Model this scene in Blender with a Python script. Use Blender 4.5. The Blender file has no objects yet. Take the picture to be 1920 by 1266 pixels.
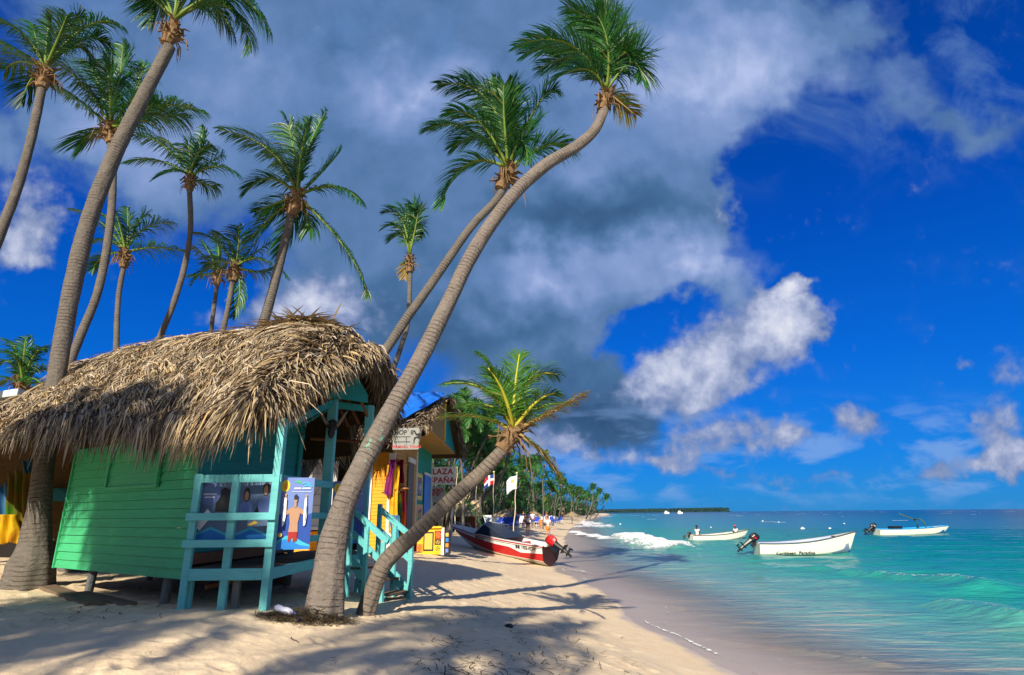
import bpy, math, random
import numpy as np
from mathutils import Vector, Matrix, noise as mnoise
random.seed(7); RNG = np.random.default_rng(7)
S = bpy.context.scene; COL = S.collection
R = math.radians
# ---------------------------------------------------------------- camera
F = 1107.0; CAMH = 2.25
PITCH = math.atan((962.5-633)/F); ROLL = R(0.52)
CP, SP = math.cos(PITCH), math.sin(PITCH)
fwd = Vector((0, CP, SP)); up0 = Vector((0, -SP, CP)); ex = Vector((1, 0, 0))
cr = ex*math.cos(ROLL) - up0*math.sin(ROLL); cu = ex*math.sin(ROLL) + up0*math.cos(ROLL)
cam = bpy.data.cameras.new('camera'); camo = bpy.data.objects.new('camera', cam); COL.objects.link(camo)
cam.sensor_width = 36; cam.lens = F/1920*36; cam.clip_end = 20000; cam.clip_start = 0.05
M = Matrix((cr, cu, -fwd)).transposed().to_4x4(); M.translation = (0, 0, CAMH)
camo.matrix_world = M; S.camera = camo
# ---------------------------------------------------------------- sun, sky
SUNV = Vector((0.27, 1.0, -0.62)).normalized()          # travel direction of sunlight
sun = bpy.data.lights.new('sun', 'SUN'); suno = bpy.data.objects.new('sun', sun); COL.objects.link(suno)
sun.energy = 5.0; sun.angle = R(0.55); sun.color = (1.0, 0.88, 0.70)
suno.rotation_euler = SUNV.to_track_quat('-Z', 'Y').to_euler()
SUN_EL = math.asin(-SUNV.z); SUN_AZ = math.atan2(-SUNV.x, -SUNV.y)
S.view_settings.view_transform = 'Standard'; S.view_settings.look = 'None'
S.view_settings.exposure = 0.58; S.view_settings.gamma = 1
S.cycles.max_bounces = 8; S.cycles.transparent_max_bounces = 12

W = bpy.data.worlds.new('World'); S.world = W; W.use_nodes = True
def nt_tools(nt):
    def N(t, **k):
        n = nt.nodes.new(t)
        for a, v in k.items(): setattr(n, a, v)
        return n
    def L(a, b): nt.links.new(a, b)
    def math_(op, a, b=None, c=None, clamp=False):
        n = N('ShaderNodeMath', operation=op, use_clamp=clamp)
        for i, v in enumerate((a, b, c)):
            if v is None: continue
            if isinstance(v, (int, float)): n.inputs[i].default_value = v
            else: L(v, n.inputs[i])
        return n.outputs[0]
    def mixc(f, a, b, blend='MIX'):
        n = N('ShaderNodeMix', data_type='RGBA', blend_type=blend)
        for i, v in ((0, f), (6, a), (7, b)):
            if isinstance(v, (int, float)): n.inputs[i].default_value = v
            elif isinstance(v, (tuple, list)): n.inputs[i].default_value = tuple(v)+((1,) if len(v) == 3 else ())
            else: L(v, n.inputs[i])
        return n.outputs[2]
    def smooth(x, a, b, lo=0.0, hi=1.0):
        n = N('ShaderNodeMapRange', interpolation_type='SMOOTHSTEP')
        L(x, n.inputs[0]); n.inputs[1].default_value = a; n.inputs[2].default_value = b
        n.inputs[3].default_value = lo; n.inputs[4].default_value = hi
        return n.outputs[0]
    def noise(vec, scale, detail=4, rough=0.55, dist=0.0):
        n = N('ShaderNodeTexNoise'); n.inputs['Scale'].default_value = scale
        n.inputs['Detail'].default_value = detail; n.inputs['Roughness'].default_value = rough
        n.inputs['Distortion'].default_value = dist
        if vec is not None: L(vec, n.inputs['Vector'])
        return n
    return N, L, math_, mixc, smooth, noise
def build_world():
    nt = W.node_tree; nt.nodes.clear()
    N, L, mth, mixc, smooth, noise = nt_tools(nt)
    out = N('ShaderNodeOutputWorld'); bg = N('ShaderNodeBackground'); L(bg.outputs[0], out.inputs[0])
    STR = 0.10; bg.inputs[1].default_value = STR
    sky = N('ShaderNodeTexSky', sky_type='NISHITA'); sky.sun_disc = False
    sky.sun_elevation = SUN_EL; sky.sun_rotation = SUN_AZ; sky.air_density = 1.0; sky.dust_density = 0.6; sky.ozone_density = 3.0
    tc = N('ShaderNodeTexCoord')
    g = tc.outputs['Generated']
    def dot(v):
        n = N('ShaderNodeVectorMath', operation='DOT_PRODUCT'); L(g, n.inputs[0]); n.inputs[1].default_value = v; return n.outputs['Value']
    # gnomonic chart of the sky round a fixed compass bearing, unit = 100/1107
    cx, cy, cz = dot(tuple(cr)), dot(tuple(cu)), dot(tuple(fwd))
    den = mth('MAXIMUM', cz, 0.12)
    u = mth('MULTIPLY', mth('DIVIDE', cx, den), F/100); v = mth('MULTIPLY', mth('DIVIDE', cy, den), F/100)
    cmb = N('ShaderNodeCombineXYZ'); L(u, cmb.inputs[0]); L(v, cmb.inputs[1])
    P = cmb.outputs[0]
    # domain warp
    nw = noise(P, 0.5, 4, 0.5); nw2 = noise(P, 1.8, 5, 0.52)
    def vm(op, a, b):
        n = N('ShaderNodeVectorMath', operation=op)
        for i, q in enumerate((a, b)):
            if isinstance(q, tuple): n.inputs[i].default_value = q
            else: L(q, n.inputs[i])
        return n.outputs[0]
    w1 = vm('MULTIPLY', vm('SUBTRACT', nw.outputs['Color'], (.5, .5, .5)), (3.0, 2.2, 0))
    w2 = vm('MULTIPLY', vm('SUBTRACT', nw2.outputs['Color'], (.5, .5, .5)), (1.3, 1.0, 0))
    Q = vm('ADD', vm('ADD', P, w1), w2)
    Q2 = vm('ADD', P, vm('MULTIPLY', w2, (1.0, .9, 0)))
    def blob(vec, px, py, rx, ry, rot, w):
        m = N('ShaderNodeMapping', vector_type='TEXTURE'); L(vec, m.inputs[0])
        m.inputs['Location'].default_value = ((px-960)/100, (633-py)/100, 0)
        m.inputs['Rotation'].default_value = (0, 0, R(rot)); m.inputs['Scale'].default_value = (rx/100, ry/100, 1)
        gtx = N('ShaderNodeTexGradient', gradient_type='SPHERICAL'); L(m.outputs[0], gtx.inputs[0])
        return mth('MULTIPLY', gtx.outputs['Fac'], w)
    def field(vec, lst, base=0.0):
        acc = None
        for b in lst:
            o = blob(vec, *b); acc = o if acc is None else mth('ADD', acc, o)
        return mth('ADD', acc, base)
    cover = field(Q, [(640, 60, 760, 330, 0, 1.8), (930, 330, 480, 330, 0, 2.2), (1180, 130, 420, 260, -10, 1.9), (1480, 40, 330, 130, -8, 1.3),
        (1130, 430, 330, 190, 0, 1.7), (1010, 640, 300, 230, 0, 1.8), (1320, 560, 200, 100, -15, 1.2),
        (1120, 770, 230, 90, 0, 1.8), (700, 520, 300, 170, 10, 1.5), (300, 280, 420, 170, -20, 1.7), (120, 230, 260, 130, 0, .8), (1850, 210, 200, 60, 10, .45),
        (1700, 190, 330, 70, -12, .7), (1200, 300, 220, 200, 0, 1.0),
        (1240, 605, 150, 100, 0, -2.4), (150, 560, 230, 180, -10, -1.6), (30, 150, 120, 90, 0, -.7), (430, 540, 120, 60, 0, -.8), (1500, 330, 170, 150, 0, -1.0), (1750, 60, 160, 50, 20, -.6)])
    det = noise(P, 1.1, 7, 0.52, 0.25); detf = mth('SUBTRACT', det.outputs['Fac'], 0.5)
    det2 = noise(P, 3.4, 6, 0.52, 0.15); det2f = mth('SUBTRACT', det2.outputs['Fac'], 0.5)
    cov = mth('ADD', cover, mth('MULTIPLY', detf, 0.75))
    A1 = smooth(cov, 0.02, 0.95)
    # bright cumulus: crisper edges
    cum = field(Q2, [(1385, 650, 225, 105, 24, 1.45), (1480, 590, 90, 80, 0, 1.3), (1270, 725, 150, 85, 0, 1.2), (1492, 540, 40, 34, 0, 1.2),
        (55, 400, 110, 110, 0, 1.0), (25, 460, 100, 60, 0, .8), (610, 575, 150, 80, 0, 1.3), (540, 600, 120, 50, 0, .9), (1350, 400, 34, 75, 10, .75),
        (1615, 792, 75, 46, 0, 1.05), (1870, 815, 75, 84, 0, 1.0), (1900, 860, 80, 50, 0, 1.0), (1890, 700, 70, 60, 20, .55), (1805, 685, 34, 24, 0, .6),
        (1300, 830, 120, 46, 15, .85), (1420, 820, 110, 44, 0, .8), (1260, 870, 80, 30, 0, .7), (1490, 815, 40, 50, -30, .7),
        (1080, 840, 90, 26, 0, .7), (1770, 885, 95, 34, 8, .9), (1360, 880, 90, 24, 0, .5), (1560, 890, 60, 26, 0, .5), (1000, 820, 120, 40, 0, .8), (1460, 905, 120, 22, 0, .45),
        (1180, 860, 110, 26, 0, .5), (400, 610, 60, 40, 0, .5), (900, 740, 100, 50, 0, .9)])
    cumv = mth('ADD', cum, mth('ADD', mth('MULTIPLY', det2f, .85), mth('MULTIPLY', detf, 0.7)))
    A2 = smooth(cumv, 0.10, 0.88)
    # brightness of the big cloud deck
    br = field(Q, [(780, 170, 200, 110, 0, .45), (1350, 150, 420, 150, -10, .45), (250, 270, 300, 120, -10, .4), (1290, 500, 170, 110, 0, .5), (1010, 520, 210, 90, 10, .45), (450, 120, 200, 160, 0, .25), (1120, 300, 200, 120, 0, .2), (1330, 60, 300, 120, 0, .2),
        (1100, 400, 260, 90, 0, -.35), (1130, 780, 300, 130, 0, -.42), (830, 600, 240, 140, 0, -.3), (1290, 560, 120, 60, 0, -.2), (620, 60, 300, 100, 0, -.10)], .40)
    brv = mth('ADD', mth('ADD', br, mth('MULTIPLY', detf, .36)), mth('MULTIPLY', det2f, .07))
    ramp = N('ShaderNodeValToRGB'); L(brv, ramp.inputs[0])
    E = ramp.color_ramp.elements
    k = 1.0/STR/1.43
    E[0].position = 0.0; E[0].color = (.030, .085, .195, 1)
    E[1].position = 1.0; E[1].color = (.52, .60, .86, 1)
    for p, c in ((.28, (.065, .155, .320, 1)), (.5, (.13, .235, .47, 1)), (.72, (.24, .34, .62, 1))):
        e = E.new(p); e.color = c
    deck = N('ShaderNodeVectorMath', operation='SCALE'); L(ramp.outputs[0], deck.inputs[0]); deck.inputs['Scale'].default_value = k
    # cumulus shading: bright upper parts, greyer undersides
    sh = mth('ADD', mth('ADD', mth('MULTIPLY', cum, .36), mth('MULTIPLY', det2f, .75)), mth('ADD', mth('MULTIPLY', detf, 1.1), .12))
    r2 = N('ShaderNodeValToRGB'); L(sh, r2.inputs[0]); E = r2.color_ramp.elements
    E[0].position = 0.05; E[0].color = (.10, .20, .44, 1); E[1].position = .95; E[1].color = (.90, .93, 1.05, 1)
    e = E.new(.45); e.color = (.34, .42, .68, 1)
    e = E.new(.7); e.color = (.62, .68, .90, 1)
    cumc = N('ShaderNodeVectorMath', operation='SCALE'); L(r2.outputs[0], cumc.inputs[0]); cumc.inputs['Scale'].default_value = k*.80
    # clear sky: physical sky filtered to the deep polarised blue
    base = mixc(1.0, sky.outputs[0], (0.012, 0.30, 1.05), 'MULTIPLY')
    gz = N('ShaderNodeSeparateXYZ'); L(g, gz.inputs[0])
    lift = smooth(gz.outputs[2], -.02, .62, 1.0, 0.0)
    gl = N('ShaderNodeValToRGB'); L(gz.outputs[2], gl.inputs[0]); E = gl.color_ramp.elements
    E[0].position = 0.0; E[0].color = (.035, .26, .60, 1); E[1].position = .75; E[1].color = (.0, .03, .20, 1)
    for p, c in ((.07, (.012, .20, .60, 1)), (.22, (.002, .125, .56, 1)), (.42, (.0, .065, .42, 1))):
        e = E.new(p); e.color = c
    glc = N('ShaderNodeVectorMath', operation='SCALE'); L(gl.outputs[0], glc.inputs[0]); glc.inputs['Scale'].default_value = k
    clear = mixc(0.75, base, glc.outputs[0])
    c1 = mixc(A1, clear, deck.outputs[0])
    mb_ = N('ShaderNodeMapping'); L(P, mb_.inputs[0]); mb_.inputs['Scale'].default_value = (.9, 2.4, 1)
    lowc = noise(mb_.outputs[0], .75, 6, .55, .3)
    sv_ = N('ShaderNodeSeparateXYZ'); L(P, sv_.inputs[0])
    band = mth('MULTIPLY', smooth(sv_.outputs[1], -3.35, -2.7), smooth(sv_.outputs[1], -.9, -1.9))
    a3 = mth('MULTIPLY', mth('MULTIPLY', smooth(lowc.outputs['Fac'], .47, .66), band), .62)
    veil = noise(P, .55, 6, .6, .8)
    a4 = mth('MULTIPLY', mth('MULTIPLY', smooth(veil.outputs['Fac'], .45, .7), smooth(sv_.outputs[1], 2.2, 4.6)), .5)
    c1 = mixc(a4, c1, tuple(x*k for x in (.12, .24, .50)))
    c1 = mixc(a3, c1, tuple(x*k for x in (.24, .40, .74)))
    c2 = mixc(A2, c1, cumc.outputs[0])
    # away from the charted half of the sky: broken neutral cloud
    rear = smooth(cz, 0.05, 0.25)
    nb = noise(g, 3.0, 5, .6)
    rc = mixc(smooth(nb.outputs['Fac'], .42, .6), tuple(x*k for x in (.02, .12, .4)), tuple(x*k for x in (.40, .46, .56)))
    L(mixc(rear, rc, c2), bg.inputs[0])
build_world()
W.cycles.sampling_method = 'MANUAL'; W.cycles.sample_map_resolution = 512

# ---------------------------------------------------------------- helpers
def ray(px, py):
    return fwd + cr*((px-960)/F) + cu*((633-py)/F)
def at(px, py, Y):
    """world point seen at photo pixel px,py whose forward (north) distance is Y metres"""
    d = ray(px, py); t = Y/d.y; return Vector((d.x*t, Y, CAMH+d.z*t))
def onz(px, py, z=0.0):
    d = ray(px, py); t = (z-CAMH)/d.z; return Vector((d.x*t, d.y*t, z))
def mpp(p):
    """metres per photo pixel at world point"""
    return (Vector(p)-Vector((0, 0, CAMH))).dot(fwd)/F
def tag(o, label=None, cat=None, group=None, kind=None):
    if label: o['label'] = label
    if cat: o['category'] = cat
    if group: o['group'] = group
    if kind: o['kind'] = kind
    return o
def empty(name, loc=(0, 0, 0), label=None, cat=None, group=None, rz=0):
    o = bpy.data.objects.new(name, None); COL.objects.link(o); o.location = loc; o.rotation_euler = (0, 0, rz)
    o.empty_display_size = .2
    return tag(o, label, cat, group)
def mesh_obj(name, V, Fc, mats, parent=None, mi=None, smooth=False, attrs=None, world=True):
    """V in world coordinates (world=True) or in the parent's frame"""
    me = bpy.data.meshes.new(name)
    V = np.asarray(V, dtype=np.float32).reshape(-1, 3)
    if parent is not None and world:
        mw = parent_matrix(parent).inverted(); A = np.array(mw)
        V = V @ A[:3, :3].T.astype(np.float32) + A[:3, 3].astype(np.float32)
    if isinstance(Fc, np.ndarray):
        n, k = Fc.shape
        me.vertices.add(len(V)); me.vertices.foreach_set('co', V.ravel())
        me.loops.add(n*k); me.loops.foreach_set('vertex_index', Fc.astype(np.int32).ravel())
        me.polygons.add(n); me.polygons.foreach_set('loop_start', np.arange(0, n*k, k, dtype=np.int32))
        me.update(calc_edges=True)
    else:
        me.from_pydata([tuple(v) for v in V.tolist()], [], Fc); me.update()
    if not isinstance(mats, (list, tuple)): mats = [mats]
    for m in mats: me.materials.append(m)
    if mi is not None: me.polygons.foreach_set('material_index', np.asarray(mi, dtype=np.int32))
    if smooth: me.polygons.foreach_set('use_smooth', [True]*len(me.polygons))
    if attrs:
        for k_, a in attrs.items():
            at_ = me.attributes.new(k_, 'FLOAT', 'POINT'); at_.data.foreach_set('value', np.asarray(a, dtype=np.float32).ravel())
    me.update()
    o = bpy.data.objects.new(name, me); COL.objects.link(o)
    if parent is not None: o.parent = parent
    return o
def parent_matrix(o):
    m = Matrix.LocRotScale(o.location, o.rotation_euler, o.scale)
    return parent_matrix(o.parent) @ m if o.parent else m
def copy_tree(o, parent=None):
    c = o.copy(); COL.objects.link(c)
    if parent is not None: c.parent = parent
    for ch in list(o.children): copy_tree(ch, c)
    return c
class MB:
    def __init__(s): s.V = []; s.F = []; s.M = []
    def face(s, pts, m=0):
        n = len(s.V); s.V += [tuple(p) for p in pts]; s.F.append(list(range(n, n+len(pts)))); s.M.append(m)
    def box(s, c, dx, dy, dz, m=0, bev=0.0):
        """box about centre c with half-extent vectors dx,dy,dz"""
        c, dx, dy, dz = Vector(c), Vector(dx), Vector(dy), Vector(dz); n = len(s.V)
        for a in (-1, 1):
            for b in (-1, 1):
                for d in (-1, 1): s.V.append(tuple(c+dx*a+dy*b+dz*d))
        for f in ((0, 1, 3, 2), (4, 6, 7, 5), (0, 4, 5, 1), (2, 3, 7, 6), (0, 2, 6, 4), (1, 5, 7, 3)):
            s.F.append([n+i for i in f]); s.M.append(m)
    def beam(s, p, q, w, h, up=(0, 0, 1), m=0):
        """rectangular bar from p to q, w across, h along up"""
        p, q = Vector(p), Vector(q); d = q-p; L_ = d.length; d.normalize()
        side = d.cross(Vector(up))
        if side.length < 1e-4: side = d.cross(Vector((1, 0, 0)))
        side.normalize(); u = side.cross(d).normalized()
        s.box((p+q)/2, d*L_/2, side*w/2, u*h/2, m)
    def tube(s, pts, rad, k=8, m=0, cap=True):
        pts = [Vector(p) for p in pts]; n0 = len(s.V); prev = None
        if not isinstance(rad, (list, tuple)): rad = [rad]*len(pts)
        for i, p in enumerate(pts):
            t = (pts[min(i+1, len(pts)-1)]-pts[max(i-1, 0)]).normalized()
            if prev is None:
                a = t.cross(Vector((0, 0, 1)))
                if a.length < .1: a = t.cross(Vector((0, 1, 0)))
            else: a = prev - t*prev.dot(t)
            a.normalize(); prev = a; b = t.cross(a)
            for j in range(k):
                an = 2*math.pi*j/k; s.V.append(tuple(p+(a*math.cos(an)+b*math.sin(an))*rad[i]))
        for i in range(len(pts)-1):
            for j in range(k):
                s.F.append([n0+i*k+j, n0+i*k+(j+1) % k, n0+(i+1)*k+(j+1) % k, n0+(i+1)*k+j]); s.M.append(m)
        if cap:
            s.F.append([n0+j for j in range(k)][::-1]); s.M.append(m)
            s.F.append([n0+(len(pts)-1)*k+j for j in range(k)]); s.M.append(m)
    def ball(s, c, rx, ry, rz, m=0, k=10, jit=0.0, rot=None):
        c = Vector(c); n0 = len(s.V); st = max(4, k//2+1)
        for i in range(1, st):
            th = math.pi*i/st
            for j in range(k):
                ph = 2*math.pi*j/k
                q = Vector((rx*math.sin(th)*math.cos(ph), ry*math.sin(th)*math.sin(ph), rz*math.cos(th)))
                if jit: q *= 1+jit*(mnoise.noise(q*3+c)*1.5)
                if rot is not None: q = rot @ q
                s.V.append(tuple(c+q))
        t = Vector((0, 0, rz)); b = Vector((0, 0, -rz))
        if rot is not None: t = rot @ t; b = rot @ b
        s.V.append(tuple(c+t)); s.V.append(tuple(c+b)); T, B = len(s.V)-2, len(s.V)-1
        for i in range(st-2):
            for j in range(k):
                s.F.append([n0+i*k+j, n0+(i+1)*k+j, n0+(i+1)*k+(j+1) % k, n0+i*k+(j+1) % k]); s.M.append(m)
        for j in range(k):
            s.F.append([T, n0+j, n0+(j+1) % k]); s.M.append(m)
            s.F.append([B, n0+(st-2)*k+(j+1) % k, n0+(st-2)*k+j]); s.M.append(m)
    def build(s, name, mats, parent=None, smooth=False, bevel=0.0, world=True):
        o = mesh_obj(name, s.V, s.F, mats, parent, s.M, smooth, world=world)
        if bevel:
            b = o.modifiers.new('bevel', 'BEVEL'); b.width = bevel; b.segments = 2; b.limit_method = 'ANGLE'
        return o
# value noise in numpy
def _h(ix, iy, s):
    h = (ix.astype(np.int64)*374761393 + iy.astype(np.int64)*668265263 + s*2147483647*3) & 0x7fffffff
    h = (h ^ (h >> 13))*1274126177 & 0x7fffffff
    h = h ^ (h >> 16); return (h & 0xffff)/65535.0
def vn(x, y, s=0):
    ix = np.floor(x); iy = np.floor(y); fx = x-ix; fy = y-iy; fx = fx*fx*(3-2*fx); fy = fy*fy*(3-2*fy)
    a = _h(ix, iy, s); b = _h(ix+1, iy, s); c = _h(ix, iy+1, s); d = _h(ix+1, iy+1, s)
    return (a*(1-fx)+b*fx)*(1-fy)+(c*(1-fx)+d*fx)*fy
def fbm(x, y, s=0, o=4):
    t = 0; a = .5
    for i in range(o): t = t+a*vn(x*2**i+17*i, y*2**i-9*i, s+i); a *= .5
    return t/(1-.5**o)
def hexc(r, g, b):
    return tuple(((c/255)/12.92 if c/255 <= .04045 else ((c/255+.055)/1.055)**2.4) for c in (r, g, b))
# ---------------------------------------------------------------- materials
def mat(name, fn):
    m = bpy.data.materials.new(name); m.use_nodes = True; nt = m.node_tree; nt.nodes.clear()
    T = nt_tools(nt); N, L = T[0], T[1]
    out = N('ShaderNodeOutputMaterial'); b = N('ShaderNodeBsdfPrincipled'); L(b.outputs[0], out.inputs[0])
    fn(m, nt, b, out, *T); return m
def bump(N, L, b, h, st, dist=.02):
    n = N('ShaderNodeBump'); n.inputs['Strength'].default_value = st; n.inputs['Distance'].default_value = dist
    L(h, n.inputs['Height']); L(n.outputs[0], b.inputs['Normal'])
def simple(name, col, rough=.6, var=.25, scale=6.0, bmp=.15, spec=.3, metal=0.0, wear=None, wearamt=.62, bdist=.01):
    def fn(m, nt, b, out, N, L, mth, mixc, smooth, noise):
        g = N('ShaderNodeTexCoord').outputs['Object']
        n = noise(g, scale, 6, .6)
        c = mixc(n.outputs['Fac'], tuple(x*(1-var) for x in col), tuple(min(1, x*(1+var)) for x in col))
        if wear:
            n2 = noise(g, scale*2.5, 8, .7)
            c = mixc(smooth(n2.outputs['Fac'], wearamt, wearamt+.05), c, wear)
        L(c, b.inputs['Base Color']); b.inputs['Roughness'].default_value = rough
        b.inputs['Specular IOR Level'].default_value = spec; b.inputs['Metallic'].default_value = metal
        if bmp:
            n3 = noise(g, scale*6, 5, .6); bump(N, L, b, n3.outputs['Fac'], bmp, bdist)
    return mat(name, fn)
def wood_paint(name, col, wear=(.16, .11, .07), amt=.64, rough=.62, zgrain=True, dark=.8):
    def fn(m, nt, b, out, N, L, mth, mixc, smooth, noise):
        g = N('ShaderNodeTexCoord').outputs['Object']
        mp = N('ShaderNodeMapping'); L(g, mp.inputs[0]); mp.inputs['Scale'].default_value = (1.5, 1.5, 14)
        n = noise(mp.outputs[0], 2.2, 7, .6); n2 = noise(g, 9, 9, .7); n4 = noise(g, 1.2, 3, .5)
        c = mixc(n.outputs['Fac'], tuple(x*.72 for x in col), tuple(min(1, x*1.22) for x in col))
        c = mixc(mth('MULTIPLY', smooth(n4.outputs['Fac'], .45, .75), .35), c, tuple(x*dark*.6+.02 for x in col))
        c = mixc(smooth(n2.outputs['Fac'], amt, amt+.03), c, wear)
        v = N('ShaderNodeTexVoronoi'); v.inputs['Scale'].default_value = 7; L(g, v.inputs['Vector'])
        c = mixc(smooth(v.outputs['Distance'], .045, .075, 1, 0), c, (.09, .055, .025))
        L(c, b.inputs['Base Color']); b.inputs['Roughness'].default_value = rough; b.inputs['Specular IOR Level'].default_value = .25
        bump(N, L, b, n.outputs['Fac'], .35, .012)
    return mat(name, fn)
def leafmat(name, dark, light, dry=None, trans=.22):
    def fn(m, nt, b, out, N, L, mth, mixc, smooth, noise):
        a = N('ShaderNodeAttribute', attribute_name='tone').outputs['Fac']
        r = N('ShaderNodeValToRGB'); L(a, r.inputs[0]); E = r.color_ramp.elements
        E[0].color = (*dark, 1); E[0].position = 0; E[1].color = (*light, 1); E[1].position = .7
        if dry:
            e = E.new(.8); e.color = (*[(x+y)/2 for x, y in zip(light, dry)], 1); e = E.new(1.0); e.color = (*dry, 1)
        oi = N('ShaderNodeObjectInfo')
        c = mixc(mth('MULTIPLY', oi.outputs['Random'], .35), r.outputs[0], tuple(x*.55 for x in light))
        L(c, b.inputs['Base Color']); b.inputs['Roughness'].default_value = .42; b.inputs['Specular IOR Level'].default_value = .45
        t = N('ShaderNodeBsdfTranslucent'); L(c, t.inputs[0])
        mx = N('ShaderNodeMixShader'); mx.inputs[0].default_value = trans
        L(b.outputs[0], mx.inputs[1]); L(t.outputs[0], mx.inputs[2]); L(mx.outputs[0], out.inputs[0])
    return mat(name, fn)
def trunkmat(name, col, scale=1.0, paint=False):
    def fn(m, nt, b, out, N, L, mth, mixc, smooth, noise):
        g = N('ShaderNodeTexCoord').outputs['Object']
        ln = N('ShaderNodeAttribute', attribute_name='len').outputs['Fac']
        an = N('ShaderNodeAttribute', attribute_name='ang').outputs['Fac']
        n = noise(g, 5, 8, .65); nf = noise(g, 28, 6, .7)
        # ring scars: length + wobble, uneven pitch
        wob = mth('ADD', ln, mth('MULTIPLY', noise(g, 3.5, 3, .5).outputs['Fac'], .10))
        rg = mth('FRACT', mth('MULTIPLY', wob, 13.0*scale))
        ring = mth('MULTIPLY', smooth(rg, 0.0, .18), smooth(rg, 1.0, .86))
        rg2 = mth('SINE', mth('MULTIPLY', wob, 16.0))
        cb = N('ShaderNodeCombineXYZ'); L(mth('MULTIPLY', wob, 9), cb.inputs[0]); L(mth('SINE', an), cb.inputs[1]); L(mth('COSINE', an), cb.inputs[2])
        pt = noise(cb.outputs[0], 2.2, 6, .65)
        c = mixc(n.outputs['Fac'], tuple(x*.6 for x in col), tuple(min(1, x*1.35) for x in col))
        c = mixc(mth('MULTIPLY', smooth(pt.outputs['Fac'], .35, .68), .5), c, tuple(min(1, x*1.55) for x in col))
        rm = smooth(noise(g, 2.3, 4, .7).outputs['Fac'], .38, .62)
        c = mixc(mth('MULTIPLY', mth('MULTIPLY', mth('SUBTRACT', 1.0, ring), .85), rm), c, tuple(x*.3 for x in col))
        c = mixc(smooth(nf.outputs['Fac'], .62, .7), c, tuple(x*.3 for x in col))
        c = mixc(smooth(noise(g, 60, 3, .6).outputs['Fac'], .66, .72), c, (.42, .38, .32))
        if paint:
            n5 = noise(g, 9, 5, .7); zz = N('ShaderNodeSeparateXYZ'); L(g, zz.inputs[0])
            band = mth('MULTIPLY', smooth(ln, 2.15, 2.3), smooth(ln, 3.0, 2.75))
            c = mixc(mth('MULTIPLY', smooth(n5.outputs['Fac'], .58, .63), band), c, (.16, .42, .30))
        L(c, b.inputs['Base Color']); b.inputs['Roughness'].default_value = .85; b.inputs['Specular IOR Level'].default_value = .15
        h = mth('ADD', mth('MULTIPLY', mth('MULTIPLY', ring, rm), .5), mth('ADD', mth('MULTIPLY', nf.outputs['Fac'], .8), mth('MULTIPLY', pt.outputs['Fac'], .6)))
        bump(N, L, b, h, .8, .03)
    return mat(name, fn)
M_leaf = leafmat('palm_leaf', (.004, .034, .014), (.038, .195, .026), (.30, .20, .05))
M_leaf_near = leafmat('palm_leaf_young', (.010, .060, .015), (.10, .28, .030), (.34, .24, .06), .3)
M_leaf_far = leafmat('palm_leaf_grove', (.008, .050, .018), (.06, .21, .035), (.30, .27, .06))
M_rach_y = simple('frond_rib_yellow', (.42, .40, .04), .5, .3, 4, .1)
M_rach = simple('frond_rib', (.13, .20, .03), .5, .3, 4, .1)
M_rach_dry = simple('frond_rib_dry', (.30, .20, .07), .7, .3, 4, .1)
M_trunk = trunkmat('palm_bark', (.125, .112, .098))
M_trunk_near = trunkmat('palm_bark_pale', (.165, .142, .125), 1.0, True); M_trunk_mid = trunkmat('palm_bark_mid', (.160, .135, .112))
M_boot = simple('palm_husk', (.24, .155, .085), .9, .75, 9, .7, .1, bdist=.05)
M_thatch = leafmat('thatch_leaf', (.045, .028, .014), (.42, .30, .145), None, .08)
def _th(m, nt, b, out, N, L, mth, mixc, smooth, noise):
    a = N('ShaderNodeAttribute', attribute_name='tone').outputs['Fac']
    r = N('ShaderNodeValToRGB'); L(a, r.inputs[0]); E = r.color_ramp.elements
    E[0].color = (.020, .013, .008, 1); E[0].position = 0; E[1].color = (.66, .57, .42, 1); E[1].position = 1
    for p, c in ((.2, (.085, .060, .038)), (.4, (.24, .195, .14)), (.6, (.42, .36, .275)), (.8, (.54, .38, .17))): e = E.new(p); e.color = (*c, 1)
    g = N('ShaderNodeTexCoord').outputs['Object']; n = noise(g, 40, 3, .6)
    c = mixc(mth('MULTIPLY', n.outputs['Fac'], .5), r.outputs[0], (.12, .08, .045))
    L(c, b.inputs['Base Color']); b.inputs['Roughness'].default_value = .75; b.inputs['Specular IOR Level'].default_value = .2
M_thatch = mat('dry_thatch', _th)
M_under = simple('thatch_underlay', (.07, .045, .022), .95, .5, 12, .7, .05, bdist=.05)
M_green = wood_paint('green_boards', (.050, .40, .175), (.22, .18, .05), .70)
M_teal = wood_paint('teal_boards', (.015, .27, .25), (.20, .15, .05), .71)
M_aqua = wood_paint('aqua_timber', (.135, .50, .52), (.42, .33, .12), .665)
M_orange = wood_paint('orange_boards', (.80, .34, .012), (.45, .22, .03), .72, dark=.9)
M_orange_shade = wood_paint('orange_boards_shaded', (.50, .27, .045), (.25, .17, .06), .70, dark=.9)  # orange boards toned tan: shadow of the seaward side put into the colour
M_white = wood_paint('white_paint', (.76, .74, .68), (.35, .28, .2), .70, dark=.95)
M_floor = simple('weathered_floor', (.115, .085, .065), .8, .45, 5, .5, .15)
M_brown = simple('brown_board', (.20, .075, .030), .7, .35, 5, .4)
M_plank = simple('old_plank', (.17, .125, .085), .85, .35, 4, .5)
M_dark = simple('interior_shade', (.012, .010, .009), .9, .4, 4, .2)  # near-black: shade of rooms, underfloor and hollows put into the colour
M_black = simple('black_plastic', (.012, .014, .017), .35, .3, 8, .05, .5)
M_stone = simple('grey_rock', (.16, .17, .17), .9, .4, 5, .8, .1, bdist=.04)
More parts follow.
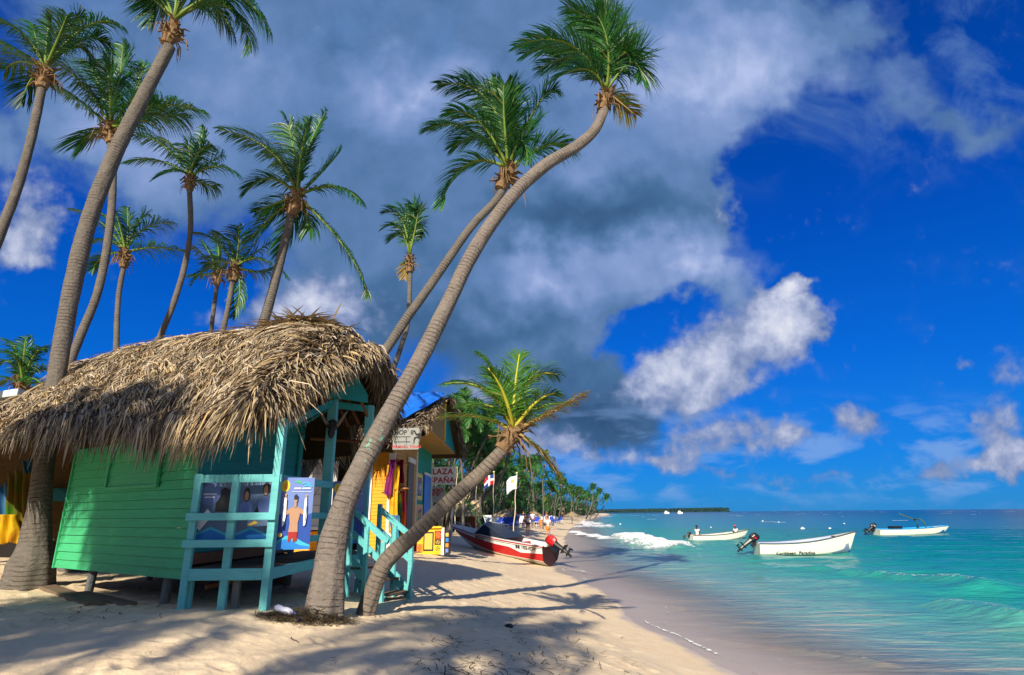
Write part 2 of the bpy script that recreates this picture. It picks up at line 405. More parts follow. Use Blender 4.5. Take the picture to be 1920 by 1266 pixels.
# ---------------------------------------------------------------- ground and sea
SHORE = [(9.0, -60), (7.0, -8)]
for px, py in ((1560, 1330), (1430, 1266), (1270, 1200), (1200, 1168), (1140, 1112), (1072, 1078), (1044, 1056)):
    p = onz(px, py); SHORE.append((p.x, p.y))
for px, py in ((1062, 1022), (1068, 1003), (1078, 988), (1098, 976), (1125, 968.5)):
    p = onz(px, py); SHORE.append((p.x, p.y))
SHORE += [(80, 520), (140, 900), (100, 2000), (-2500, 9000)]
SH = np.array(SHORE)
def polydist(x, y, P, signed=True):
    best = np.full(x.shape, 1e9); sg = np.ones(x.shape); tt = np.zeros(x.shape)
    for i in range(len(P)-1):
        ax, ay = P[i]; bx, by = P[i+1]; dx, dy = bx-ax, by-ay; l2 = dx*dx+dy*dy
        t = np.clip(((x-ax)*dx+(y-ay)*dy)/l2, 0, 1); qx = x-(ax+t*dx); qy = y-(ay+t*dy); d = np.hypot(qx, qy)
        m = d < best; best = np.where(m, d, best); tt = np.where(m, (i+t)/(len(P)-1), tt)
        if signed: sg = np.where(m, np.sign(dx*qy-dy*qx), sg)
    return (best*sg if signed else best), tt
PROF_D = np.array([-400, -60, -12, -4, 0, .5, 1.2, 2.6, 4.2, 5.6, 7.0, 12, 40, 400, 5000]); PROF_Z = np.array([-6, -3, -1.1, -.35, 0, .035, .12, .42, .73, .90, 1.0, 1.08, 1.3, 2.0, 2.5])
def shored(x, y):
    d, _ = polydist(x, y, SH); w = (fbm(x*.35, y*.35, 5)-.5)*1.1*np.clip(1-np.abs(d)/6, 0, 1)
    return d+w*np.clip((y-2)/4, 0, 1)*np.clip(np.abs(y)/14, .35, 1)
def gz_np(x, y, fine=False):
    d = shored(x, y); z = np.interp(d, PROF_D, PROF_Z)
    k = np.clip((d-.4)/2.5, 0, 1)
    z = z+k*(.10*(fbm(x*.6, y*.6, 11)-.5)+.045*(fbm(x*2.1, y*2.1, 23)-.5))
    return z, d
def gz(x, y):
    return float(gz_np(np.array([float(x)]), np.array([float(y)]))[0][0])
def polar_grid(rs, th, cx=0, cy=0):
    RR, TT = np.meshgrid(rs, th, indexing='ij'); x = cx+RR*np.sin(TT); y = cy+RR*np.cos(TT)
    n, m = RR.shape; i = np.arange(n-1)[:, None]*m; j = np.arange(m-1)[None, :]
    a = (i+j).ravel(); Fq = np.stack([a, a+1, a+m+1, a+m], 1)
    return x.ravel(), y.ravel(), Fq
def _sand(m, nt, b, out, N, L, mth, mixc, smooth, noise):
    g = N('ShaderNodeTexCoord').outputs['Object']
    sd = N('ShaderNodeAttribute', attribute_name='shore').outputs['Fac']
    n1 = noise(g, .8, 5, .6); n2 = noise(g, 7, 6, .65); n3 = noise(g, 90, 3, .6)
    c = mixc(n2.outputs['Fac'], (.65, .51, .34), (.80, .67, .47))
    c = mixc(mth('MULTIPLY', smooth(n1.outputs['Fac'], .35, .7), .5), c, (.68, .52, .33))
    c = mixc(smooth(n3.outputs['Fac'], .60, .72), c, (.33, .24, .14))
    # wet strip left by the swash
    wl = mth('ADD', sd, mth('MULTIPLY', mth('SUBTRACT', noise(g, .9, 4, .5).outputs['Fac'], .5), .9))
    wet = smooth(wl, .55, .25)
    c = mixc(mth('MULTIPLY', wet, .93), c, (.52, .43, .34))
    L(c, b.inputs['Base Color'])
    ro = N('ShaderNodeMapRange'); L(wet, ro.inputs[0]); ro.inputs[3].default_value = .92; ro.inputs[4].default_value = .32; L(ro.outputs[0], b.inputs['Roughness'])
    b.inputs['Specular IOR Level'].default_value = .3
    rip = noise(g, 16, 5, .6); h = mth('ADD', mth('MULTIPLY', rip.outputs['Fac'], 1.0), mth('MULTIPLY', n3.outputs['Fac'], .25))
    h = mth('MULTIPLY', h, mth('SUBTRACT', 1.0, mth('MULTIPLY', wet, .9)))
    bump(N, L, b, h, .6, .025)
M_sand = mat('sand', _sand)
def build_ground():
    r1 = np.geomspace(3.2, 60, 430); r2 = np.geomspace(61, 5000, 60)
    th = np.concatenate([np.linspace(-R(60), R(30), 620), np.linspace(R(31), R(300), 60)])
    x, y, Fq = polar_grid(np.concatenate([[.05, 1.2, 2.4], r1, r2]), th)
    z, d = gz_np(x, y)
    near = np.hypot(x, y) < 45
    # footprints and scuffs
    dz = np.zeros_like(z)
    xs, ys = x[near], y[near]; acc = np.zeros_like(xs); order = np.argsort(ys); 
    fr = np.random.default_rng(3)
    nfp = 900; fy = 4.2+fr.random(nfp)**1.6*34; fx = fr.uniform(-9, 3.5, nfp)
    ysort = ys[order]
    for i in range(nfp):
        lo, hi = np.searchsorted(ysort, [fy[i]-.4, fy[i]+.4]); idx = order[lo:hi]
        a = fr.uniform(0, 3.14); ux = xs[idx]-fx[i]; uy = ys[idx]-fy[i]; c, s = math.cos(a), math.sin(a)
        p = (ux*c+uy*s)/fr.uniform(.12, .18); q = (-ux*s+uy*c)/fr.uniform(.055, .09); rr = p*p+q*q
        acc[idx] += -.022*np.exp(-rr*1.2)+.010*np.exp(-(np.sqrt(rr)-1.6)**2*4)
    dz[near] = acc
    z = z+dz*np.clip((d-.7)/.8, 0, 1)+np.where(near, (fbm(x*9, y*9, 41, 3)-.5)*.018*np.clip((d-.7)/.8, 0, 1), 0)
    o = mesh_obj('beach_sand', np.stack([x, y, z], 1), Fq[:, ::-1].copy(), M_sand, smooth=True, attrs={'shore': d})
    tag(o, kind='structure')
build_ground()
def _water(m, nt, b, out, N, L, mth, mixc, smooth, noise):
    g = N('ShaderNodeTexCoord').outputs['Object']
    sd = N('ShaderNodeAttribute', attribute_name='deep').outputs['Fac']   # metres out from the shoreline
    fm = N('ShaderNodeAttribute', attribute_name='foam').outputs['Fac']
    mp = N('ShaderNodeMapping'); L(g, mp.inputs[0]); mp.inputs['Rotation'].default_value = (0, 0, R(20)); mp.inputs['Scale'].default_value = (.35, 1.5, 1)
    ns = noise(mp.outputs[0], 1.2, 7, .62, .4); nl = noise(mp.outputs[0], .12, 5, .6)
    far = noise(mp.outputs[0], .035, 4, .6)
    dd = mth('ADD', sd, mth('MULTIPLY', mth('SUBTRACT', nl.outputs['Fac'], .5), mth('MULTIPLY', mth('MINIMUM', sd, 60), .5)))
    lg = mth('MULTIPLY', mth('LOGARITHM', mth('MAXIMUM', mth('ADD', dd, 1.0), 1.0), 10.0), 1/3.2)
    r = N('ShaderNodeValToRGB'); L(lg, r.inputs[0]); E = r.color_ramp.elements
    def P(dm): return math.log10(dm+1)/3.2
    E[0].position = 0; E[0].color = (.46, .40, .37, 1); E[1].position = 1; E[1].color = (.0, .018, .05, 1)
    for dm, c in ((1.0, (.38, .36, .37)), (2.6, (.25, .34, .34)), (4.6, (.12, .34, .29)), (9, (.022, .30, .25)), (18, (.004, .225, .205)), (40, (.001, .145, .155)), (95, (.0, .08, .105)), (240, (.0, .035, .065))):
        e = E.new(P(dm)); e.color = (*c, 1)
    c = mixc(mth('MULTIPLY', smooth(ns.outputs['Fac'], .35, .7), .5), r.outputs[0], mixc(1.0, r.outputs[0], (.55, .68, .78), 'MULTIPLY'))
    # sand lifted by the swash: tan streaks along the crests
    cr_ = N('ShaderNodeMapping'); L(g, cr_.inputs[0]); cr_.inputs['Rotation'].default_value = (0, 0, R(28)); cr_.inputs['Scale'].default_value = (.22, 2.4, 1)
    st = noise(cr_.outputs[0], 1.6, 6, .6, .5)
    c = mixc(mth('MULTIPLY', smooth(st.outputs['Fac'], .52, .62), mth('MULTIPLY', smooth(sd, 8.5, .5), .85)), c, (.56, .45, .32))
    s2_ = N('ShaderNodeMapping'); L(g, s2_.inputs[0]); s2_.inputs['Rotation'].default_value = (0, 0, R(24)); s2_.inputs['Scale'].default_value = (.5, 5.0, 1)
    st2 = noise(s2_.outputs[0], 1.8, 7, .68, .6)
    c = mixc(mth('MULTIPLY', smooth(st2.outputs['Fac'], .46, .66), mth('MULTIPLY', smooth(sd, 9, 2), smooth(sd, -.1, .6, .0, .6))), c, (.17, .165, .20))
    fn_ = noise(g, 7, 7, .7); f2 = mth('ADD', fm, mth('MULTIPLY', mth('SUBTRACT', fn_.outputs['Fac'], .5), mth('MULTIPLY', smooth(fm, 0, .3), 1.7)))
    foam = smooth(f2, .45, .85)
    c = mixc(foam, c, (.80, .82, .83))
    L(c, b.inputs['Base Color'])
    rr = N('ShaderNodeMapRange'); L(foam, rr.inputs[0]); rr.inputs[3].default_value = .16; rr.inputs[4].default_value = .8; L(rr.outputs[0], b.inputs['Roughness'])
    b.inputs['IOR'].default_value = 1.33; L(smooth(sd, 3, 150, .38, .07), b.inputs['Specular IOR Level'])
    w1 = N('ShaderNodeMapping'); L(g, w1.inputs[0]); w1.inputs['Rotation'].default_value = (0, 0, R(15)); w1.inputs['Scale'].default_value = (1, 2.6, 1)
    a1 = noise(w1.outputs[0], 2.2, 6, .62); a2 = noise(w1.outputs[0], .5, 4, .6)
    h = mth('ADD', mth('MULTIPLY', a1.outputs['Fac'], .6), mth('MULTIPLY', a2.outputs['Fac'], 1.6))
    h = mth('MULTIPLY', h, smooth(sd, -.2, 4, .35, 1))
    h = mth('ADD', h, mth('MULTIPLY', foam, .25))
    bump(N, L, b, h, .8, .12)
    tr = N('ShaderNodeBsdfTransparent'); tr.inputs[0].default_value = (.94, .94, .96, 1)
    al = mth('MAXIMUM', smooth(sd, -.05, 4.5, .12, 1.0), foam)
    mx = N('ShaderNodeMixShader'); L(al, mx.inputs[0]); L(tr.outputs[0], mx.inputs[1]); L(b.outputs[0], mx.inputs[2]); L(mx.outputs[0], out.inputs[0])
M_water = mat('sea_water', _water)
WAVES = [  # photo pixels of each crest, ridge height, half-width, foam strength, foam half-width
    ([(1160, 1006), (1195, 1013), (1235, 1024), (1290, 1033)], .46, .8, 1.1, 1.6),
    ([(1035, 992), (1090, 1002), (1165, 1015)], .14, .6, 1.15, 1.1),
    ([(1055, 968), (1085, 979), (1122, 993)], .25, 1.0, 1.15, 4.5),
    ([(1040, 968), (1080, 971), (1120, 969.5), (1152, 968)], .2, 1.5, .95, 3.5),
    ([(1075, 1019), (1120, 1026), (1180, 1033)], .04, .4, .55, .35),
    ([(1525, 1066), (1600, 1076), (1640, 1080)], .12, .5, .28, .4),
    ([(1620, 1078), (1740, 1090), (1900, 1113)], .24, .7, .62, .55),
    ([(1755, 1136), (1850, 1152), (1960, 1178)], .20, .6, .50, .5),
    ([(1400, 1062), (1450, 1064)], .05, .3, .3, .2),
    ([(1062, 1068), (1085, 1072), (1118, 1078)], .03, .15, .85, .14),
    ([(1165, 1120), (1215, 1131), (1300, 1150)], .03, .15, .62, .10),
    ([(1290, 1196), (1400, 1212), (1560, 1232), (1720, 1262)], .04, .15, .60, .10),
    ([(1640, 965), (1700, 964)], .1, 2, .0, 1.5),
    ([(1850, 957.6), (1868, 957.4)], .9, 6, 1.0, 7), ([(1700, 957.8), (1712, 957.7)], .8, 6, .9, 5), ([(1905, 956.2), (1925, 956)], .8, 6, .9, 5)]
def build_sea():
    rs = np.concatenate([np.geomspace(6.5, 90, 520), np.geomspace(91, 9000, 120)])
    th = np.linspace(-R(12), R(62), 760)
    x, y, Fq = polar_grid(rs, th)
    d = -shored(x, y)                       # + at sea
    # uneven swash lip
    dist = np.hypot(x, y); amp = np.clip(d/14, 0, 1)
    z = amp*.10*(np.sin((x*.35+y*.95)*1.1+3*fbm(x*.1, y*.1, 3))+.8*(fbm(x*.5, y*1.1, 8)-.5)*2)*np.clip(60/dist, .2, 1)
    z += .05*np.clip(d/2, 0, 1)*(fbm(x*.9+5, y*2.2, 9)-.5)
    z += .018*np.clip(d*3+.6, 0, 1)
    foam = np.zeros_like(z)
    nz = fbm(x*1.3, y*1.3, 77); nz2 = fbm(x*.6, y*.6, 99)
    for pts, hgt, hw, fs, fw in WAVES:
        P = [(onz(*p).x, onz(*p).y) for p in pts]
        jx = (nz2-.5)*fw*2.5
        dd, tt = polydist(x+jx, y+jx*.6, P, False); taper = np.clip(np.sin(np.clip(tt, .0, 1)*math.pi)*2.2+.12, 0, 1)
        z += hgt*taper*np.exp(-(dd/hw)**2)
        foam = np.maximum(foam, fs*taper*np.exp(-(dd/fw)**2)*(.75+.6*(nz-.3)))
    # lacy lip along the waterline
    lip = np.exp(-((d-.05)/.07)**2)*np.clip((fbm(x*.5, y*.5, 31)-.40)*5, 0, .8)
    foam = np.maximum(foam, lip)
    # second thin wash line further out
    l2 = np.exp(-((d-.9-1.1*(fbm(x*.22, y*.22, 55)-.5)*2)/.05)**2)*np.clip((fbm(x*.8, y*.8, 35)-.5)*6, 0, .6)
    foam = np.maximum(foam, l2)
    # distant whitecaps
    wc = (fbm(x*.09, y*.03, 61, 5) > .765) & (dist > 120)
    foam = np.where(wc, .8, foam)
    keep = (d > -.35)
    fk = keep[Fq].any(1); Fq = Fq[fk]
    z = np.where(d < 0, .018-.0*d, z)
    o = mesh_obj('sea', np.stack([x, y, z], 1), Fq[:, ::-1].copy(), M_water, smooth=True, attrs={'deep': d, 'foam': foam})
    tag(o, kind='structure')
build_sea()
# ---------------------------------------------------------------- palms
def bez(p0, pm, p2, n):
    c = pm*2-(p0+p2)*.5; t = np.linspace(0, 1, n)[:, None]
    p0, c, p2 = np.array(p0), np.array(c), np.array(p2)
    return (1-t)**2*p0+2*t*(1-t)*c+t*t*p2
def frond_np(p0, pm, p2, W_, n, rng, grav=.45, roll=0.0, wind=(-.25, 0, 0), tone=.45, lw=.022, dry=0.0, seg=3, t0=.14):
    """leaflets of one frond as quads: returns V(k,3), F(m,4), tone"""
    C = bez(Vector(p0), Vector(pm), Vector(p2), 60)
    ts = np.repeat(np.linspace(t0, 1, n), 2); side = np.tile([1., -1.], n)
    ts = np.clip(ts+rng.normal(0, .004, ts.shape), 0, 1)
    idx = ts*59; i0 = np.clip(idx.astype(int), 0, 58); f = (idx-i0)[:, None]
    P = C[i0]*(1-f)+C[i0+1]*f; T = C[i0+1]-C[i0]; T /= np.linalg.norm(T, axis=1)[:, None]+1e-9
    up = np.array([0, 0, 1.0]); s1 = np.cross(T, up); ln = np.linalg.norm(s1, axis=1)[:, None]
    s1 = np.where(ln > .35, s1/np.maximum(ln, 1e-6), np.array([1.0, 0, 0])*np.sign(T[:, 2:3]+1e-6))
    s1 = s1-T*(s1*T).sum(1)[:, None]; s1 /= np.linalg.norm(s1, axis=1)[:, None]+1e-9
    s2 = np.cross(s1, T)
    sd = s1*math.cos(roll)+s2*math.sin(roll)
    prof = np.minimum(1, .45+1.6*ts)*np.clip(1.25-ts**3*.95, .2, 1)
    Ln = 1.02*W_*prof*rng.uniform(.82, 1.1, ts.shape)*(1-dry*.3)
    # slight clumping of neighbouring leaflets as the wind combs them
    ph = np.sin(ts*37+rng.uniform(0, 6))*.16
    d0 = T*(.55+.5*ts+ph)[:, None]+sd*side[:, None]*(.85-.35*ts)[:, None]+s2*.22
    d0 += rng.normal(0, .07, d0.shape)
    d0 /= np.linalg.norm(d0, axis=1)[:, None]
    g = np.array([wind[0], wind[1], -1.0])*grav
    pts = [P]; d = d0
    for k in range(seg):
        dd = d0+g[None]*(k+.35)*(.75+.25*rng.random(ts.shape))[:, None]+np.array(wind)*(.4*k)
        dd /= np.linalg.norm(dd, axis=1)[:, None]
        pts.append(pts[-1]+dd*(Ln/seg)[:, None])
    wv = np.cross(d0, s2); wv = wv/(np.linalg.norm(wv, axis=1)[:, None]+1e-9)
    wv = wv*.8+s2*.5*rng.uniform(-1, 1, (len(ts), 1))
    wid = [.7, 1.0, .75, .04] if seg == 3 else [.8, 1.0, .05]
    V = []; 
    for k in range(seg+1):
        V.append(pts[k]+wv*lw*wid[k]*.5); V.append(pts[k]-wv*lw*wid[k]*.5)
    V = np.stack(V, 1); m = len(ts); nv = 2*(seg+1)
    base = (np.arange(m)*nv)[:, None]
    Fs = [base+np.array([2*k, 2*k+1, 2*k+3, 2*k+2])[None] for k in range(seg)]
    tn = np.clip(tone+rng.normal(0, .15, m)+.10*ts, 0, .68)
    if dry > 0: tn = np.clip(tn+dry*(rng.random(m)*.7+.3)*(.4+ts), 0, 1)
    else: tn = np.where(rng.random(m) < .02, .9, tn)
    return V.reshape(-1, 3), np.concatenate(Fs), np.repeat(tn, nv), C
def cat_geo(lst):
    V, Fq, T, o = [], [], [], 0
    for v, f, t in lst: V.append(v); Fq.append(f+o); T.append(t); o += len(v)
    return np.concatenate(V), np.concatenate(Fq), np.concatenate(T)
def trunk_mesh(name, pts, radii, parent, matr, k=22, ring=.09, flare=0.0, rough=.02, world=True, step=.03):
    P = [Vector(p) for p in pts]
    # Catmull-Rom resample
    Q, Rr = [], []
    for i in range(len(P)-1):
        a, b, c, d = P[max(i-1, 0)], P[i], P[i+1], P[min(i+2, len(P)-1)]
        n = max(2, int((c-b).length/step))
        for j in range(n):
            t = j/n
            Q.append(.5*((2*b)+(c-a)*t+(2*a-5*b+4*c-d)*t*t+(3*b-3*c+d-a)*t**3)); Rr.append(radii[i]*(1-t)+radii[i+1]*t)
    Q.append(P[-1]); Rr.append(radii[-1])
    V, Ln, An = [], [], []; s = 0; prev = None
    for i, q in enumerate(Q):
        t = (Q[min(i+1, len(Q)-1)]-Q[max(i-1, 0)]).normalized()
        if i: s += (q-Q[i-1]).length
        a = (t.cross(Vector((0, 1, 0))) if prev is None else prev-t*prev.dot(t)).normalized(); prev = a; b = t.cross(a)
        rr = Rr[i]
        for j in range(k+1):
            an = 2*math.pi*(j % k)/k
            sw = s+.05*mnoise.noise(Vector((math.cos(an)*1.2, math.sin(an)*1.2, s*1.5+name.__len__())))
            ph = (sw*10.5*(1+.0*s)) % 1
            lip = (.016*(1-ph)*(.5+mnoise.noise(Vector((s*4, 3.3, 0))))+.012*math.sin(s*3)+.010*math.sin(s*7.7))*min(1, .5+s)
            rad = rr*(1+lip*ring/.09)
            rad *= 1+rough*3*mnoise.noise(Vector((math.cos(an)*2, math.sin(an)*2, s*2.2)))+rough*1.5*mnoise.noise(Vector((math.cos(an)*7, math.sin(an)*7, s*9)))
            if flare: rad *= 1+.16*math.exp(-s*3)*mnoise.noise(Vector((math.cos(an)*3, math.sin(an)*3, .3)))*2
            V.append(q+(a*math.cos(an)+b*math.sin(an))*rad); Ln.append(s); An.append(2*math.pi*j/k)
    m = k+1; n = len(Q); i = np.arange(n-1)[:, None]*m; j = np.arange(k)[None, :]; aa = (i+j).ravel()
    Fq = np.stack([aa, aa+1, aa+m+1, aa+m], 1)
    return mesh_obj(name, np.array(V), Fq, matr, parent, smooth=True, attrs={'len': Ln, 'ang': An}, world=world), Q[-1], (Q[-1]-Q[-4]).normalized()
def boots(parent, top, dirn, r, rng, n=30, big=1.0, world=True):
    """fibrous husk at the crown: overlapping curled sheaths, dry spathes"""
    mb = MB(); top = Vector(top)
    a = dirn.cross(Vector((0, 1, 0))).normalized(); b = dirn.cross(a)
    for i in range(n):
        an = i*2.4+rng.random()*.6; h = -r*2.2+r*4.4*(i/n)
        o = a*math.cos(an)+b*math.sin(an); p0 = top+dirn*h+o*r*.75
        L_ = r*rng.uniform(1.2, 2.6)*big; w = r*rng.uniform(.28, .62); t = o.cross(dirn).normalized()
        p1 = p0+(dirn*.75+o*.45)*L_*.5; dn = rng.uniform(-.9, .5); p2 = p1+(dirn*dn+o*.8)*L_*.55
        q = [p0, p1, p2]; ws = [w, w*.8, w*.25]
        for k in range(2):
            mb.face([q[k]-t*ws[k], q[k]+t*ws[k], q[k+1]+t*ws[k+1], q[k+1]-t*ws[k+1]])
            off = o*r*.14
            mb.face([q[k]-t*ws[k]-off, q[k]-t*ws[k], q[k+1]-t*ws[k+1], q[k+1]-t*ws[k+1]-off])
            mb.face([q[k]+t*ws[k]-off, q[k]+t*ws[k], q[k+1]+t*ws[k+1], q[k+1]+t*ws[k+1]-off])
    mb.tube([top-dirn*r*2.5, top-dirn*r, top+dirn*r*.8, top+dirn*r*3], [r*.9, r*1.1, r*.85, r*.3], 10)
    for i in range(11):   # drooping dry strands
        an = rng.uniform(0, 6.28); o = a*math.cos(an)+b*math.sin(an); L_ = r*rng.uniform(2.5, 5)*big
        p = top+o*r; mb.tube([p, p+o*L_*.4+Vector((0, 0, -.1*L_)), p+o*L_*.5+Vector((0, 0, -.7*L_))], [r*.12, r*.1, r*.03], 5)
    return mb.build('husk', M_boot, parent, world=world)
def palm(name, label, trunk_px, crown_px, fronds, width, leafm=None, group=None, seed=1, basez=None, n=64, rcrown=None, tm=None, k=22, grav=.42, tone=.42, extra_root=0.0, boot=1.0, wind=-.25, slim=.84):
    """trunk_px: list (px,py,Y,width_px) base first; fronds: (mx,my,tx,ty,dY[,dry]) in photo pixels about the crown"""
    rng = np.random.default_rng(seed)
    pts = [at(x, y, Y) for x, y, Y, w in trunk_px]; rad = [w*.5*mpp(p)*slim for (x, y, Y, w), p in zip(trunk_px, pts)]
    if basez is not None:
        b = pts[0].copy(); b.z = gz(b.x, b.y)-.12
        if pts[0].z-b.z > .3: pts = [b]+pts; rad = [rad[0]*1.15]+rad
        else: pts[0].z = b.z
    root = empty(name, (pts[0].x, pts[0].y, gz(pts[0].x, pts[0].y)), label, 'palm tree', group)
    _, top, dr = trunk_mesh('trunk', pts, rad, root, tm or M_trunk, k=k, flare=extra_root)
    cY = top.y; c0 = at(crown_px[0], crown_px[1], cY); m = mpp(c0)
    G, ribs, dribs = [], MB(), MB()
    cam_ = Vector((0, 0, CAMH))
    for i, fr in enumerate(fronds):
        mx, my, tx, ty, dY = fr[:5]; dry = fr[5] if len(fr) > 5 else 0
        pm = at(mx, my, cY+dY*.6); p2 = at(tx, ty, cY+dY)
        ln = (pm-c0).length+(p2-pm).length
        v, f, t, C = frond_np(c0, pm, p2, width*m*rng.uniform(.85, 1.1), int(1.15*n*min(1.3, .45+.6*ln/(200*m))), rng, grav=grav, roll=rng.uniform(-.5, .5), wind=(wind, .0, 0), tone=tone+rng.normal(0, .1), lw=max(.018, 2.3*m), dry=dry)
        G.append((v, f, t)); r0 = rcrown or rad[-1]
        (dribs if dry > .5 else ribs).tube([Vector(C[j]) for j in range(0, 60, 6)]+[Vector(C[59])], [r0*.30*(1-j/11)+.006 for j in range(11)], 6)
    V, Fq, T = cat_geo(G)
    cr_o = mesh_obj('crown', V, Fq, leafm or M_leaf, root, attrs={'tone': T})
    if ribs.V: ribs.build('frond_ribs', M_rach_y if leafm is M_leaf_near else M_rach, cr_o, smooth=True)
    if dribs.V: dribs.build('dry_frond_ribs', M_rach_dry, cr_o, smooth=True)
    boots(root, c0-(c0-top)*.5, dr, (rcrown or rad[-1])*1.1, rng, big=boot)
    return root
# --- the two big leaning palms in front
palm('coconut_palm', 'tallest palm, its fat grey base by the deck corner, curving right across the sky',
     [(608, 1140, 8.45, 80), (614, 1095, 8.5, 68), (627, 1010, 8.6, 53), (652, 930, 8.7, 45), (690, 850, 8.9, 40), (733, 770, 9.1, 37), (779, 690, 9.35, 34), (829, 592, 9.7, 31), (889, 470, 10.1, 28), (957, 372, 10.5, 26.5), (1020, 312, 10.8, 25), (1082, 274, 11.1, 22), (1116, 242, 11.25, 20), (1133, 205, 11.3, 19)],
     (1136, 172), [(1070, 84, 968, 86, -.6), (1062, 95, 985, 100, .6), (1085, 110, 1010, 130, .3), (1131, 70, 1062, 12, -.5), (1118, 62, 1075, 40, .5), (1142, 60, 1122, -12, .2), (1148, 95, 1168, 52, .4), (1160, 105, 1182, 108, -.4), (1183, 118, 1204, 150, -.2), (1175, 115, 1198, 98, .3), (1100, 130, 1040, 150, -.5), (1140, 90, 1120, 30, -.6), (1160, 190, 1190, 215, .1, .9)],
     78, seed=11, slim=.94, basez=1, n=80, tm=M_trunk_near, k=40, extra_root=1, grav=.30, tone=.34)
palm('coconut_palm', 'short palm leaning low to the right above the red speedboat, with bright yellow frond ribs',
     [(682, 1128, 9.1, 35), (718, 1062, 9.15, 31), (780, 1000, 9.2, 28), (840, 942, 9.3, 27), (900, 888, 9.45, 26), (935, 852, 9.5, 24), (957, 826, 9.55, 20)],
     (962, 808), [(915, 735, 834, 720, -.4), (933, 712, 898, 664, .2), (965, 735, 974, 664, .1), (992, 716, 1046, 703, .3), (1003, 756, 1042, 737, -.3), (1037, 772, 1098, 737, -.2, .75), (900, 782, 828, 782, .3, .3), (1012, 845, 1047, 892, -.1, .8), (940, 745, 925, 700, .7), (925, 765, 862, 760, .7), (980, 740, 1000, 700, .8), (945, 740, 915, 690, -.6), (1000, 770, 1060, 755, .7)],
     62, M_leaf_near, seed=12, slim=1.0, basez=1, n=70, tm=M_trunk_mid, k=34, extra_root=.5, grav=.38, tone=.42, rcrown=.11, wind=-.1)
# --- palms standing behind and beside the hut
palm('coconut_palm', 'thick tall palm rising through the left end of the thatch roof',
     [(60, 1056, 11.2, 84), (66, 1015, 11.2, 58), (74, 950, 11.2, 44), (85, 850, 11.3, 36), (104, 720, 11.4, 34), (117, 640, 11.5, 33), (138, 530, 11.6, 33), (168, 410, 11.7, 32), (214, 292, 11.9, 30), (268, 182, 12.1, 27), (318, 88, 12.3, 23)],
     (326, 38), [(430, -12, 508, 62, -.3), (420, 10, 470, 92, .4), (390, 5, 440, 70, .9), (290, 0, 245, -25, 0), (300, -10, 278, 45, .4), (330, -70, 300, -150, 0), (370, -70, 440, -130, .2), (260, -40, 180, -60, .4), (400, -50, 500, -40, .8)],
     80, seed=13, slim=.88, basez=1, n=80, k=34, extra_root=1, grav=.55, tone=.34)
palm('coconut_palm', 'palm with darker curved trunk crossing behind the thick palm at left',
     [(118, 760, 16.5, 25), (125, 700, 16.6, 24), (150, 632, 16.8, 22), (184, 545, 17, 21), (204, 440, 17.2, 20), (212, 335, 17.4, 18), (206, 262, 17.5, 17)],
     (207, 238), [(155, 158, 82, 105, -.4), (150, 190, 110, 165, .8), (224, 150, 230, 84, .2), (298, 198, 388, 214, -.5), (172, 250, 152, 268, .2), (252, 175, 270, 118, .8), (185, 160, 165, 118, .9), (285, 215, 350, 222, .9), (205, 160, 195, 110, -.6), (250, 225, 290, 190, -.8)],
     64, seed=14, slim=.68, basez=1, n=70, rcrown=.16, grav=.45, tone=.36)
palm('coconut_palm', 'palm at the far left edge of the sky, its trunk leaving the picture',
     [(-40, 560, 15, 21), (0, 440, 15.1, 20), (30, 360, 15.2, 19), (58, 262, 15.4, 18), (80, 160, 15.6, 16)],
     (84, 130), [(50, 72, -6, 32, -.4), (35, 95, -14, 76, .4), (88, 78, 92, 30, .2), (128, 52, 158, 34, .3), (165, 48, 232, 52, -.3), (140, 88, 172, 120, .6), (70, 80, 60, 45, .9), (40, 115, 10, 130, .8), (110, 70, 125, 30, -.7), (150, 75, 205, 80, .8), (55, 155, 45, 190, .2)],
     58, seed=15, basez=1, n=62, rcrown=.16, grav=.5, tone=.26)
palm('coconut_palm', 'slim palm with an S-curved pale trunk above the middle of the thatch roof',
     [(285, 680, 21, 13), (302, 628, 21, 13), (325, 570, 21.1, 12.5), (346, 500, 21.3, 12), (357, 430, 21.4, 11), (355, 352, 21.5, 11)],
     (356, 332), [(305, 272, 248, 252, -.4), (300, 302, 238, 304, .4), (405, 312, 448, 328, -.3), (356, 292, 348, 262, 0), (374, 285, 380, 240, .5), (388, 308, 418, 290, .9), (335, 285, 300, 262, .9), (385, 345, 405, 350, .6), (330, 320, 290, 335, -.8), (370, 290, 395, 272, -.6)],
     44, seed=16, basez=1, n=48, rcrown=.14, k=14, grav=.5, tone=.30)
palm('coconut_palm', 'straight palm above the roof with one long yellowing frond hanging right',
     [(480, 660, 17, 22), (492, 614, 17, 22), (510, 550, 17.1, 20), (530, 470, 17.3, 18.5), (548, 395, 17.5, 18)],
     (557, 368), [(508, 284, 412, 243, -.4), (577, 282, 612, 208, .1), (550, 280, 534, 216, .4), (606, 320, 638, 284, .7), (625, 350, 678, 380, -.4), (508, 334, 458, 362, -.5), (645, 462, 690, 555, -.3, .28), (515, 402, 462, 452, -.2, .15), (545, 420, 520, 478, .5), (573, 402, 578, 432, .4), (565, 290, 580, 225, -.6), (535, 310, 500, 280, .9), (520, 380, 480, 398, .8)],
     52, seed=17, basez=1, n=64, rcrown=.18, k=18, grav=.45, tone=.36)
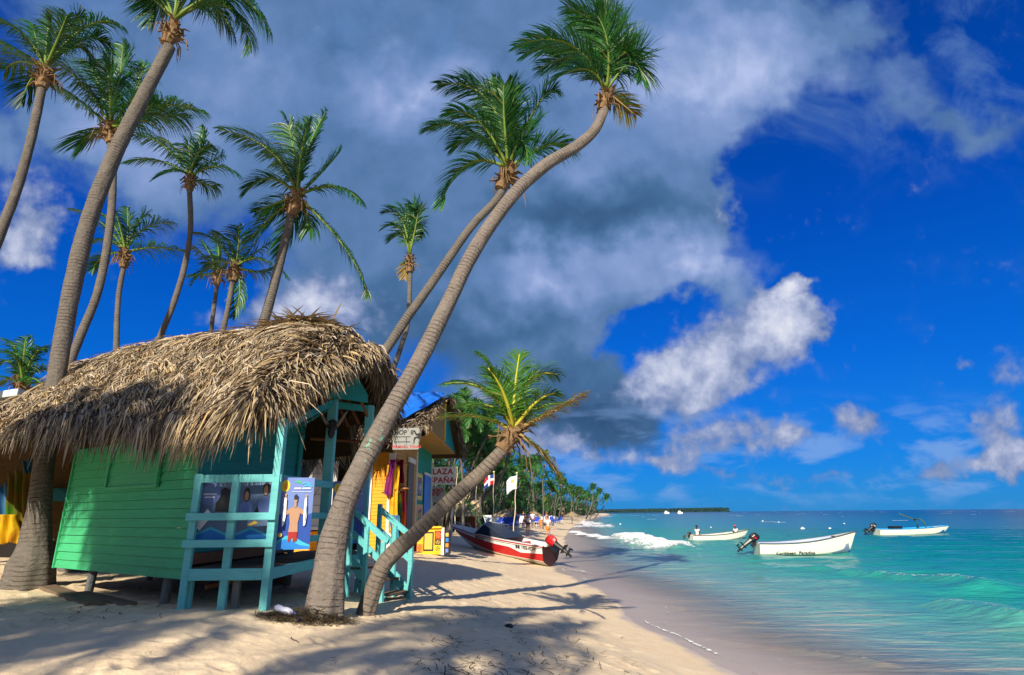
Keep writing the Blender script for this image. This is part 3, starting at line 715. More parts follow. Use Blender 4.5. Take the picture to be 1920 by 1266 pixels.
palm('coconut_palm', 'small palm with thin straight trunk standing between two thick leaning trunks at left',
     [(218, 690, 24, 12), (218, 655, 24, 12), (222, 560, 24.2, 10.5), (233, 495, 24.3, 10)],
     (236, 474), [(190, 418, 137, 392, -.3), (288, 464, 350, 472, -.3), (272, 428, 328, 420, .4), (240, 430, 238, 390, 0), (258, 418, 278, 402, .7), (204, 450, 170, 456, .5), (215, 425, 190, 400, .8), (225, 425, 215, 395, -.6), (195, 480, 175, 505, .4)],
     40, seed=18, basez=1, n=44, rcrown=.17, k=14, grav=.5, tone=.30)
palm('coconut_palm', 'palm whose crown overlaps a smaller neighbour, low over the middle of the thatch roof',
     [(412, 660, 22, 12), (418, 622, 22, 12), (427, 580, 22.1, 11), (438, 520, 22.3, 10.5)],
     (442, 500), [(408, 455, 368, 436, -.4), (490, 486, 542, 522, -.3), (447, 460, 447, 425, 0), (478, 455, 500, 420, .7), (450, 545, 438, 592, .1), (472, 478, 505, 455, .9), (425, 450, 400, 440, .9), (485, 510, 520, 500, .6), (415, 490, 385, 495, .5)],
     40, seed=19, basez=1, n=44, rcrown=.16, k=14, grav=.48, tone=.28)
palm('coconut_palm', 'small dark palm just left of and behind the overlapping palm above the roof',
     [(390, 660, 26, 9.5), (396, 618, 26, 9.5), (402, 570, 26.1, 9), (408, 530, 26.2, 8.5)],
     (408, 510), [(385, 505, 360, 532, -.3), (382, 480, 362, 462, 0), (410, 472, 402, 440, .4), (430, 490, 450, 480, .6), (395, 480, 378, 450, .8), (380, 515, 362, 515, .8), (425, 515, 440, 535, .2)],
     34, seed=20, basez=1, n=38, rcrown=.15, k=12, grav=.5, tone=.22)
palm('coconut_palm', 'small windswept palm with a tight plume crown, trunk rising right of the thatch roof',
     [(728, 740, 23, 13), (735, 700, 23, 12), (752, 650, 23.1, 11), (765, 600, 23.2, 10.5), (769, 512, 23.4, 10)],
     (768, 478), [(752, 410, 720, 398, 0), (765, 420, 750, 384, .3), (748, 428, 716, 430, -.3), (780, 425, 788, 446, .4), (758, 408, 735, 390, .6), (776, 402, 768, 384, .2), (755, 440, 728, 452, .6), (782, 410, 780, 395, -.4), (760, 500, 758, 520, .1, 1)],
     34, seed=21, basez=1, n=44, rcrown=.15, k=14, grav=.35, tone=.3, boot=.8)
palm('coconut_palm', 'leaning palm behind the porch, its trunk parallel to the tallest one',
     [(520, 985, 14.5, 38), (545, 930, 14.5, 30), (568, 892, 14.5, 27), (602, 838, 14.6, 24), (660, 750, 14.7, 22), (718, 665, 14.8, 21), (762, 598, 14.9, 20), (812, 528, 15, 19), (880, 430, 15.2, 17.5), (928, 378, 15.4, 17), (946, 350, 15.5, 18)],
     (953, 318), [(915, 188, 822, 158, -.4), (875, 242, 800, 242, .3), (880, 306, 826, 384, -.3), (938, 225, 922, 152, .3), (956, 240, 966, 166, 0), (1003, 205, 1040, 170, -.3), (1010, 278, 1064, 270, -.4), (985, 258, 1005, 225, .9), (905, 260, 850, 275, .9), (925, 200, 870, 150, .8), (900, 230, 840, 210, -.8), (975, 265, 990, 300, -.6), (945, 215, 945, 160, -.8)],
     72, seed=22, slim=.86, basez=1, n=72, rcrown=.17, k=24, grav=.42, tone=.32)
# ---------------------------------------------------------------- the green hut
ZB, ZT, ZR = 1.464, 1.568, 2.76         # wall bottom, deck top, top rail
hA = onz(105, 1058, ZB); hB = onz(342, 1079, ZB); hC = onz(495, 1145, gz(*onz(495, 1145, 1.0).xy)); hD = Vector((-3.34, 10.9, 0)); hE = Vector((-2.80, 11.5, 0)); hF = at(547, 1000, 11.9)
def zz(p, z): return Vector((p[0], p[1], z))
hut = empty('thatched_hut', zz((hA+hB)/2, gz((hA.x+hB.x)/2, (hA.y+hB.y)/2)), 'crooked green and turquoise wooden hut on stilts under a shaggy thatch roof', 'hut')
def boards(mb, p, q, z0, z1, n, thick=.03, lap=.012, m=0, out=None, holes=None, z1b=None):
    """lapped horizontal boards between plan points p,q"""
    p, q = zz(p, 0), zz(q, 0); d = (q-p); o = out or Vector((d.y, -d.x, 0)).normalized()
    if z1b is None: z1b = z1
    for i in range(n):
        za0 = z0+(z1-z0)*i/n; za1 = z0+(z1-z0)*(i+1)/n-.004; zb0 = z0+(z1b-z0)*i/n; zb1 = z0+(z1b-z0)*(i+1)/n-.004
        w = random.uniform(-.003, .003); l2 = lap+.004
        P = [zz(p, za0)+o*(l2+w), zz(q, zb0)+o*(l2-w), zz(q, zb1)+o*.001, zz(p, za1)+o*.001]
        Bk = [v-o*thick for v in P]
        mb.face(P, m); mb.face(Bk[::-1], m)
        for a in range(4): mb.face([P[a], Bk[a], Bk[(a+1) % 4], P[(a+1) % 4]], m)
fdir = (zz(hB, 0)-zz(hA, 0)).normalized(); fout = Vector((fdir.y, -fdir.x, 0))
mb = MB(); boards(mb, hA, hB, ZB-.05, 3.45, 15, lap=.020); mb.build('front_wall', M_green, hut)
# shuttered window set in the front wall
w0 = zz(hA, 0)+fdir*((zz(hB, 0)-zz(hA, 0)).length*.36); w1 = zz(hA, 0)+fdir*((zz(hB, 0)-zz(hA, 0)).length*.76)
win = MB(); boards(win, w0+fout*.03, w1+fout*.03, 2.72, 3.5, 4, lap=.008); wino = win.build('window_shutter', M_green, hut)
fr = MB()
for a, b in ((zz(w0, 2.70), zz(w1, 2.70)), (zz(w0, 3.5), zz(w1, 3.5))): fr.beam(a+fout*.05, b+fout*.05, .05, .05)
for w in (w0, w1): fr.beam(zz(w, 2.68)+fout*.052, zz(w, 3.52)+fout*.052, .05, .05, up=fdir)
fr.build('frame', M_green, wino, bevel=.004)
mb = MB(); mb.beam(zz(hA, ZB-.06)+fout*.02-fdir*.01, zz(hA, 3.5)+fout*.02-fdir*.01, .05, .04, up=fdir); mb.build('corner_trim', M_green, hut)
hG = zz(hA, 0)+Vector((.9, 3.2, 0))
mb = MB(); boards(mb, hG, hA, ZB-.05, 3.5, 14); boards(mb, hF, hG, ZB-.05, 3.5, 14); mb.build('rear_walls', M_green, hut)
mb = MB(); boards(mb, hB, hF, ZT+.02, 3.45, 12, lap=.006, z1b=4.0); mb.build('porch_wall', M_teal, hut)
fn2 = (zz(hF, 0)-zz(hB, 0)).normalized(); on2 = Vector((fn2.y, -fn2.x, 0))
mb = MB(); mb.beam(zz(hB, ZT+.10)+on2*.045, zz(hF, ZT+.10)+on2*.045, .05, .15); mb.build('skirting_board', M_brown, hut, bevel=.004)
mb = MB(); mb.beam(zz(hF, ZT)+on2*.03-fn2*.03, zz(hF, 4.1)+on2*.03-fn2*.03, .16, .05, up=on2); mb.build('wall_end_board', M_teal, hut, bevel=.004)
# floor slab, deck boards
mb = MB()
und = [zz(hA, 1.40)-fout*.05, zz(hB, 1.40)-fout*.05, zz(hF, 1.40), zz(hG, 1.40)]
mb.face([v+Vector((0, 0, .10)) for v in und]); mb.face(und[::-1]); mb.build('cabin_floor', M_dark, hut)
dk = MB(); hH = at(668, 1010, 12.6); hH2 = zz(hF, 0)+Vector((0, .7, 0))
def lerp(a, b, t): return Vector(a)*(1-t)+Vector(b)*t
L0, L1 = [zz(hB, 0), zz(hF, 0), zz(hH2, 0)], [zz(hC, 0), zz(hD, 0), zz(hH, 0)]
nb_ = 20
for i in range(nb_):
    for s in range(1):
        t0, t1 = i/nb_, (i+.94)/nb_
        def pl(L_, t): return lerp(L_[0], L_[1], t/.78) if t < .78 else lerp(L_[1], L_[2], (t-.78)/.22)
        a, b, c, d = pl(L0, t0), pl(L1, t0), pl(L1, t1), pl(L0, t1)
        top = [zz(v, ZT-.004*random.random()) for v in (a, b, c, d)]; bt = [v-Vector((0, 0, .03)) for v in top]
        dk.face(top); dk.face(bt[::-1]); dk.face([top[0], bt[0], bt[1], top[1]]); dk.face([top[3], top[2], bt[2], bt[3]]); dk.face([top[1], bt[1], bt[2], top[2]])
dk.face([zz(hD, ZT-.006), zz(hE, ZT-.006), zz(hH, ZT-.006)]); dk.face([zz(hD, ZT-.03), zz(hH, ZT-.03), zz(hE, ZT-.03)])
dk.build('deck_floor', M_floor, hut)
ex_ = (zz(hC, 0)-zz(hB, 0)).normalized(); ey_ = (zz(hD, 0)-zz(hC, 0)).normalized()
pB = zz(hB, 0)+Vector((.10, -.10, 0)); pM = lerp(zz(hB, 0), zz(hC, 0), .53)+Vector((0.0, -.06, 0))
def upright(name, base, z0, z1, w=.115, d=.10, matr=None, lean=(0, 0)):
    mb = MB(); p = zz(base, z0); q = zz(base, z1)+Vector((lean[0], lean[1], 0))
    mb.beam(p, q, w, d, up=(0, 1, 0)); return mb.build(name, matr or M_aqua, hut, bevel=.006)
zg = lambda p: gz(p[0], p[1])-.15
upright('deck_post', pB, zg(pB), ZR+.07, .10, .07, lean=(.0, .0))
upright('deck_post', pB+Vector((.02, .08, 0)), zg(pB), ZT-.02, .12, .07)
upright('deck_post', pM, zg(pM), ZR+.03, .105, .07)
upright('deck_post', pM+Vector((.13, .10, 0)), zg(pM), ZT-.1, .09, .07, M_stone)
pC = zz(hC, 0)
upright('porch_post', pC, zg(pC), 3.62, .105, .13)
upright('porch_post', hD, zg(hD), 4.75, .16, .14)
upright('porch_post', hE, zg(hE), 4.30, .15, .13)
for nm, z, h in (('top_rail', ZR, .11), ('middle_rail', 2.24, .10), ('lower_rail', 1.885, .10)):
    mb = MB(); off = Vector((0, -.10 if nm != 'top_rail' else -.02, 0))
    mb.beam(zz(pB, z)+off-ex_*.06, zz(pC, z)+off*1.0+ex_*.07, .032, h); mb.build(nm, M_aqua, hut, bevel=.005)
    mb = MB(); mb.beam(zz(hC, z)+Vector((.03, .12, 0)), zz(hD, z)+Vector((.10, 0, 0)), .032, h); mb.build(nm, M_teal if nm == 'none' else M_aqua, hut, bevel=.005)
    mb = MB(); mb.beam(zz(hD, z)+Vector((.08, .02, 0)), zz(hE, z)+Vector((0, -.05, 0)), .032, h); mb.build(nm, M_aqua, hut, bevel=.005)
mb = MB(); mb.beam(zz(pB, ZT-.085)+Vector((.06, -.035, 0)), zz(pC, ZT-.085)+Vector((-.055, -.03, 0)), .05, .15); mb.build('deck_beam', M_aqua, hut, bevel=.006)
mb = MB(); mb.beam(zz(hC, ZT-.085)+Vector((.03, .06, 0)), zz(hD, ZT-.085)+Vector((.05, -.07, 0)), .05, .15); mb.build('deck_beam', M_aqua, hut, bevel=.006)
mb = MB(); mb.beam(zz(hD, ZT-.085)+Vector((.05, .03, 0)), zz(hE, ZT-.085), .05, .15); mb.build('deck_beam', M_aqua, hut, bevel=.006)
mb = MB(); mb.beam(zz(pB, 1.30)+Vector((.1, .4, -.02)), zz(hD, 1.42)+Vector((-.2, -.5, 0)), .06, .06); mb.build('floor_joist', M_brown, hut); mb = MB(); mb.beam(zz(hG, 1.35), zz(hH, 1.35), .12, .14); mb.build('floor_joist', M_brown, hut)
def stilt(p, w=.12):
    mb = MB(); mb.tube([zz(p, zg(p)), zz(p, 1.45)+Vector((.03, 0, 0))], w/2, 10); mb.build('stilt', M_stone, hut)
for t in (.27, .85): stilt(lerp(hA, hB, t)-fout*.12, .13)
stilt(zz(hG, 0)+Vector((.3, -.2, 0))); stilt(zz(hF, 0)); stilt(lerp(hA, hG, .5)+Vector((.3, 0, 0)))
# boarded-in back of the crawl space keeps the underside dark
mb = MB(); boards(mb, hG+Vector((.2, .1, 0)), hF+Vector((-.1, .1, 0)), .85, 1.4, 3); mb.build('crawl_space_boards', M_brown, hut)
# gable board on the porch
gA, gB_ = at(603, 745, 10.62), at(684, 752, 11.28)
gz0 = (gA.z+gB_.z)/2
ap = at(642, 668, 10.95)
def gabl(off):
    o = Vector((.6, -.5, 0)).normalized()*off
    return [zz(gA, gz0-.02)+o, zz(gB_, gz0-.02)+o, at(684, 742, 11.28)+o, ap+o, at(603, 724, 10.62)+o]
mb = MB(); a_, b_ = gabl(.10), gabl(.055); mb.face(a_); mb.face(b_[::-1])
for i in range(5): mb.face([a_[i], b_[i], b_[(i+1) % 5], a_[(i+1) % 5]])
mb.build('gable_board', M_teal, hut)
mb = MB(); mb.beam(zz(hD, gz0-.06), zz(hF, 4.05), .07, .16); mb.beam(zz(hD, gz0-.10)+Vector((0, .08, 0)), zz(hE, gz0-.10), .07, .12); mb.beam(zz(hC, 3.5), zz(hD, gz0-.05), .07, .12); mb.build('porch_beam', M_teal, hut)
mb = MB()
for t in (0., .35, .7): mb.tube([zz(hE, 4.0)+Vector((-.9*t, 1.2*t, 0)), zz(hF, 4.9)+Vector((.9-1.0*t, -1.1+1.4*t, .5))], .035, 6)
mb.tube([zz(hF, 3.75)+Vector((.1, .3, 0)), zz(hE, 3.7)+Vector((.2, 1.2, 0))], .03, 6)
mb.build('rafter', M_brown, hut)
# house number plate
pl_ = zz(hF, 3.86)+on2*.065-fn2*.04
tx_o = MB(); tx_o.box(pl_, on2*.004, Vector((-on2.y, on2.x, 0))*.075, Vector((0, 0, .13)), 0); plate = tx_o.build('number_plate', M_teal, hut)
def text_obj(name, s, size, origin, right, upv, matr, parent, ext=.002, align='CENTER', spacing=1.0, bold=0.0):
    cu_ = bpy.data.curves.new(name, 'FONT'); cu_.body = s; cu_.size = size; cu_.extrude = ext; cu_.align_x = align; cu_.align_y = 'CENTER'; cu_.resolution_u = 3; cu_.space_character = spacing; cu_.offset = bold
    o = bpy.data.objects.new('tmp', cu_); COL.objects.link(o); dg = bpy.context.evaluated_depsgraph_get(); dg.update()
    me = bpy.data.meshes.new_from_object(o.evaluated_get(dg)); bpy.data.objects.remove(o); bpy.data.curves.remove(cu_)
    right = Vector(right).normalized(); upv = Vector(upv); upv = (upv-right*upv.dot(right)).normalized(); nrm = right.cross(upv)
    Mx = Matrix((right, upv, nrm)).transposed().to_4x4(); Mx.translation = Vector(origin)
    me.transform(Mx)
    if parent is not None: me.transform(parent_matrix(parent).inverted())
    me.materials.clear(); me.materials.append(matr); me.name = name
    r = bpy.data.objects.new(name, me); COL.objects.link(r)
    if parent is not None: r.parent = parent
    return r
M_ink = simple('black_lettering', (.012, .012, .014), .6, .1, 5, 0)
M_redink = simple('red_lettering', (.42, .02, .03), .6, .1, 5, 0)
text_obj('numeral', '3', .24, pl_+on2*.006, Vector((-on2.y, on2.x, 0)), (0, 0, 1), M_ink, plate, bold=.006)
# stair with its handrails
st = empty('porch_stairs', (0, 0, 0)); st.parent = hut; st.location = parent_matrix(hut).inverted() @ Vector((-2.5, 11.1, gz(-2.5, 11.1)))
sa = Vector((-2.86, 11.0, 0)); sb_ = Vector((-2.18, 10.6, 0)); sd_ = (sb_-sa).normalized(); sn = Vector((-sd_.y, sd_.x, 0))
gzs = gz(sb_.x, sb_.y)
for k in range(3):
    t = (k+.5)/3; c = lerp(sa, sb_, t)+sn*.35; mb = MB(); mb.box(zz(c, ZT-(ZT-gzs)*(k+1)/3.4), sd_*.13, sn*.38, Vector((0, 0, .018))); mb.build('tread', M_floor, st, bevel=.004)
for si, off in enumerate((0.0, .72)):
    o = sn*off; mb = MB()
    mb.beam(zz(sa+o, ZT-.08), zz(sb_+o, gzs+.0), .04, .18); mb.build('stringer', M_aqua, st, bevel=.004)
    mb = MB(); mb.beam(zz(sa+o, 2.36)-sd_*.06, zz(sb_+o, 1.80)+sd_*.06, .05, .10); mb.build('handrail', M_aqua, st, bevel=.005)
    mb = MB(); mb.beam(zz(sa+o, 1.98)-sd_*.04, zz(sb_+o, 1.42)+sd_*.02, .045, .10); mb.build('lower_handrail', M_aqua, st, bevel=.005)
    for t, z0, z1 in ((0.0, zg(sa), 2.44), (.5, gzs-.05, 2.05), (1.0, gzs-.1, 1.80)):
        mb = MB(); p = lerp(sa, sb_, t)+o-sn*.045; mb.beam(zz(p, z0), zz(p, z1), .09, .05, up=sn); mb.build('stair_post', M_aqua, st, bevel=.005)
# ---- thatch roof
RDG = [(-90, 822, 13.0), (0, 772, 12.9), (60, 742, 12.8), (120, 702, 12.7), (170, 678, 12.5), (250, 652, 12.2), (350, 632, 11.85), (480, 620, 11.4), (570, 606, 11.1), (650, 622, 10.95), (702, 655, 10.95)]
EAV = [(-190, 842, 10.3), (-60, 820, 9.95), (60, 792, 9.6), (130, 788, 9.4), (200, 789, 9.2), (270, 790, 9.0), (330, 784, 8.85), (395, 773, 8.7), (440, 760, 8.6), (475, 746, 8.6), (505, 734, 8.7)]
RDGw = np.array([at(*p) for p in RDG]); EAVw = np.array([at(*p) for p in EAV])
def cpt(P, u):
    t = np.clip(u, 0, 1)*(len(P)-1); i = np.clip(t.astype(int), 0, len(P)-2); f = (t-i)[:, None]
    return P[i]*(1-f)+P[i+1]*f
def roofS(u, v):
    a = cpt(RDGw, u); b = cpt(EAVw, u); p = a*(1-v[:, None])+b*v[:, None]
    bulge = np.sin(np.pi*np.clip(v, 0, 1))*.16+.05*(fbm(u*14, v*5, 3)-.5)*2
    p[:, 2] += bulge*.75; p[:, 1] -= bulge*.55
    return p
BKw = RDGw+np.array([.62, 1.9, -2.15]); BKw[:, 0] += np.linspace(.9, -.25, len(BKw))
BKw[-1] = np.array(at(722, 775, 12.4)); BKw[-2] = BKw[-1]+np.array([-.8, .2, .05])
def roofB(u, v):
    a = cpt(RDGw, u); b = cpt(BKw, u); p = a*(1-v[:, None])+b*v[:, None]; bl = np.sin(np.pi*v)*.22
    p[:, 2] += bl*.6; p[:, 1] += bl*.5; p[:, 0] += bl*.45*u**6
    return p
def thatch_blades(fs, n, rng, vdist, Ls, ang0=-.35, spread=.38, lift=.035, lw=(.012, .034), droop=.5, tone=None, u_rng=(0, 1), umargin=0.0):
    u = rng.uniform(u_rng[0], u_rng[1], n); v = vdist(n)
    # clump strands
    P = fs(u, np.clip(v, 0, 1)); e = 2e-3
    Du = fs(np.clip(u+e, 0, 1), np.clip(v, 0, 1))-fs(np.clip(u-e, 0, 1), np.clip(v, 0, 1)); Dv = fs(u, np.clip(v+e, 0, 1))-fs(u, np.clip(v-e, 0, 1))
    Du /= np.linalg.norm(Du, axis=1)[:, None]+1e-9; Dv /= np.linalg.norm(Dv, axis=1)[:, None]+1e-9
    Nn = np.cross(Dv, Du); Nn /= np.linalg.norm(Nn, axis=1)[:, None]+1e-9
    Nn *= np.sign(Nn[:, 2:3]+1e-9)
    cl = fbm(u*60, v*16, 12, 3)-.5
    ang = ang0+cl*2.6*spread+rng.normal(0, spread*.75, n)
    side = np.cross(Nn, Dv)
    D = Dv*np.cos(ang)[:, None]+Du*np.sin(ang)[:, None]
    Ln = rng.uniform(Ls[0], Ls[1], n)*(1+.5*(v > .93)); lw_ = rng.uniform(lw[0], lw[1], n)
    P = P+Nn*(rng.uniform(-.05, .035, n)+.09*cl+.02)[:, None]
    lf = rng.normal(lift, lift*1.3, n)
    wv = np.cross(D, Nn); tw = rng.uniform(-1, 1, n); wv = wv*np.cos(tw)[:, None]+Nn*np.sin(tw)[:, None]
    pts = [P]; d = D+Nn*(lf*3)[:, None]
    g = np.array([0, 0, -1.0])
    for k in range(3):
        vv = np.clip(v+.06*k, 0, 1.2); hang = np.clip((vv-.9)*5, 0, 1)[:, None]
        dd = d+g*(droop*(k*.16)+.0)*(1+3*hang)-Nn*(.16*k*(1-hang))
        dd /= np.linalg.norm(dd, axis=1)[:, None]; pts.append(pts[-1]+dd*(Ln/3)[:, None])
    wid = (.6, 1.0, .7, .08); V = []
    for k in range(4): V.append(pts[k]+wv*(lw_*wid[k]*.5)[:, None]); V.append(pts[k]-wv*(lw_*wid[k]*.5)[:, None])
    V = np.stack(V, 1).reshape(-1, 3); base = (np.arange(n)*8)[:, None]
    Fq = np.concatenate([base+np.array([2*k, 2*k+1, 2*k+3, 2*k+2])[None] for k in range(3)])
    tn = np.clip(rng.beta(.9, .9, n)*1.0+.7*cl, 0.02, 1) if tone is None else np.clip(rng.normal(tone, .18, n)+.4*cl, 0, 1)
    return V, Fq, np.repeat(tn, 8)
tr = np.random.default_rng(5)
G = [thatch_blades(roofS, 40000, tr, lambda n: 1-tr.random(n)**1.0, (.18, .52), ang0=-.28, lw=(.008, .028), lift=.015, spread=.45),
     thatch_blades(roofS, 5200, tr, lambda n: tr.uniform(.82, 1.0, n), (.35, .75), ang0=-.12, spread=.25, droop=1.0),
     thatch_blades(roofS, 3600, tr, lambda n: tr.uniform(.0, .16, n), (.3, .6), ang0=-1.1, spread=.5),
     thatch_blades(roofS, 4200, tr, lambda n: tr.uniform(0, 1, n), (.35, .75), ang0=.15, spread=.45, u_rng=(.86, 1.0), lw=(.02, .055), lift=.07),
     thatch_blades(roofB, 5200, tr, lambda n: tr.random(n), (.3, .7), ang0=.1, u_rng=(.55, 1.0)),
     thatch_blades(roofB, 1500, tr, lambda n: tr.random(n), (.3, .7), ang0=.1, u_rng=(0., .55))]
def rake(fs, n, rng, L_=(.35, .8), u=1.0, tone=.42, out=(.3, -.2)):
    """leaves hanging over the sloping gable edge"""
    v = rng.random(n); P = fs(np.full(n, u), v)
    P = P+rng.normal(0, .05, (n, 3)); d = np.stack([out[0]+rng.normal(0, .25, n), out[1]+rng.normal(0, .25, n), np.full(n, -.55)+rng.normal(0, .25, n)], 1)
    d /= np.linalg.norm(d, axis=1)[:, None]; Ln = rng.uniform(L_[0], L_[1], n)*(.6+.4*v); lw_ = rng.uniform(.016, .05, n)
    wv = np.cross(d, rng.normal(0, 1, (n, 3))); wv /= np.linalg.norm(wv, axis=1)[:, None]
    pts = [P]
    for k in range(3):
        dd = d+np.array([0, 0, -.55*k]); dd /= np.linalg.norm(dd, axis=1)[:, None]; pts.append(pts[-1]+dd*(Ln/3)[:, None])
    wid = (.6, 1.0, .7, .08); V = []
    for k in range(4): V.append(pts[k]+wv*(lw_*wid[k]*.5)[:, None]); V.append(pts[k]-wv*(lw_*wid[k]*.5)[:, None])
    V = np.stack(V, 1).reshape(-1, 3); base = (np.arange(n)*8)[:, None]
    Fq = np.concatenate([base+np.array([2*k, 2*k+1, 2*k+3, 2*k+2])[None] for k in range(3)])
    return V, Fq, np.repeat(np.clip(rng.normal(tone, .22, n), 0, 1), 8)
G += [rake(roofS, 3600, tr, out=(.25, -.3), tone=.55), rake(roofB, 3000, tr, (.3, .75), out=(.06, -.1), tone=.4), rake(roofB, 1800, tr, (.3, .8), u=.985, out=(.3, .1), tone=.42), rake(roofS, 1400, tr, (.25, .5), u=.985, out=(.6, -.1), tone=.6)]
# tuft on the ridge peak
n_ = 260; uu = np.clip(tr.normal(.80, .035, n_), 0, 1); Pp = cpt(RDGw, uu)+tr.normal(0, .04, (n_, 3))+np.array([0, 0, .06])
dd_ = np.stack([tr.normal(-.1, .9, n_), tr.normal(-.15, .3, n_), tr.normal(.02, .09, n_)], 1); dd_ /= np.linalg.norm(dd_, axis=1)[:, None]
Ln_ = tr.uniform(.3, .75, n_); wv_ = np.cross(dd_, np.array([0, .4, 1.0])); wv_ /= np.linalg.norm(wv_, axis=1)[:, None]
Vt = []
for k, w in enumerate((.5, 1, .7, .05)):
    q = Pp+dd_*(Ln_*k/3)[:, None]+np.array([0, 0, -.03*k*k/3]); Vt += [q+wv_*.02*w, q-wv_*.02*w]
Vt = np.stack(Vt, 1).reshape(-1, 3); bs = (np.arange(n_)*8)[:, None]
G.append((Vt, np.concatenate([bs+np.array([2*k, 2*k+1, 2*k+3, 2*k+2])[None] for k in range(3)]), np.repeat(np.clip(tr.normal(.65, .2, n_), 0, 1), 8)))
V, Fq, T = cat_geo(G)
roof = mesh_obj('thatch_roof', V, Fq, M_thatch, hut, attrs={'tone': T})
# underlay body with thickness
gu, gv = np.meshgrid(np.linspace(0, 1, 60), np.linspace(0, 1, 16), indexing='ij')
def sheet(fs, off):
    p = fs(gu.ravel(), gv.ravel()); p[:, 2] += off; return p
mm = 16; ii = (np.arange(59)[:, None]*mm+np.arange(15)[None]).ravel(); fq = np.stack([ii, ii+1, ii+mm+1, ii+mm], 1)
Vs = np.concatenate([sheet(roofS, -.10), sheet(roofS, -.26), sheet(roofB, -.10), sheet(roofB, -.26)]); k = 60*mm
mesh_obj('underlay', Vs, np.concatenate([fq, fq[:, ::-1]+k, fq[:, ::-1]+2*k, fq+3*k]), M_under, roof)
# ---- posters, horns
def slab(mb, c, right, upv, pts, z, th=.004, m=0):
    """flat printed shape: pts in (x,y) on plane at c"""
    n = right.cross(upv).normalized(); P = [c+right*x+upv*y+n*(z+th) for x, y in pts]; mb.face(P, m)
def poster_panel(name, label, c, right, w, h, matr, prints, tilt=0.0):
    right = right.normalized(); upv = Vector((0, 0, 1)); n = right.cross(upv)
    mb = MB(); mb.box(c, right*w/2, upv*h/2, n*.004)
    o = mb.build(name, matr); tag(o, label, 'poster')
    groups = {}
    for mt, pts in prints: groups.setdefault(mt.name, (mt, []))[1].append(pts)
    z = .006
    for i, (mt, pts) in enumerate(prints):
        pass
    mb = MB(); mats_ = []
    for i, (mt, pts) in enumerate(prints):
        if mt not in mats_: mats_.append(mt)
        slab(mb, c, right, upv, [((x-.5)*w, (y-.5)*h) for x, y in pts], .004+.0012*i, .001, mats_.index(mt))
    mb.build('printed_picture', mats_, o); return o
def ell(cx, cy, rx, ry, n=16, a0=0): return [(cx+rx*math.cos(a0+2*math.pi*i/n), cy+ry*math.sin(a0+2*math.pi*i/n)) for i in range(n)]
P_ = lambda nm, c: simple(nm, c, .45, .18, 5, 0)
M_pblue = P_('print_pale_blue', (.14, .22, .52)); M_pdeep = P_('print_deep_blue', (.02, .07, .34)); M_pmid = P_('print_mid_blue', (.02, .20, .62)); M_pwhite = P_('print_white', (.75, .78, .82)); M_pskin = P_('print_skin', (.42, .25, .16)); M_pdark = P_('print_dark', (.02, .022, .03)); M_pyel = P_('print_yellow', (.72, .55, .03)); M_pred = P_('print_red', (.36, .025, .02)); M_pgreen = P_('print_green', (.05, .42, .16)); M_pgrey = P_('print_grey_blue', (.10, .17, .30)); M_pgold = P_('print_gold', (.6, .42, .08)); M_psun = P_('print_orange', (.75, .25, .03)); M_pcy = P_('print_cyan', (.05, .42, .62))
def limb(x0, y0, x1, y1, w0, w1):
    dx, dy = x1-x0, y1-y0; l = math.hypot(dx, dy); nx, ny = -dy/l, dx/l
    return [(x0+nx*w0, y0+ny*w0), (x0-nx*w0, y0-ny*w0), (x1-nx*w1, y1-ny*w1), (x1+nx*w1, y1+ny*w1)]
waves = [(M_pdeep, [(0, 0), (1, 0), (1, .50), (.8, .46), (.6, .5), (.4, .45), (.2, .5), (0, .47)]), (M_pcy, [(0, 0), (1, 0), (1, .06), (.8, .10), (.55, .17), (.3, .19), (.1, .13), (0, .08)]), (M_pmid, [(0, 0), (1, 0), (1, .04), (.7, .06), (.4, .14), (.2, .13), (0, .05)])]
header = [(M_pyel, ell(.16, .88, .13, .085)), (M_psun, ell(.17, .87, .06, .05)), (M_pgreen, [(.42, .93), (.52, .965), (.60, .94), (.66, .91), (.55, .925)]), (M_pcy, [(.62, .91), (.75, .94), (.92, .91), (.92, .895), (.76, .92), (.64, .90)]), (M_pcy, [(.70, .885), (.84, .905), (.95, .875), (.94, .86), (.83, .885), (.7, .87)]), (M_pwhite, [(.42, .855), (.62, .855), (.62, .835), (.42, .835)]), (M_pwhite, [(.66, .855), (.9, .855), (.9, .838), (.66, .838)]), (M_pwhite, [(.36, .80), (.94, .80), (.94, .795), (.36, .795)])]
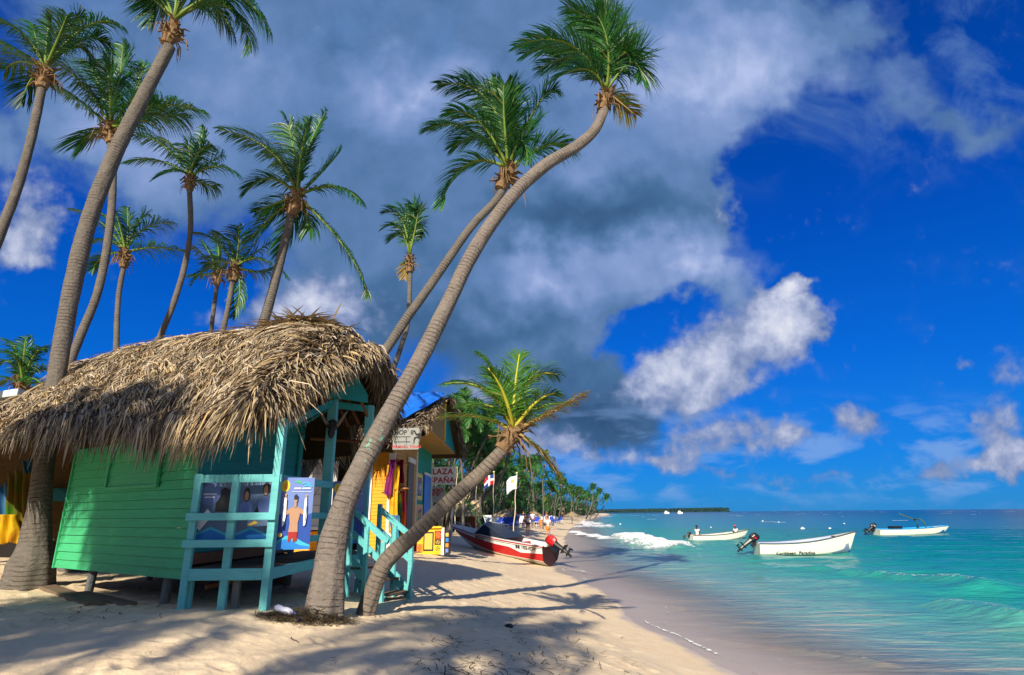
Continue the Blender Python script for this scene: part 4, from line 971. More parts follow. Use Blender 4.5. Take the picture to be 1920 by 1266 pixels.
fisher = [(M_pred, [(.37, .24), (.62, .24), (.62, .12), (.52, .10), (.48, .18), (.40, .10), (.36, .12)]),
    (M_pskin, [(.36, .24), (.38, .36), (.34, .50), (.36, .565), (.47, .595), (.53, .595), (.64, .565), (.66, .50), (.61, .36), (.63, .24)]),
    (M_pskin, limb(.39, .54, .25, .50, .035, .028)), (M_pskin, limb(.25, .50, .20, .74, .026, .018)), (M_pskin, ell(.20, .755, .03, .022)),
    (M_pskin, limb(.62, .54, .76, .50, .035, .028)), (M_pskin, limb(.76, .50, .80, .72, .026, .018)), (M_pskin, ell(.80, .74, .03, .022)),
    (M_pskin, [(.465, .58), (.535, .58), (.53, .66), (.47, .66)]), (M_pskin, ell(.50, .69, .052, .048)), (M_pdark, [(.45, .69), (.55, .69), (.555, .74), (.50, .765), (.445, .74)]), (M_pdark, ell(.48, .685, .014, .006, 8)), (M_pdark, ell(.525, .685, .014, .006, 8)),
    (M_pwhite, [(.17, .72), (.24, .70), (.25, .45), (.22, .34), (.17, .31), (.14, .45)]), (M_pwhite, [(.76, .70), (.82, .72), (.86, .45), (.83, .33), (.78, .32), (.76, .45)]), (M_pgrey, [(.155, .60), (.175, .60), (.175, .38), (.155, .40)]), (M_pgrey, [(.845, .60), (.825, .60), (.82, .38), (.84, .40)]), (M_pgold, ell(.14, .20, .06, .03))]
rD = (zz(hD, 0)-zz(hC, 0)).normalized()
# poster with the fisherman: tied to the outside of the side rail, swung towards the beach
pr = at(577, 960, 9.62)-at(527, 960, 9.3)
poster_panel('poster', 'tall blue poster of a shirtless man holding up two fish, tied to the deck rail', at(553, 962, 8.84), Vector((1, .22, 0)), .47, .99, M_pblue, waves+header+fisher)
poster_panel('poster', 'tall pale blue poster with a yellow sun emblem, half hidden behind the leaning trunk', at(652, 960, 10.95), Vector((1, .25, 0)), .56, 1.06, M_pblue, waves+header)
pb = [(M_pgrey, [(0, 0), (1, 0), (1, 1), (0, 1)]), (M_pmid, [(0, 0), (1, 0), (1, .1), (.5, .22), (0, .12)]), (M_pcy, [(0, .14), (.5, .26), (1, .14), (1, .10), (.5, .22), (0, .10)])]
right_f = (zz(hC, 0)-zz(hB, 0)).normalized()
poster_panel('poster', 'wide blue poster with a round pale emblem behind the left half of the deck railing', at(400, 960, 8.93), right_f, .54, .86, M_pdeep, pb+[(M_pdark, [(.55, .5), (.98, .5), (.98, .85), (.75, .9), (.55, .8)]), (M_pblue, ell(.36, .80, .30, .19, 24)), (M_pgrey, ell(.36, .80, .27, .165, 24)), (M_pblue, ell(.36, .80, .26, .155, 24)), (M_pgreen, [(.22, .85), (.32, .88), (.45, .85), (.32, .86)]), (M_pwhite, [(.18, .80), (.55, .80), (.55, .78), (.18, .78)]), (M_pwhite, [(.22, .75), (.5, .75), (.5, .73), (.22, .73)]), (M_pwhite, [(.0, .3), (.35, .55), (.5, .45), (.2, .2)])])
poster_panel('poster', 'wide blue poster showing two dark haired men in white shirts behind the deck railing corner', at(474, 960, 8.90), right_f, .54, .86, M_pdeep, pb+[(M_pblue, [(.02, .45), (.12, .62), (.28, .70), (.45, .64), (.5, .45)]), (M_pdark, ell(.29, .78, .09, .12)), (M_pskin, ell(.29, .76, .06, .08)), (M_pblue, [(.6, .5), (.66, .68), (.8, .76), (.98, .7), (.98, .45)]), (M_pdark, ell(.82, .88, .09, .12)), (M_pskin, ell(.82, .85, .06, .08)), (M_pdark, [(.5, .42), (.62, .6), (.75, .4)]), (M_pgold, [(.4, .3), (.6, .36), (.7, .32), (.5, .28)])])  # white shirts coloured pale blue, porch shade put into the print
M_horn = simple('horn', (.20, .17, .13), .6, .5, 14, .3)
hs = empty('horned_skull', at(623, 806, 10.72), 'dark animal skull with two long horns in a V nailed to the porch post', 'skull')
c = at(623, 803, 10.78)
mb = MB(); mb.ball(c+Vector((0, 0, .05)), .10, .08, .11, k=12, jit=.3); mb.ball(c+Vector((0, -.04, -.08)), .065, .075, .11, k=12, jit=.2)
for s in (-1, 1): mb.ball(c+Vector((.075*s, -.045, .04)), .03, .03, .035, k=8)
mb.build('skull', simple('dark_bone', (.035, .033, .035), .7, .5, 20, .4), hs, smooth=True)
for tx, ty in ((594, 762), (652, 770)):
    t_ = at(tx, ty, 10.65); mid = lerp(c, t_, .45)+Vector((0, 0, -.05)); b0 = c+Vector((.05*(1 if tx > 620 else -1), 0, .06))
    mb = MB(); mb.tube([b0, lerp(b0, mid, .5)+Vector((0, 0, -.02)), mid, lerp(mid, t_, .55)+Vector((0, 0, .0)), t_], [.045, .04, .032, .022, .006], 8); mb.build('horn', M_horn, hs, smooth=True)
# ---------------------------------------------------------------- the double kiosk with the blue tarpaulin
KS = at(833, 828, 25.2).z; KP = at(835, 752, 25.2).z; KG = .9
XW0, XU0 = at(735, 900, 21.0).x, at(802, 797, 20.6).x
XW, XU = -4.05, at(833, 828, 25.2).x
kio = empty('beach_kiosk', (-4.4, 23, gz(-4.4, 23)), 'orange and green two-storey wooden shop with a blue tarpaulin over its thatch', 'shop')
def K(x, y, z=0): return Vector((x, y, z))
fx0 = at(500, 900, 21).x
KE = 4.35
mb = MB(); boards(mb, K(fx0, 21), K(at(566, 900, 21).x, 21), KG, KE, 30, lap=.012); mb.build('front_wall', M_orange, kio); mb = MB(); boards(mb, K(at(697, 900, 21).x, 21), K(XW0-.14, 21), KG-.1, KE, 30, lap=.012); mb.build('front_wall', M_orange, kio)
mb = MB(); boards(mb, K(at(566, 900, 21).x, 21), K(at(628, 900, 21).x, 21), KG, 1.72, 6); mb.build('wall_below_counter', M_orange, kio)
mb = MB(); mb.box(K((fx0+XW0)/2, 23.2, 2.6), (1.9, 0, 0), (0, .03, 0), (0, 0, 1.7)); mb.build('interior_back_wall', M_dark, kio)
XR = XW0
mb = MB(); boards(mb, K(XR, 21), K(XW, 25.2), KG-.1, KS, 30, lap=.012); mb.build('side_wall', M_orange_shade, kio)
mb = MB(); boards(mb, K(XW, 25.2), K(XW, 29.8), KG-.1, KS, 26, lap=.012); mb.build('side_wall', wood_paint('kiosk_green', (.012, .30, .19), (.1, .2, .1), .72), kio)
mb = MB(); mb.box(K(XW+.03, 25.2, 2.8), (.03, 0, 0), (0, .05, 0), (0, 0, 2.0)); mb.build('corner_board', M_white, kio, bevel=.004); mb = MB(); mb.box(K(XW+.02, 29.85, 2.8), (.05, 0, 0), (0, .05, 0), (0, 0, 2.0)); mb.build('corner_board', M_white, kio, bevel=.004); mb = MB(); mb.box(K(XR+.0, 20.95, 2.55), (.115, 0, 0), (0, .07, 0), (0, 0, 1.75))
mb.build('corner_board', M_white, kio, bevel=.004)
for px in (694, 628):
    mb = MB(); x_ = at(px, 900, 20.95).x; mb.box(K(x_, 20.97, 2.45), (.07, 0, 0), (0, .05, 0), (0, 0, 1.6)); mb.build('door_post', M_white, kio, bevel=.004)
# white panel with an arched head in the front
xa, xb = at(560, 900, 20.9).x, at(624, 900, 20.9).x; z0_ = at(590, 988, 20.9).z; z1_ = at(600, 850, 20.9).z
w_ = xb-xa; arch = [(xa, z0_), (xb, z0_), (xb, z1_)]+[(xa+w_*(.62-.62*math.sin(a)), z0_+(z1_-z0_)*(.45+.55*math.cos(a))) for a in np.linspace(0, 1.57, 9)]
mb = MB(); f_ = [K(x, 20.90, z) for x, z in arch]; b_ = [K(x, 20.98, z) for x, z in arch]; mb.face(f_[::-1]); mb.face(b_)
for i in range(len(f_)): mb.face([f_[i], f_[(i+1) % len(f_)], b_[(i+1) % len(f_)], b_[i]])
for i in range(1, 7):
    z = z0_+(z1_-z0_)*i/7; mb.box(K((xa+xb)/2+.1, 20.893, z), (w_*.42, 0, 0), (0, .004, 0), (0, 0, .006), 1)
mb.beam(K(xa+.1, 20.888, z0_+.2), K(xb-.1, 20.888, z1_-.6), .01, .012, m=1)
mb.build('white_panel', [M_white, M_stone], kio)
mb = MB(); mb.box(K((xa+xb)/2, 20.86, z0_-.05), (w_*.56, 0, 0), (0, .12, 0), (0, 0, .05)); mb.build('counter_sill', M_white, kio, bevel=.005)
# upper storey
mb = MB()
def tri_wall(mb, x0, y0, x1, y1, zb, ztop0, ztop1, n, m=0):
    """sloping-topped board wall: board ends follow the roof line"""
    for i in range(n):
        za, zb_ = zb+(max(ztop0, ztop1)-zb)*i/n, zb+(max(ztop0, ztop1)-zb)*(i+1)/n-.006
        def clip(z):
            if ztop1 > ztop0: t = max(0, (z-ztop0)/(ztop1-ztop0)); return (t, 1)
            t = 1-max(0, (z-ztop1)/(ztop0-ztop1)); return (0, t)
        a0, a1 = clip(za); b0, b1 = clip(zb_)
        if a1-a0 < .01: continue
        q = [K(x0+(x1-x0)*t, y0+(y1-y0)*t, z) for t, z in ((a0, za), (a1, za), (b1, zb_), (b0, zb_))]
        o = Vector((y1-y0, -(x1-x0), 0)).normalized(); q = [q[0]+o*.014, q[1]+o*.014, q[2], q[3]]; mb.face(q, m); mb.face([v-o*.03 for v in q][::-1], m)
tri_wall(mb, XU0, 20.6, XU, 25.2, KS, KS+.35, KP, 26); mb.build('upper_wall', M_orange_shade, kio)
mb = MB(); tri_wall(mb, XU, 25.2, XU, 30.0, KS, KP, KS+.05, 24); mb.build('upper_wall', wood_paint('kiosk_teal', (.015, .34, .34), (.1, .2, .15), .72), kio)
mb = MB(); mb.beam(K(XU+.02, 25.2, KS), K(XU+.02, 25.2, KP-.1), .06, .05, up=(0, 1, 0)); mb.build('gable_trim', M_pyel, kio)
mb = MB(); s_ = [K(XR-.2, 20.6, KS-.02), K(XU0, 20.6, KS-.02), K(XU, 25.2, KS-.02), K(XU, 30, KS-.02), K(XW-.1, 30, KS-.02), K(XW-.1, 25.2, KS-.02)]
mb.face(s_); mb.face([v-Vector((0, 0, .05)) for v in s_][::-1])
for i in range(6): a, b = s_[i], s_[(i+1) % 6]; dn = Vector((0, 0, .05)); mb.face([a, a-dn, b-dn, b])
mb.build('soffit', M_orange_shade, kio)
# blue door; doorway opening as a slab, its shade in the colour; lintels
mb = MB(); za_, zb_ = .95, at(806, 892, 28).z; mb.box(K(XW+.05, 28.25, (za_+zb_)/2), (.02, 0, 0), (0, .95, 0), (0, 0, (zb_-za_)/2)); mb.build('blue_door', simple('blue_paint', (.01, .16, .62), .4, .15, 3, .1), kio, bevel=.004)
mb = MB(); mb.box(K(XW+.07, 28.25, zb_+.06), (.03, 0, 0), (0, 1.05, 0), (0, 0, .06)); mb.build('lintel', M_white, kio)
mb = MB(); zc_ = at(775, 868, 24).z; xd = -4.12; mb.box(K(xd+.06, 24.0, (.9+zc_)/2), (.02, 0, 0), (0, .62, 0), (0, 0, (zc_-.9)/2)); mb.build('doorway', simple('doorway_shade', (.13, .12, .11), .7, .3, 6, .3), kio)
mb = MB(); mb.box(K(xd+.09, 24.0, zc_+.08), (.04, 0, 0), (0, .75, 0), (0, 0, .09)); mb.build('lintel', M_white, kio)
# kiosk thatch: ridge runs inland from the sea gable
def kroofF(u, v):   # u inland->sea, v ridge->eave (towards viewer)
    x = -9.5+u*(XU-.02+9.5); y = 25.2-v*5.5; z = KP+.12-v*(KP-4.85); p = np.stack([x, y, z], 1)
    p[:, 2] += .12*np.sin(np.pi*v); return p
def kroofB(u, v):
    x = -9.5+u*(XU+.28+9.5); y = 25.2+v*5.4; z = KP+.12-v*(KP-KS+.1); p = np.stack([x, y, z], 1)
    p[:, 2] += .12*np.sin(np.pi*v); return p
kr = np.random.default_rng(9)
G = [thatch_blades(kroofF, 6500, kr, lambda n: kr.random(n), (.4, .9), lw=(.03, .06), tone=.3), thatch_blades(kroofF, 1800, kr, lambda n: kr.uniform(.93, 1, n), (.25, .5), ang0=0, lw=(.03, .05), droop=1.0, tone=.25, u_rng=(0, .86)),
     thatch_blades(kroofB, 2500, kr, lambda n: kr.random(n), (.4, .9), lw=(.03, .06), tone=.3), rake(kroofB, 1500, kr, (.25, .55), out=(.35, .1), tone=.25), rake(kroofF, 500, kr, (.08, .2), out=(.2, -.1), tone=.3)]
V, Fq, T = cat_geo(G); kr_o = mesh_obj('thatch_roof', V, Fq, M_thatch, kio, attrs={'tone': T})
Vs = np.concatenate([kroofF(gu.ravel(), gv.ravel())-[0, 0, .08], kroofF(gu.ravel(), gv.ravel())-[0, 0, .25], kroofB(gu.ravel(), gv.ravel())-[0, 0, .08], kroofB(gu.ravel(), gv.ravel())-[0, 0, .25]])
mesh_obj('underlay', Vs, np.concatenate([fq, fq[:, ::-1]+k, fq[:, ::-1]+2*k, fq+3*k]) if False else np.concatenate([fq, fq+60*mm, fq+120*mm, fq+180*mm]), M_under, kr_o)
M_tarp = simple('blue_tarpaulin', (.01, .17, .75), .33, .2, 3, .5, .5, bdist=.06)
# tarpaulin: wrinkled sheet over the seaward end of the front slope
tu, tv = np.meshgrid(np.linspace(0, 1, 46), np.linspace(0, 1, 46), indexing='ij'); tu_, tv_ = tu.ravel(), tv.ravel()
uu = .62+.385*tu_; top_v = .03+.04*fbm(tu_*6, tu_*0, 4); bot_v = 1.0-.62*np.clip((tu_-.6)/.4, 0, 1)**1.4-.05*np.clip((.45-tu_)/.45, 0, 1)+.05*(fbm(tu_*7, tu_*0+2, 6)-.5)
p = kroofF(uu, top_v+(bot_v-top_v)*tv_); w_ = fbm(tu_*5+tv_*4, tv_*2-tu_*2, 15, 4)-.5
p += np.array([0, -.45, .8])*(.30+.34*w_)[:, None]; p[:, 0] += .05*w_
nn = 46; i2 = (np.arange(nn-1)[:, None]*nn+np.arange(nn-1)[None]).ravel(); fq2 = np.stack([i2, i2+1, i2+nn+1, i2+nn], 1)
tarp = mesh_obj('tarpaulin', p, fq2, M_tarp, smooth=True); so = tarp.modifiers.new('thick', 'SOLIDIFY'); so.thickness = .012
tag(tarp, 'wrinkled bright blue tarpaulin tied over the kiosk thatch', 'tarpaulin')
blk = MB(); pb_ = at(806, 742, 25.1); blk.box(pb_, (.36, 0, 0), (0, .2, 0), (0, 0, .11)); 
for i in range(3): blk.box(pb_+Vector((-.22+.22*i, -.203, -.0)), (.06, 0, 0), (0, .004, 0), (0, 0, .05), 1)
tag(blk.build('roof_block', [simple('white_block', (.75, .74, .70), .7, .1, 4, .3), M_dark], bevel=.01), 'white hollow block lying on the kiosk roof ridge', 'block')
# shop sign with a horse
def sign(name, label, px0, py0, px1, py1, Y, matr, th=.02, right=(1, 0, 0)):
    a, b = at(px0, py0, Y), at(px1, py1, Y); c = (a+b)/2; w = abs(b.x-a.x); h = abs(a.z-b.z); mb = MB(); r_ = Vector(right).normalized()
    mb.box(c, r_*w/2, Vector((0, 0, h/2)), r_.cross(Vector((0, 0, 1)))*th); o = mb.build(name, matr, bevel=.004); tag(o, label, 'sign'); return o, c, w, h
M_sign = simple('sign_white', (.27, .28, .27), .6, .15, 3, .15, wear=(.3, .27, .2), wearamt=.66)  # white board greyed: shade under the eave put into the colour
so_, c, w, h = sign('shop_sign', 'white shop sign with a black horse silhouette under the blue tarpaulin', 738, 803, 785, 843, 18.9, M_sign)
f = -.024
text_obj('lettering', 'SHOP  8', .20, c+Vector((-.12, f, h*.28)), (1, 0, 0), (0, 0, 1), M_ink, so_, bold=.004)
text_obj('lettering', 'TERMINAL TOURS', .115, c+Vector((.02, f, -h*.38)), (1, 0, 0), (0, 0, 1), M_redink, so_, bold=.003)
mb = MB()
for zz_ in (.06, -.10): mb.box(c+Vector((-.12, -.022, zz_)), (.26, 0, 0), (0, .003, 0), (0, 0, .012))
hr = [(-.10, 0), (-.03, .02), (.02, .10), (.06, .13), (.04, .16), (-.0, .16), (-.04, .08), (-.1, .07), (-.16, .1), (-.2, .02), (-.24, -.08), (-.19, -.03), (-.18, -.1), (-.15, -.2), (-.12, -.2), (-.13, -.1), (-.1, -.06), (-.04, -.06), (0, -.12), (-.0, -.2), (.03, -.2), (.04, -.1), (.02, -.03)]
mb.face([c+Vector((.28-x*1.0, -.0245, .08+z*1.15)) for x, z in hr])
mb.build('painted_horse', M_ink, so_)
so2, c, w, h = sign('plaza_sign', 'white board reading PLAZA ESPAÑA in red letters beyond the green kiosk wall', 800, 876, 853, 909, 31.2, simple('sign_pale', (.72, .74, .72), .6, .1, 3, .1))
text_obj('lettering', 'PLAZA', .40, c+Vector((-.02, f, h*.23)), (1, 0, 0), (0, 0, 1), M_redink, so2, bold=.012, spacing=1.12)
text_obj('lettering', 'ESPAÑA', .38, c+Vector((-.02, f, -h*.25)), (1, 0, 0), (0, 0, 1), M_redink, so2, bold=.012, spacing=1.1)
mb = MB(); 
for dx in (-.4, .62): mb.tube([c+Vector((dx, .05, h*.45)), K(c.x+dx, c.y+.05, gz(c.x+dx, c.y))], .035, 6); mb.build('sign_post', M_white, so2); mb = MB()
so3, c, w, h = sign('small_sign', 'small dark red board with looping letters below the PLAZA ESPAÑA sign', 806, 912, 834, 942, 31.0, simple('sign_dark', (.35, .36, .35), .6, .2, 4, .1))
for t in range(3): 
    mb = MB(); mb.tube([c+Vector((-.35+.25*t+.16*math.cos(a), -.03, .1+.17*math.sin(a*1.3))) for a in np.linspace(0, 5.2, 14)], .025, 5); mb.build('red_loop', M_redink, so3)
# ---- hung cloths along the shade-toned orange side wall
def cloth(name, label, px0, px1, py0, py1, Y, matr, amp=.05, folds=3, taper=1.0, cat='cloth', group='cloths hanging for sale on the kiosk wall', seed=0, sway=0):
    n, m = 14, 26; V = []
    for i in range(m+1):
        t = i/m
        for j in range(n+1):
            s = j/n-.5; wd = (taper+(1-taper)*(1-t))*(1+.14*math.sin(t*7+seed))
            px = (px0+px1)/2+s*(px1-px0)*wd+sway*math.sin(t*3+seed)*3; py = py0+(py1-py0)*t+3*math.sin(s*9+seed)*t
            p = at(px, py, Y); p += Vector((.2, -1, 0)).normalized()*(amp*math.sin(s*folds*6.28+seed+t*2)+.05*mnoise.noise(p*3))
            V.append(p)
    Fc = [[i*(n+1)+j, i*(n+1)+j+1, (i+1)*(n+1)+j+1, (i+1)*(n+1)+j] for i in range(m) for j in range(n)]
    o = mesh_obj(name, V, Fc, matr, smooth=True); md = o.modifiers.new('thick', 'SOLIDIFY'); md.thickness = .006
    tag(o, label, cat, group); return o
def stripes(name, cols, scale=3.0, axis=2, rot=0):
    def fn(m, nt, b, out, N, L, mth, mixc, smooth, noise):
        g = N('ShaderNodeTexCoord').outputs['Object']; mp = N('ShaderNodeMapping'); L(g, mp.inputs[0]); mp.inputs['Rotation'].default_value = (0, rot, 0)
        n = noise(mp.outputs[0], scale, 3, .5, .6); r = N('ShaderNodeValToRGB'); L(n.outputs['Fac'], r.inputs[0]); E = r.color_ramp.elements
        r.color_ramp.interpolation = 'EASE'; E[0].position = .25; E[0].color = (*cols[0], 1); E[1].position = .75; E[1].color = (*cols[-1], 1)
        for i, c in enumerate(cols[1:-1]): e = E.new(.25+.5*(i+1)/(len(cols)-1)); e.color = (*c, 1)
        L(r.outputs[0], b.inputs['Base Color']); b.inputs['Roughness'].default_value = .75; b.inputs['Specular IOR Level'].default_value = .1
        t = N('ShaderNodeBsdfTranslucent'); L(r.outputs[0], t.inputs[0]); mx = N('ShaderNodeMixShader'); mx.inputs[0].default_value = .35
        L(b.outputs[0], mx.inputs[1]); L(t.outputs[0], mx.inputs[2]); L(mx.outputs[0], out.inputs[0])
    return mat(name, fn)
c_pur = stripes('cloth_purple', [(.12, .02, .20), (.35, .04, .18), (.08, .02, .15)]); c_yel = stripes('cloth_yellow', [(.80, .42, .02), (.85, .55, .04), (.7, .30, .01)])
c_red = stripes('cloth_red', [(.40, .01, .02), (.20, .01, .03), (.55, .05, .02)]); c_ora = stripes('cloth_orange', [(.75, .12, .01), (.85, .20, .03), (.70, .05, .25)], 1.4)
c_gre = stripes('cloth_green', [(.02, .10, .03), (.05, .30, .06), (.55, .55, .05)], 2.2); c_blu = stripes('cloth_blue', [(.03, .05, .35), (.05, .30, .50), (.20, .06, .35)], 2.5)
cloth('sarong', 'wide bright yellow sarong hanging nearest the white corner post', 727, 748, 872, 1000, 20.75, c_yel, .05, 2, .75, seed=1)
cloth('sarong', 'narrow purple sash draped over the yellow sarong', 727, 738, 862, 930, 20.6, c_pur, .03, 2, 1.2, seed=2, sway=1.6)
cloth('sarong', 'dark red sarong hanging beside the straw hat', 744, 757, 862, 918, 21.3, c_red, .05, 2, 1.0, seed=3)
cloth('sarong', 'orange and pink sarong hanging lowest under the straw hat', 749, 762, 920, 1000, 21.6, c_ora, .05, 2, .8, seed=4)
cloth('sarong', 'green sarong between the yellow and the orange ones', 742, 753, 925, 1003, 21.0, c_gre, .04, 2, .8, seed=5)
cloth('sarong', 'blue and violet sarong hanging low beside the white corner post', 732, 749, 966, 1010, 20.7, c_blu, .05, 2, .9, seed=6)
cloth('sarong', 'thin red and white sash at the top of the shade-toned side wall', 738, 744, 852, 905, 21.0, c_red, .03, 1, 1.0, seed=7)
mb = MB(); hc = at(752, 914, 21.3); mb.tube([hc+Vector((0, 0, -.06)), hc+Vector((0, 0, -.03)), hc, hc+Vector((0, 0, .12)), hc+Vector((0, 0, .15))], [.30, .29, .14, .12, .04], 16); ho = mb.build('straw_hat', simple('straw', (.50, .24, .06), .8, .2, 20, .4), smooth=True); tag(ho, 'orange straw hat hanging among the sarongs', 'hat')
mb = MB(); mb.tube([K(XR+.15, 20.7, 4.05), K(XR+.3, 23, 4.05)], .02, 6); mb.tube([at(716, 924, 20.6), at(745, 918, 20.8), at(757, 912, 21.2)], .03, 6); tag(mb.build('hanger_pole', M_brown), 'dark pole the sarongs hang from', 'pole')
# ---- framed pictures
def picture(name, label, px0, py0, px1, py1, Y, art, right=(.05, 1, 0), group=None, w=None, h=None):
    c = (at(px0, py0, Y)+at(px1, py1, Y))/2; h_ = h or (at(px0, py0, Y)-at(px1, py1, Y)).z; w_ = w; r_ = Vector(right).normalized(); n = r_.cross(Vector((0, 0, 1)))
    mb = MB(); mb.box(c, r_*w_/2, Vector((0, 0, h_/2)), n*.02); o = mb.build(name, M_pgold, bevel=.004); tag(o, label, 'picture', group)
    mb = MB(); ms = []
    for i, (mt, pts) in enumerate(art):
        if mt not in ms: ms.append(mt)
        mb.face([c+r_*((x-.5)*w_)+Vector((0, 0, (y-.5)*h_))+n*(.022+.0015*i) for x, y in pts], ms.index(mt))
    mb.build('painted_canvas', ms, o); return o
def rect(a, b, c, d): return [(a, b), (c, b), (c, d), (a, d)]
artA = [(M_pyel, rect(.06, .05, .94, .95)), (M_pdark, rect(.18, .16, .82, .84)), (M_pred, rect(.24, .72, .76, .8)), (M_pgrey, rect(.26, .22, .74, .66)), (M_psun, ell(.42, .42, .1, .14)), (M_pwhite, ell(.6, .5, .08, .12)), (M_pdark, limb(.3, .25, .6, .6, .04, .03))]
artB = [(M_pgold, rect(.05, .04, .95, .96)), (M_psun, rect(.12, .4, .88, .9)), (M_pgreen, rect(.12, .1, .88, .35)), (M_pdark, limb(.3, .1, .35, .6, .07, .02)), (M_pdark, limb(.6, .1, .6, .7, .07, .02)), (M_pdark, ell(.36, .62, .16, .06)), (M_pdark, ell(.6, .7, .18, .06))]
picture('framed_picture', 'upper framed picture with a yellow border on the green kiosk wall', 786, 888, 786, 938, 26.1, artA, w=1.25)
picture('framed_picture', 'lower framed picture of dark palms on gold beside the blue door', 786, 946, 786, 984, 26.1, artB, w=1.25)
# ---- yellow display cabinet on the sand
cb = onz(806, 1038, .93); cb.z = gz(cb.x, cb.y); cab = empty('display_cabinet', cb, 'yellow display cabinet with framed paintings and tiles standing on the sand', 'cabinet')
M_ycab = simple('cabinet_yellow', (.80, .50, .02), .5, .2, 4, .15, wear=(.5, .3, .05), wearamt=.66)
m_ = mpp(cb); W_, H_ = 50*m_, 47*m_; cc = cb+Vector((.0, .25, H_/2))
mb = MB(); mb.box(cc, (W_/2, 0, 0), (0, .22, 0), (0, 0, H_/2)); mb.build('body', M_ycab, cab, bevel=.01)
mb = MB(); mb.box(cc+Vector((W_/2-.03, -.24, 0)), (.05, 0, 0), (0, .015, 0), (0, 0, H_/2+.02)); mb.build('white_edge', M_white, cab)
mb = MB(); mb.box(cc+Vector((0, -.05, H_/2+.03)), (W_*.42, 0, 0), (0, .26, 0), (0, 0, .03)); mb.build('top_board', M_ycab, cab, bevel=.006)
y_ = -.232
def tile(x0, z0, x1, z1, base, inner, nm='tile', kind=0):
    mb = MB(); c = cc+Vector(((x0+x1)/2*W_, y_, (z0+z1)/2*H_)); hw, hh = (x1-x0)/2*W_, (z1-z0)/2*H_
    mb.box(c, (hw, 0, 0), (0, .012, 0), (0, 0, hh)); 
    if kind == 0:
        for a in range(8): mb.face([c+Vector((0, -.016, 0))]+[c+Vector((hw*.8*math.cos(q), -.016, hh*.8*math.sin(q))) for q in (a*.785, a*.785+.35)], 1)
    else: mb.face([c+Vector((x*hw, -.016, z*hh)) for x, z in ((-.78, -.84), (.78, -.84), (.78, .84), (-.78, .84))], 1)
    mb.build(nm, [base, inner], cab)
tile(-.26, -.36, .12, .36, M_pdark, M_pgold, 'framed_painting', 1)
tile(.16, .08, .42, .40, M_pred, M_psun); tile(.16, -.13, .42, .06, M_pdark, M_pgold); tile(.16, -.42, .42, -.15, M_pyel, M_pdark)
tile(-.48, .0, -.29, .30, M_pyel, M_pdark); tile(-.5, -.42, -.29, -.08, M_psun, M_pred)
rk = empty('picture_rack', cb+Vector((W_/2+.12, .3, 0)), 'dark rack of small pictures leaning on the right side of the yellow cabinet', 'rack')
mb = MB(); mb.box(cb+Vector((W_/2+.14, .25, H_*.46)), (.07, 0, 0), (.0, .3, 0), (0, 0, H_*.46)); mb.build('frame', M_pdark, rk, bevel=.006)
for i, mt in enumerate((M_pblue, M_psun, M_pmid, M_pgold)): mb = MB(); mb.box(cb+Vector((W_/2+.13, -.056, H_*(.15+.2*i))), (.05, 0, 0), (0, .004, 0), (0, 0, H_*.07)); mb.build('small_picture', mt, rk)
mb = MB(); p_ = onz(776, 1034, .95); 
mb.box(p_+Vector((0, .1, .24)), (.17, 0, 0), (0, .04, 0), (0, 0, .24)); o = mb.build('painted_board', simple('red_board', (.35, .04, .03), .6, .6, 12, .2), bevel=.01); tag(o, 'small red painted board leaning left of the yellow cabinet', 'board')
mb = MB(); p_ = onz(768, 1040, .95); mb.beam(p_+Vector((-.35, -.1, .05)), p_+Vector((.35, .1, .07)), .16, .05); tag(mb.build('plank', M_plank, bevel=.004), 'short grey plank on the sand before the yellow cabinet', 'plank')
# rubble of coral and shells behind cabinet
mb = MB()
p_ = onz(817, 992, 1.0)
for i in range(18): q = p_+Vector((random.uniform(-.5, .5), random.uniform(-.2, .3), random.uniform(0, .32))); mb.ball(q, .09, .08, .07, k=7, jit=.5)
tag(mb.build('shell_heap', simple('shell', (.45, .30, .22), .8, .5, 10, .5)), 'heap of pinkish shells and coral behind the yellow cabinet', 'shells', kind='stuff')
# ---------------------------------------------------------------- left edge: stall behind the thick palm
stl = empty('souvenir_stall', (-14.5, 17, gz(-14.5, 17)), 'dark open stall with thatch roof behind the thick palm at the left edge', 'stall')
yb = 17.0; x0, x1 = at(-160, 900, yb).x, at(185, 900, yb).x
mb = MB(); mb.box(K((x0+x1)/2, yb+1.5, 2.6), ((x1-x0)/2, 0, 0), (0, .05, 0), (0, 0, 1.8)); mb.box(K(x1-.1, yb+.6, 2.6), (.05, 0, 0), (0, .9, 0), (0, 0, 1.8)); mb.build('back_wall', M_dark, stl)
def sroof(u, v):
    p = np.stack([x0-1+u*(x1-x0+.3), yb+1.9-v*3.2, np.full(u.shape, at(30, 742, yb).z+.15)-v*1.0], 1); return p
G = [thatch_blades(sroof, 2600, kr, lambda n: kr.random(n), (.4, .9), lw=(.03, .06), tone=.35)]
V, Fq, T = cat_geo(G); r_o = mesh_obj('thatch_roof', V, Fq, M_thatch, stl, attrs={'tone': T})
mb = MB(); q = [K(x0-1, yb+1.9, sroof(np.array([0.]), np.array([0.]))[0][2]-.1), K(x1-.7, yb+1.9, sroof(np.array([0.]), np.array([0.]))[0][2]-.1), K(x1-.7, yb-1.3, sroof(np.array([0.]), np.array([1.]))[0][2]-.1), K(x0-1, yb-1.3, sroof(np.array([0.]), np.array([1.]))[0][2]-.1)]
mb.face(q); mb.face([v-Vector((0, 0, .1)) for v in q][::-1]); mb.build('underlay', M_under, r_o)
for px in (-60, 118): mb = MB(); p_ = at(px, 1000, yb-1); mb.tube([K(p_.x, p_.y, .9), K(p_.x, p_.y, 4.9)], .08, 8); mb.build('post', M_brown, stl)
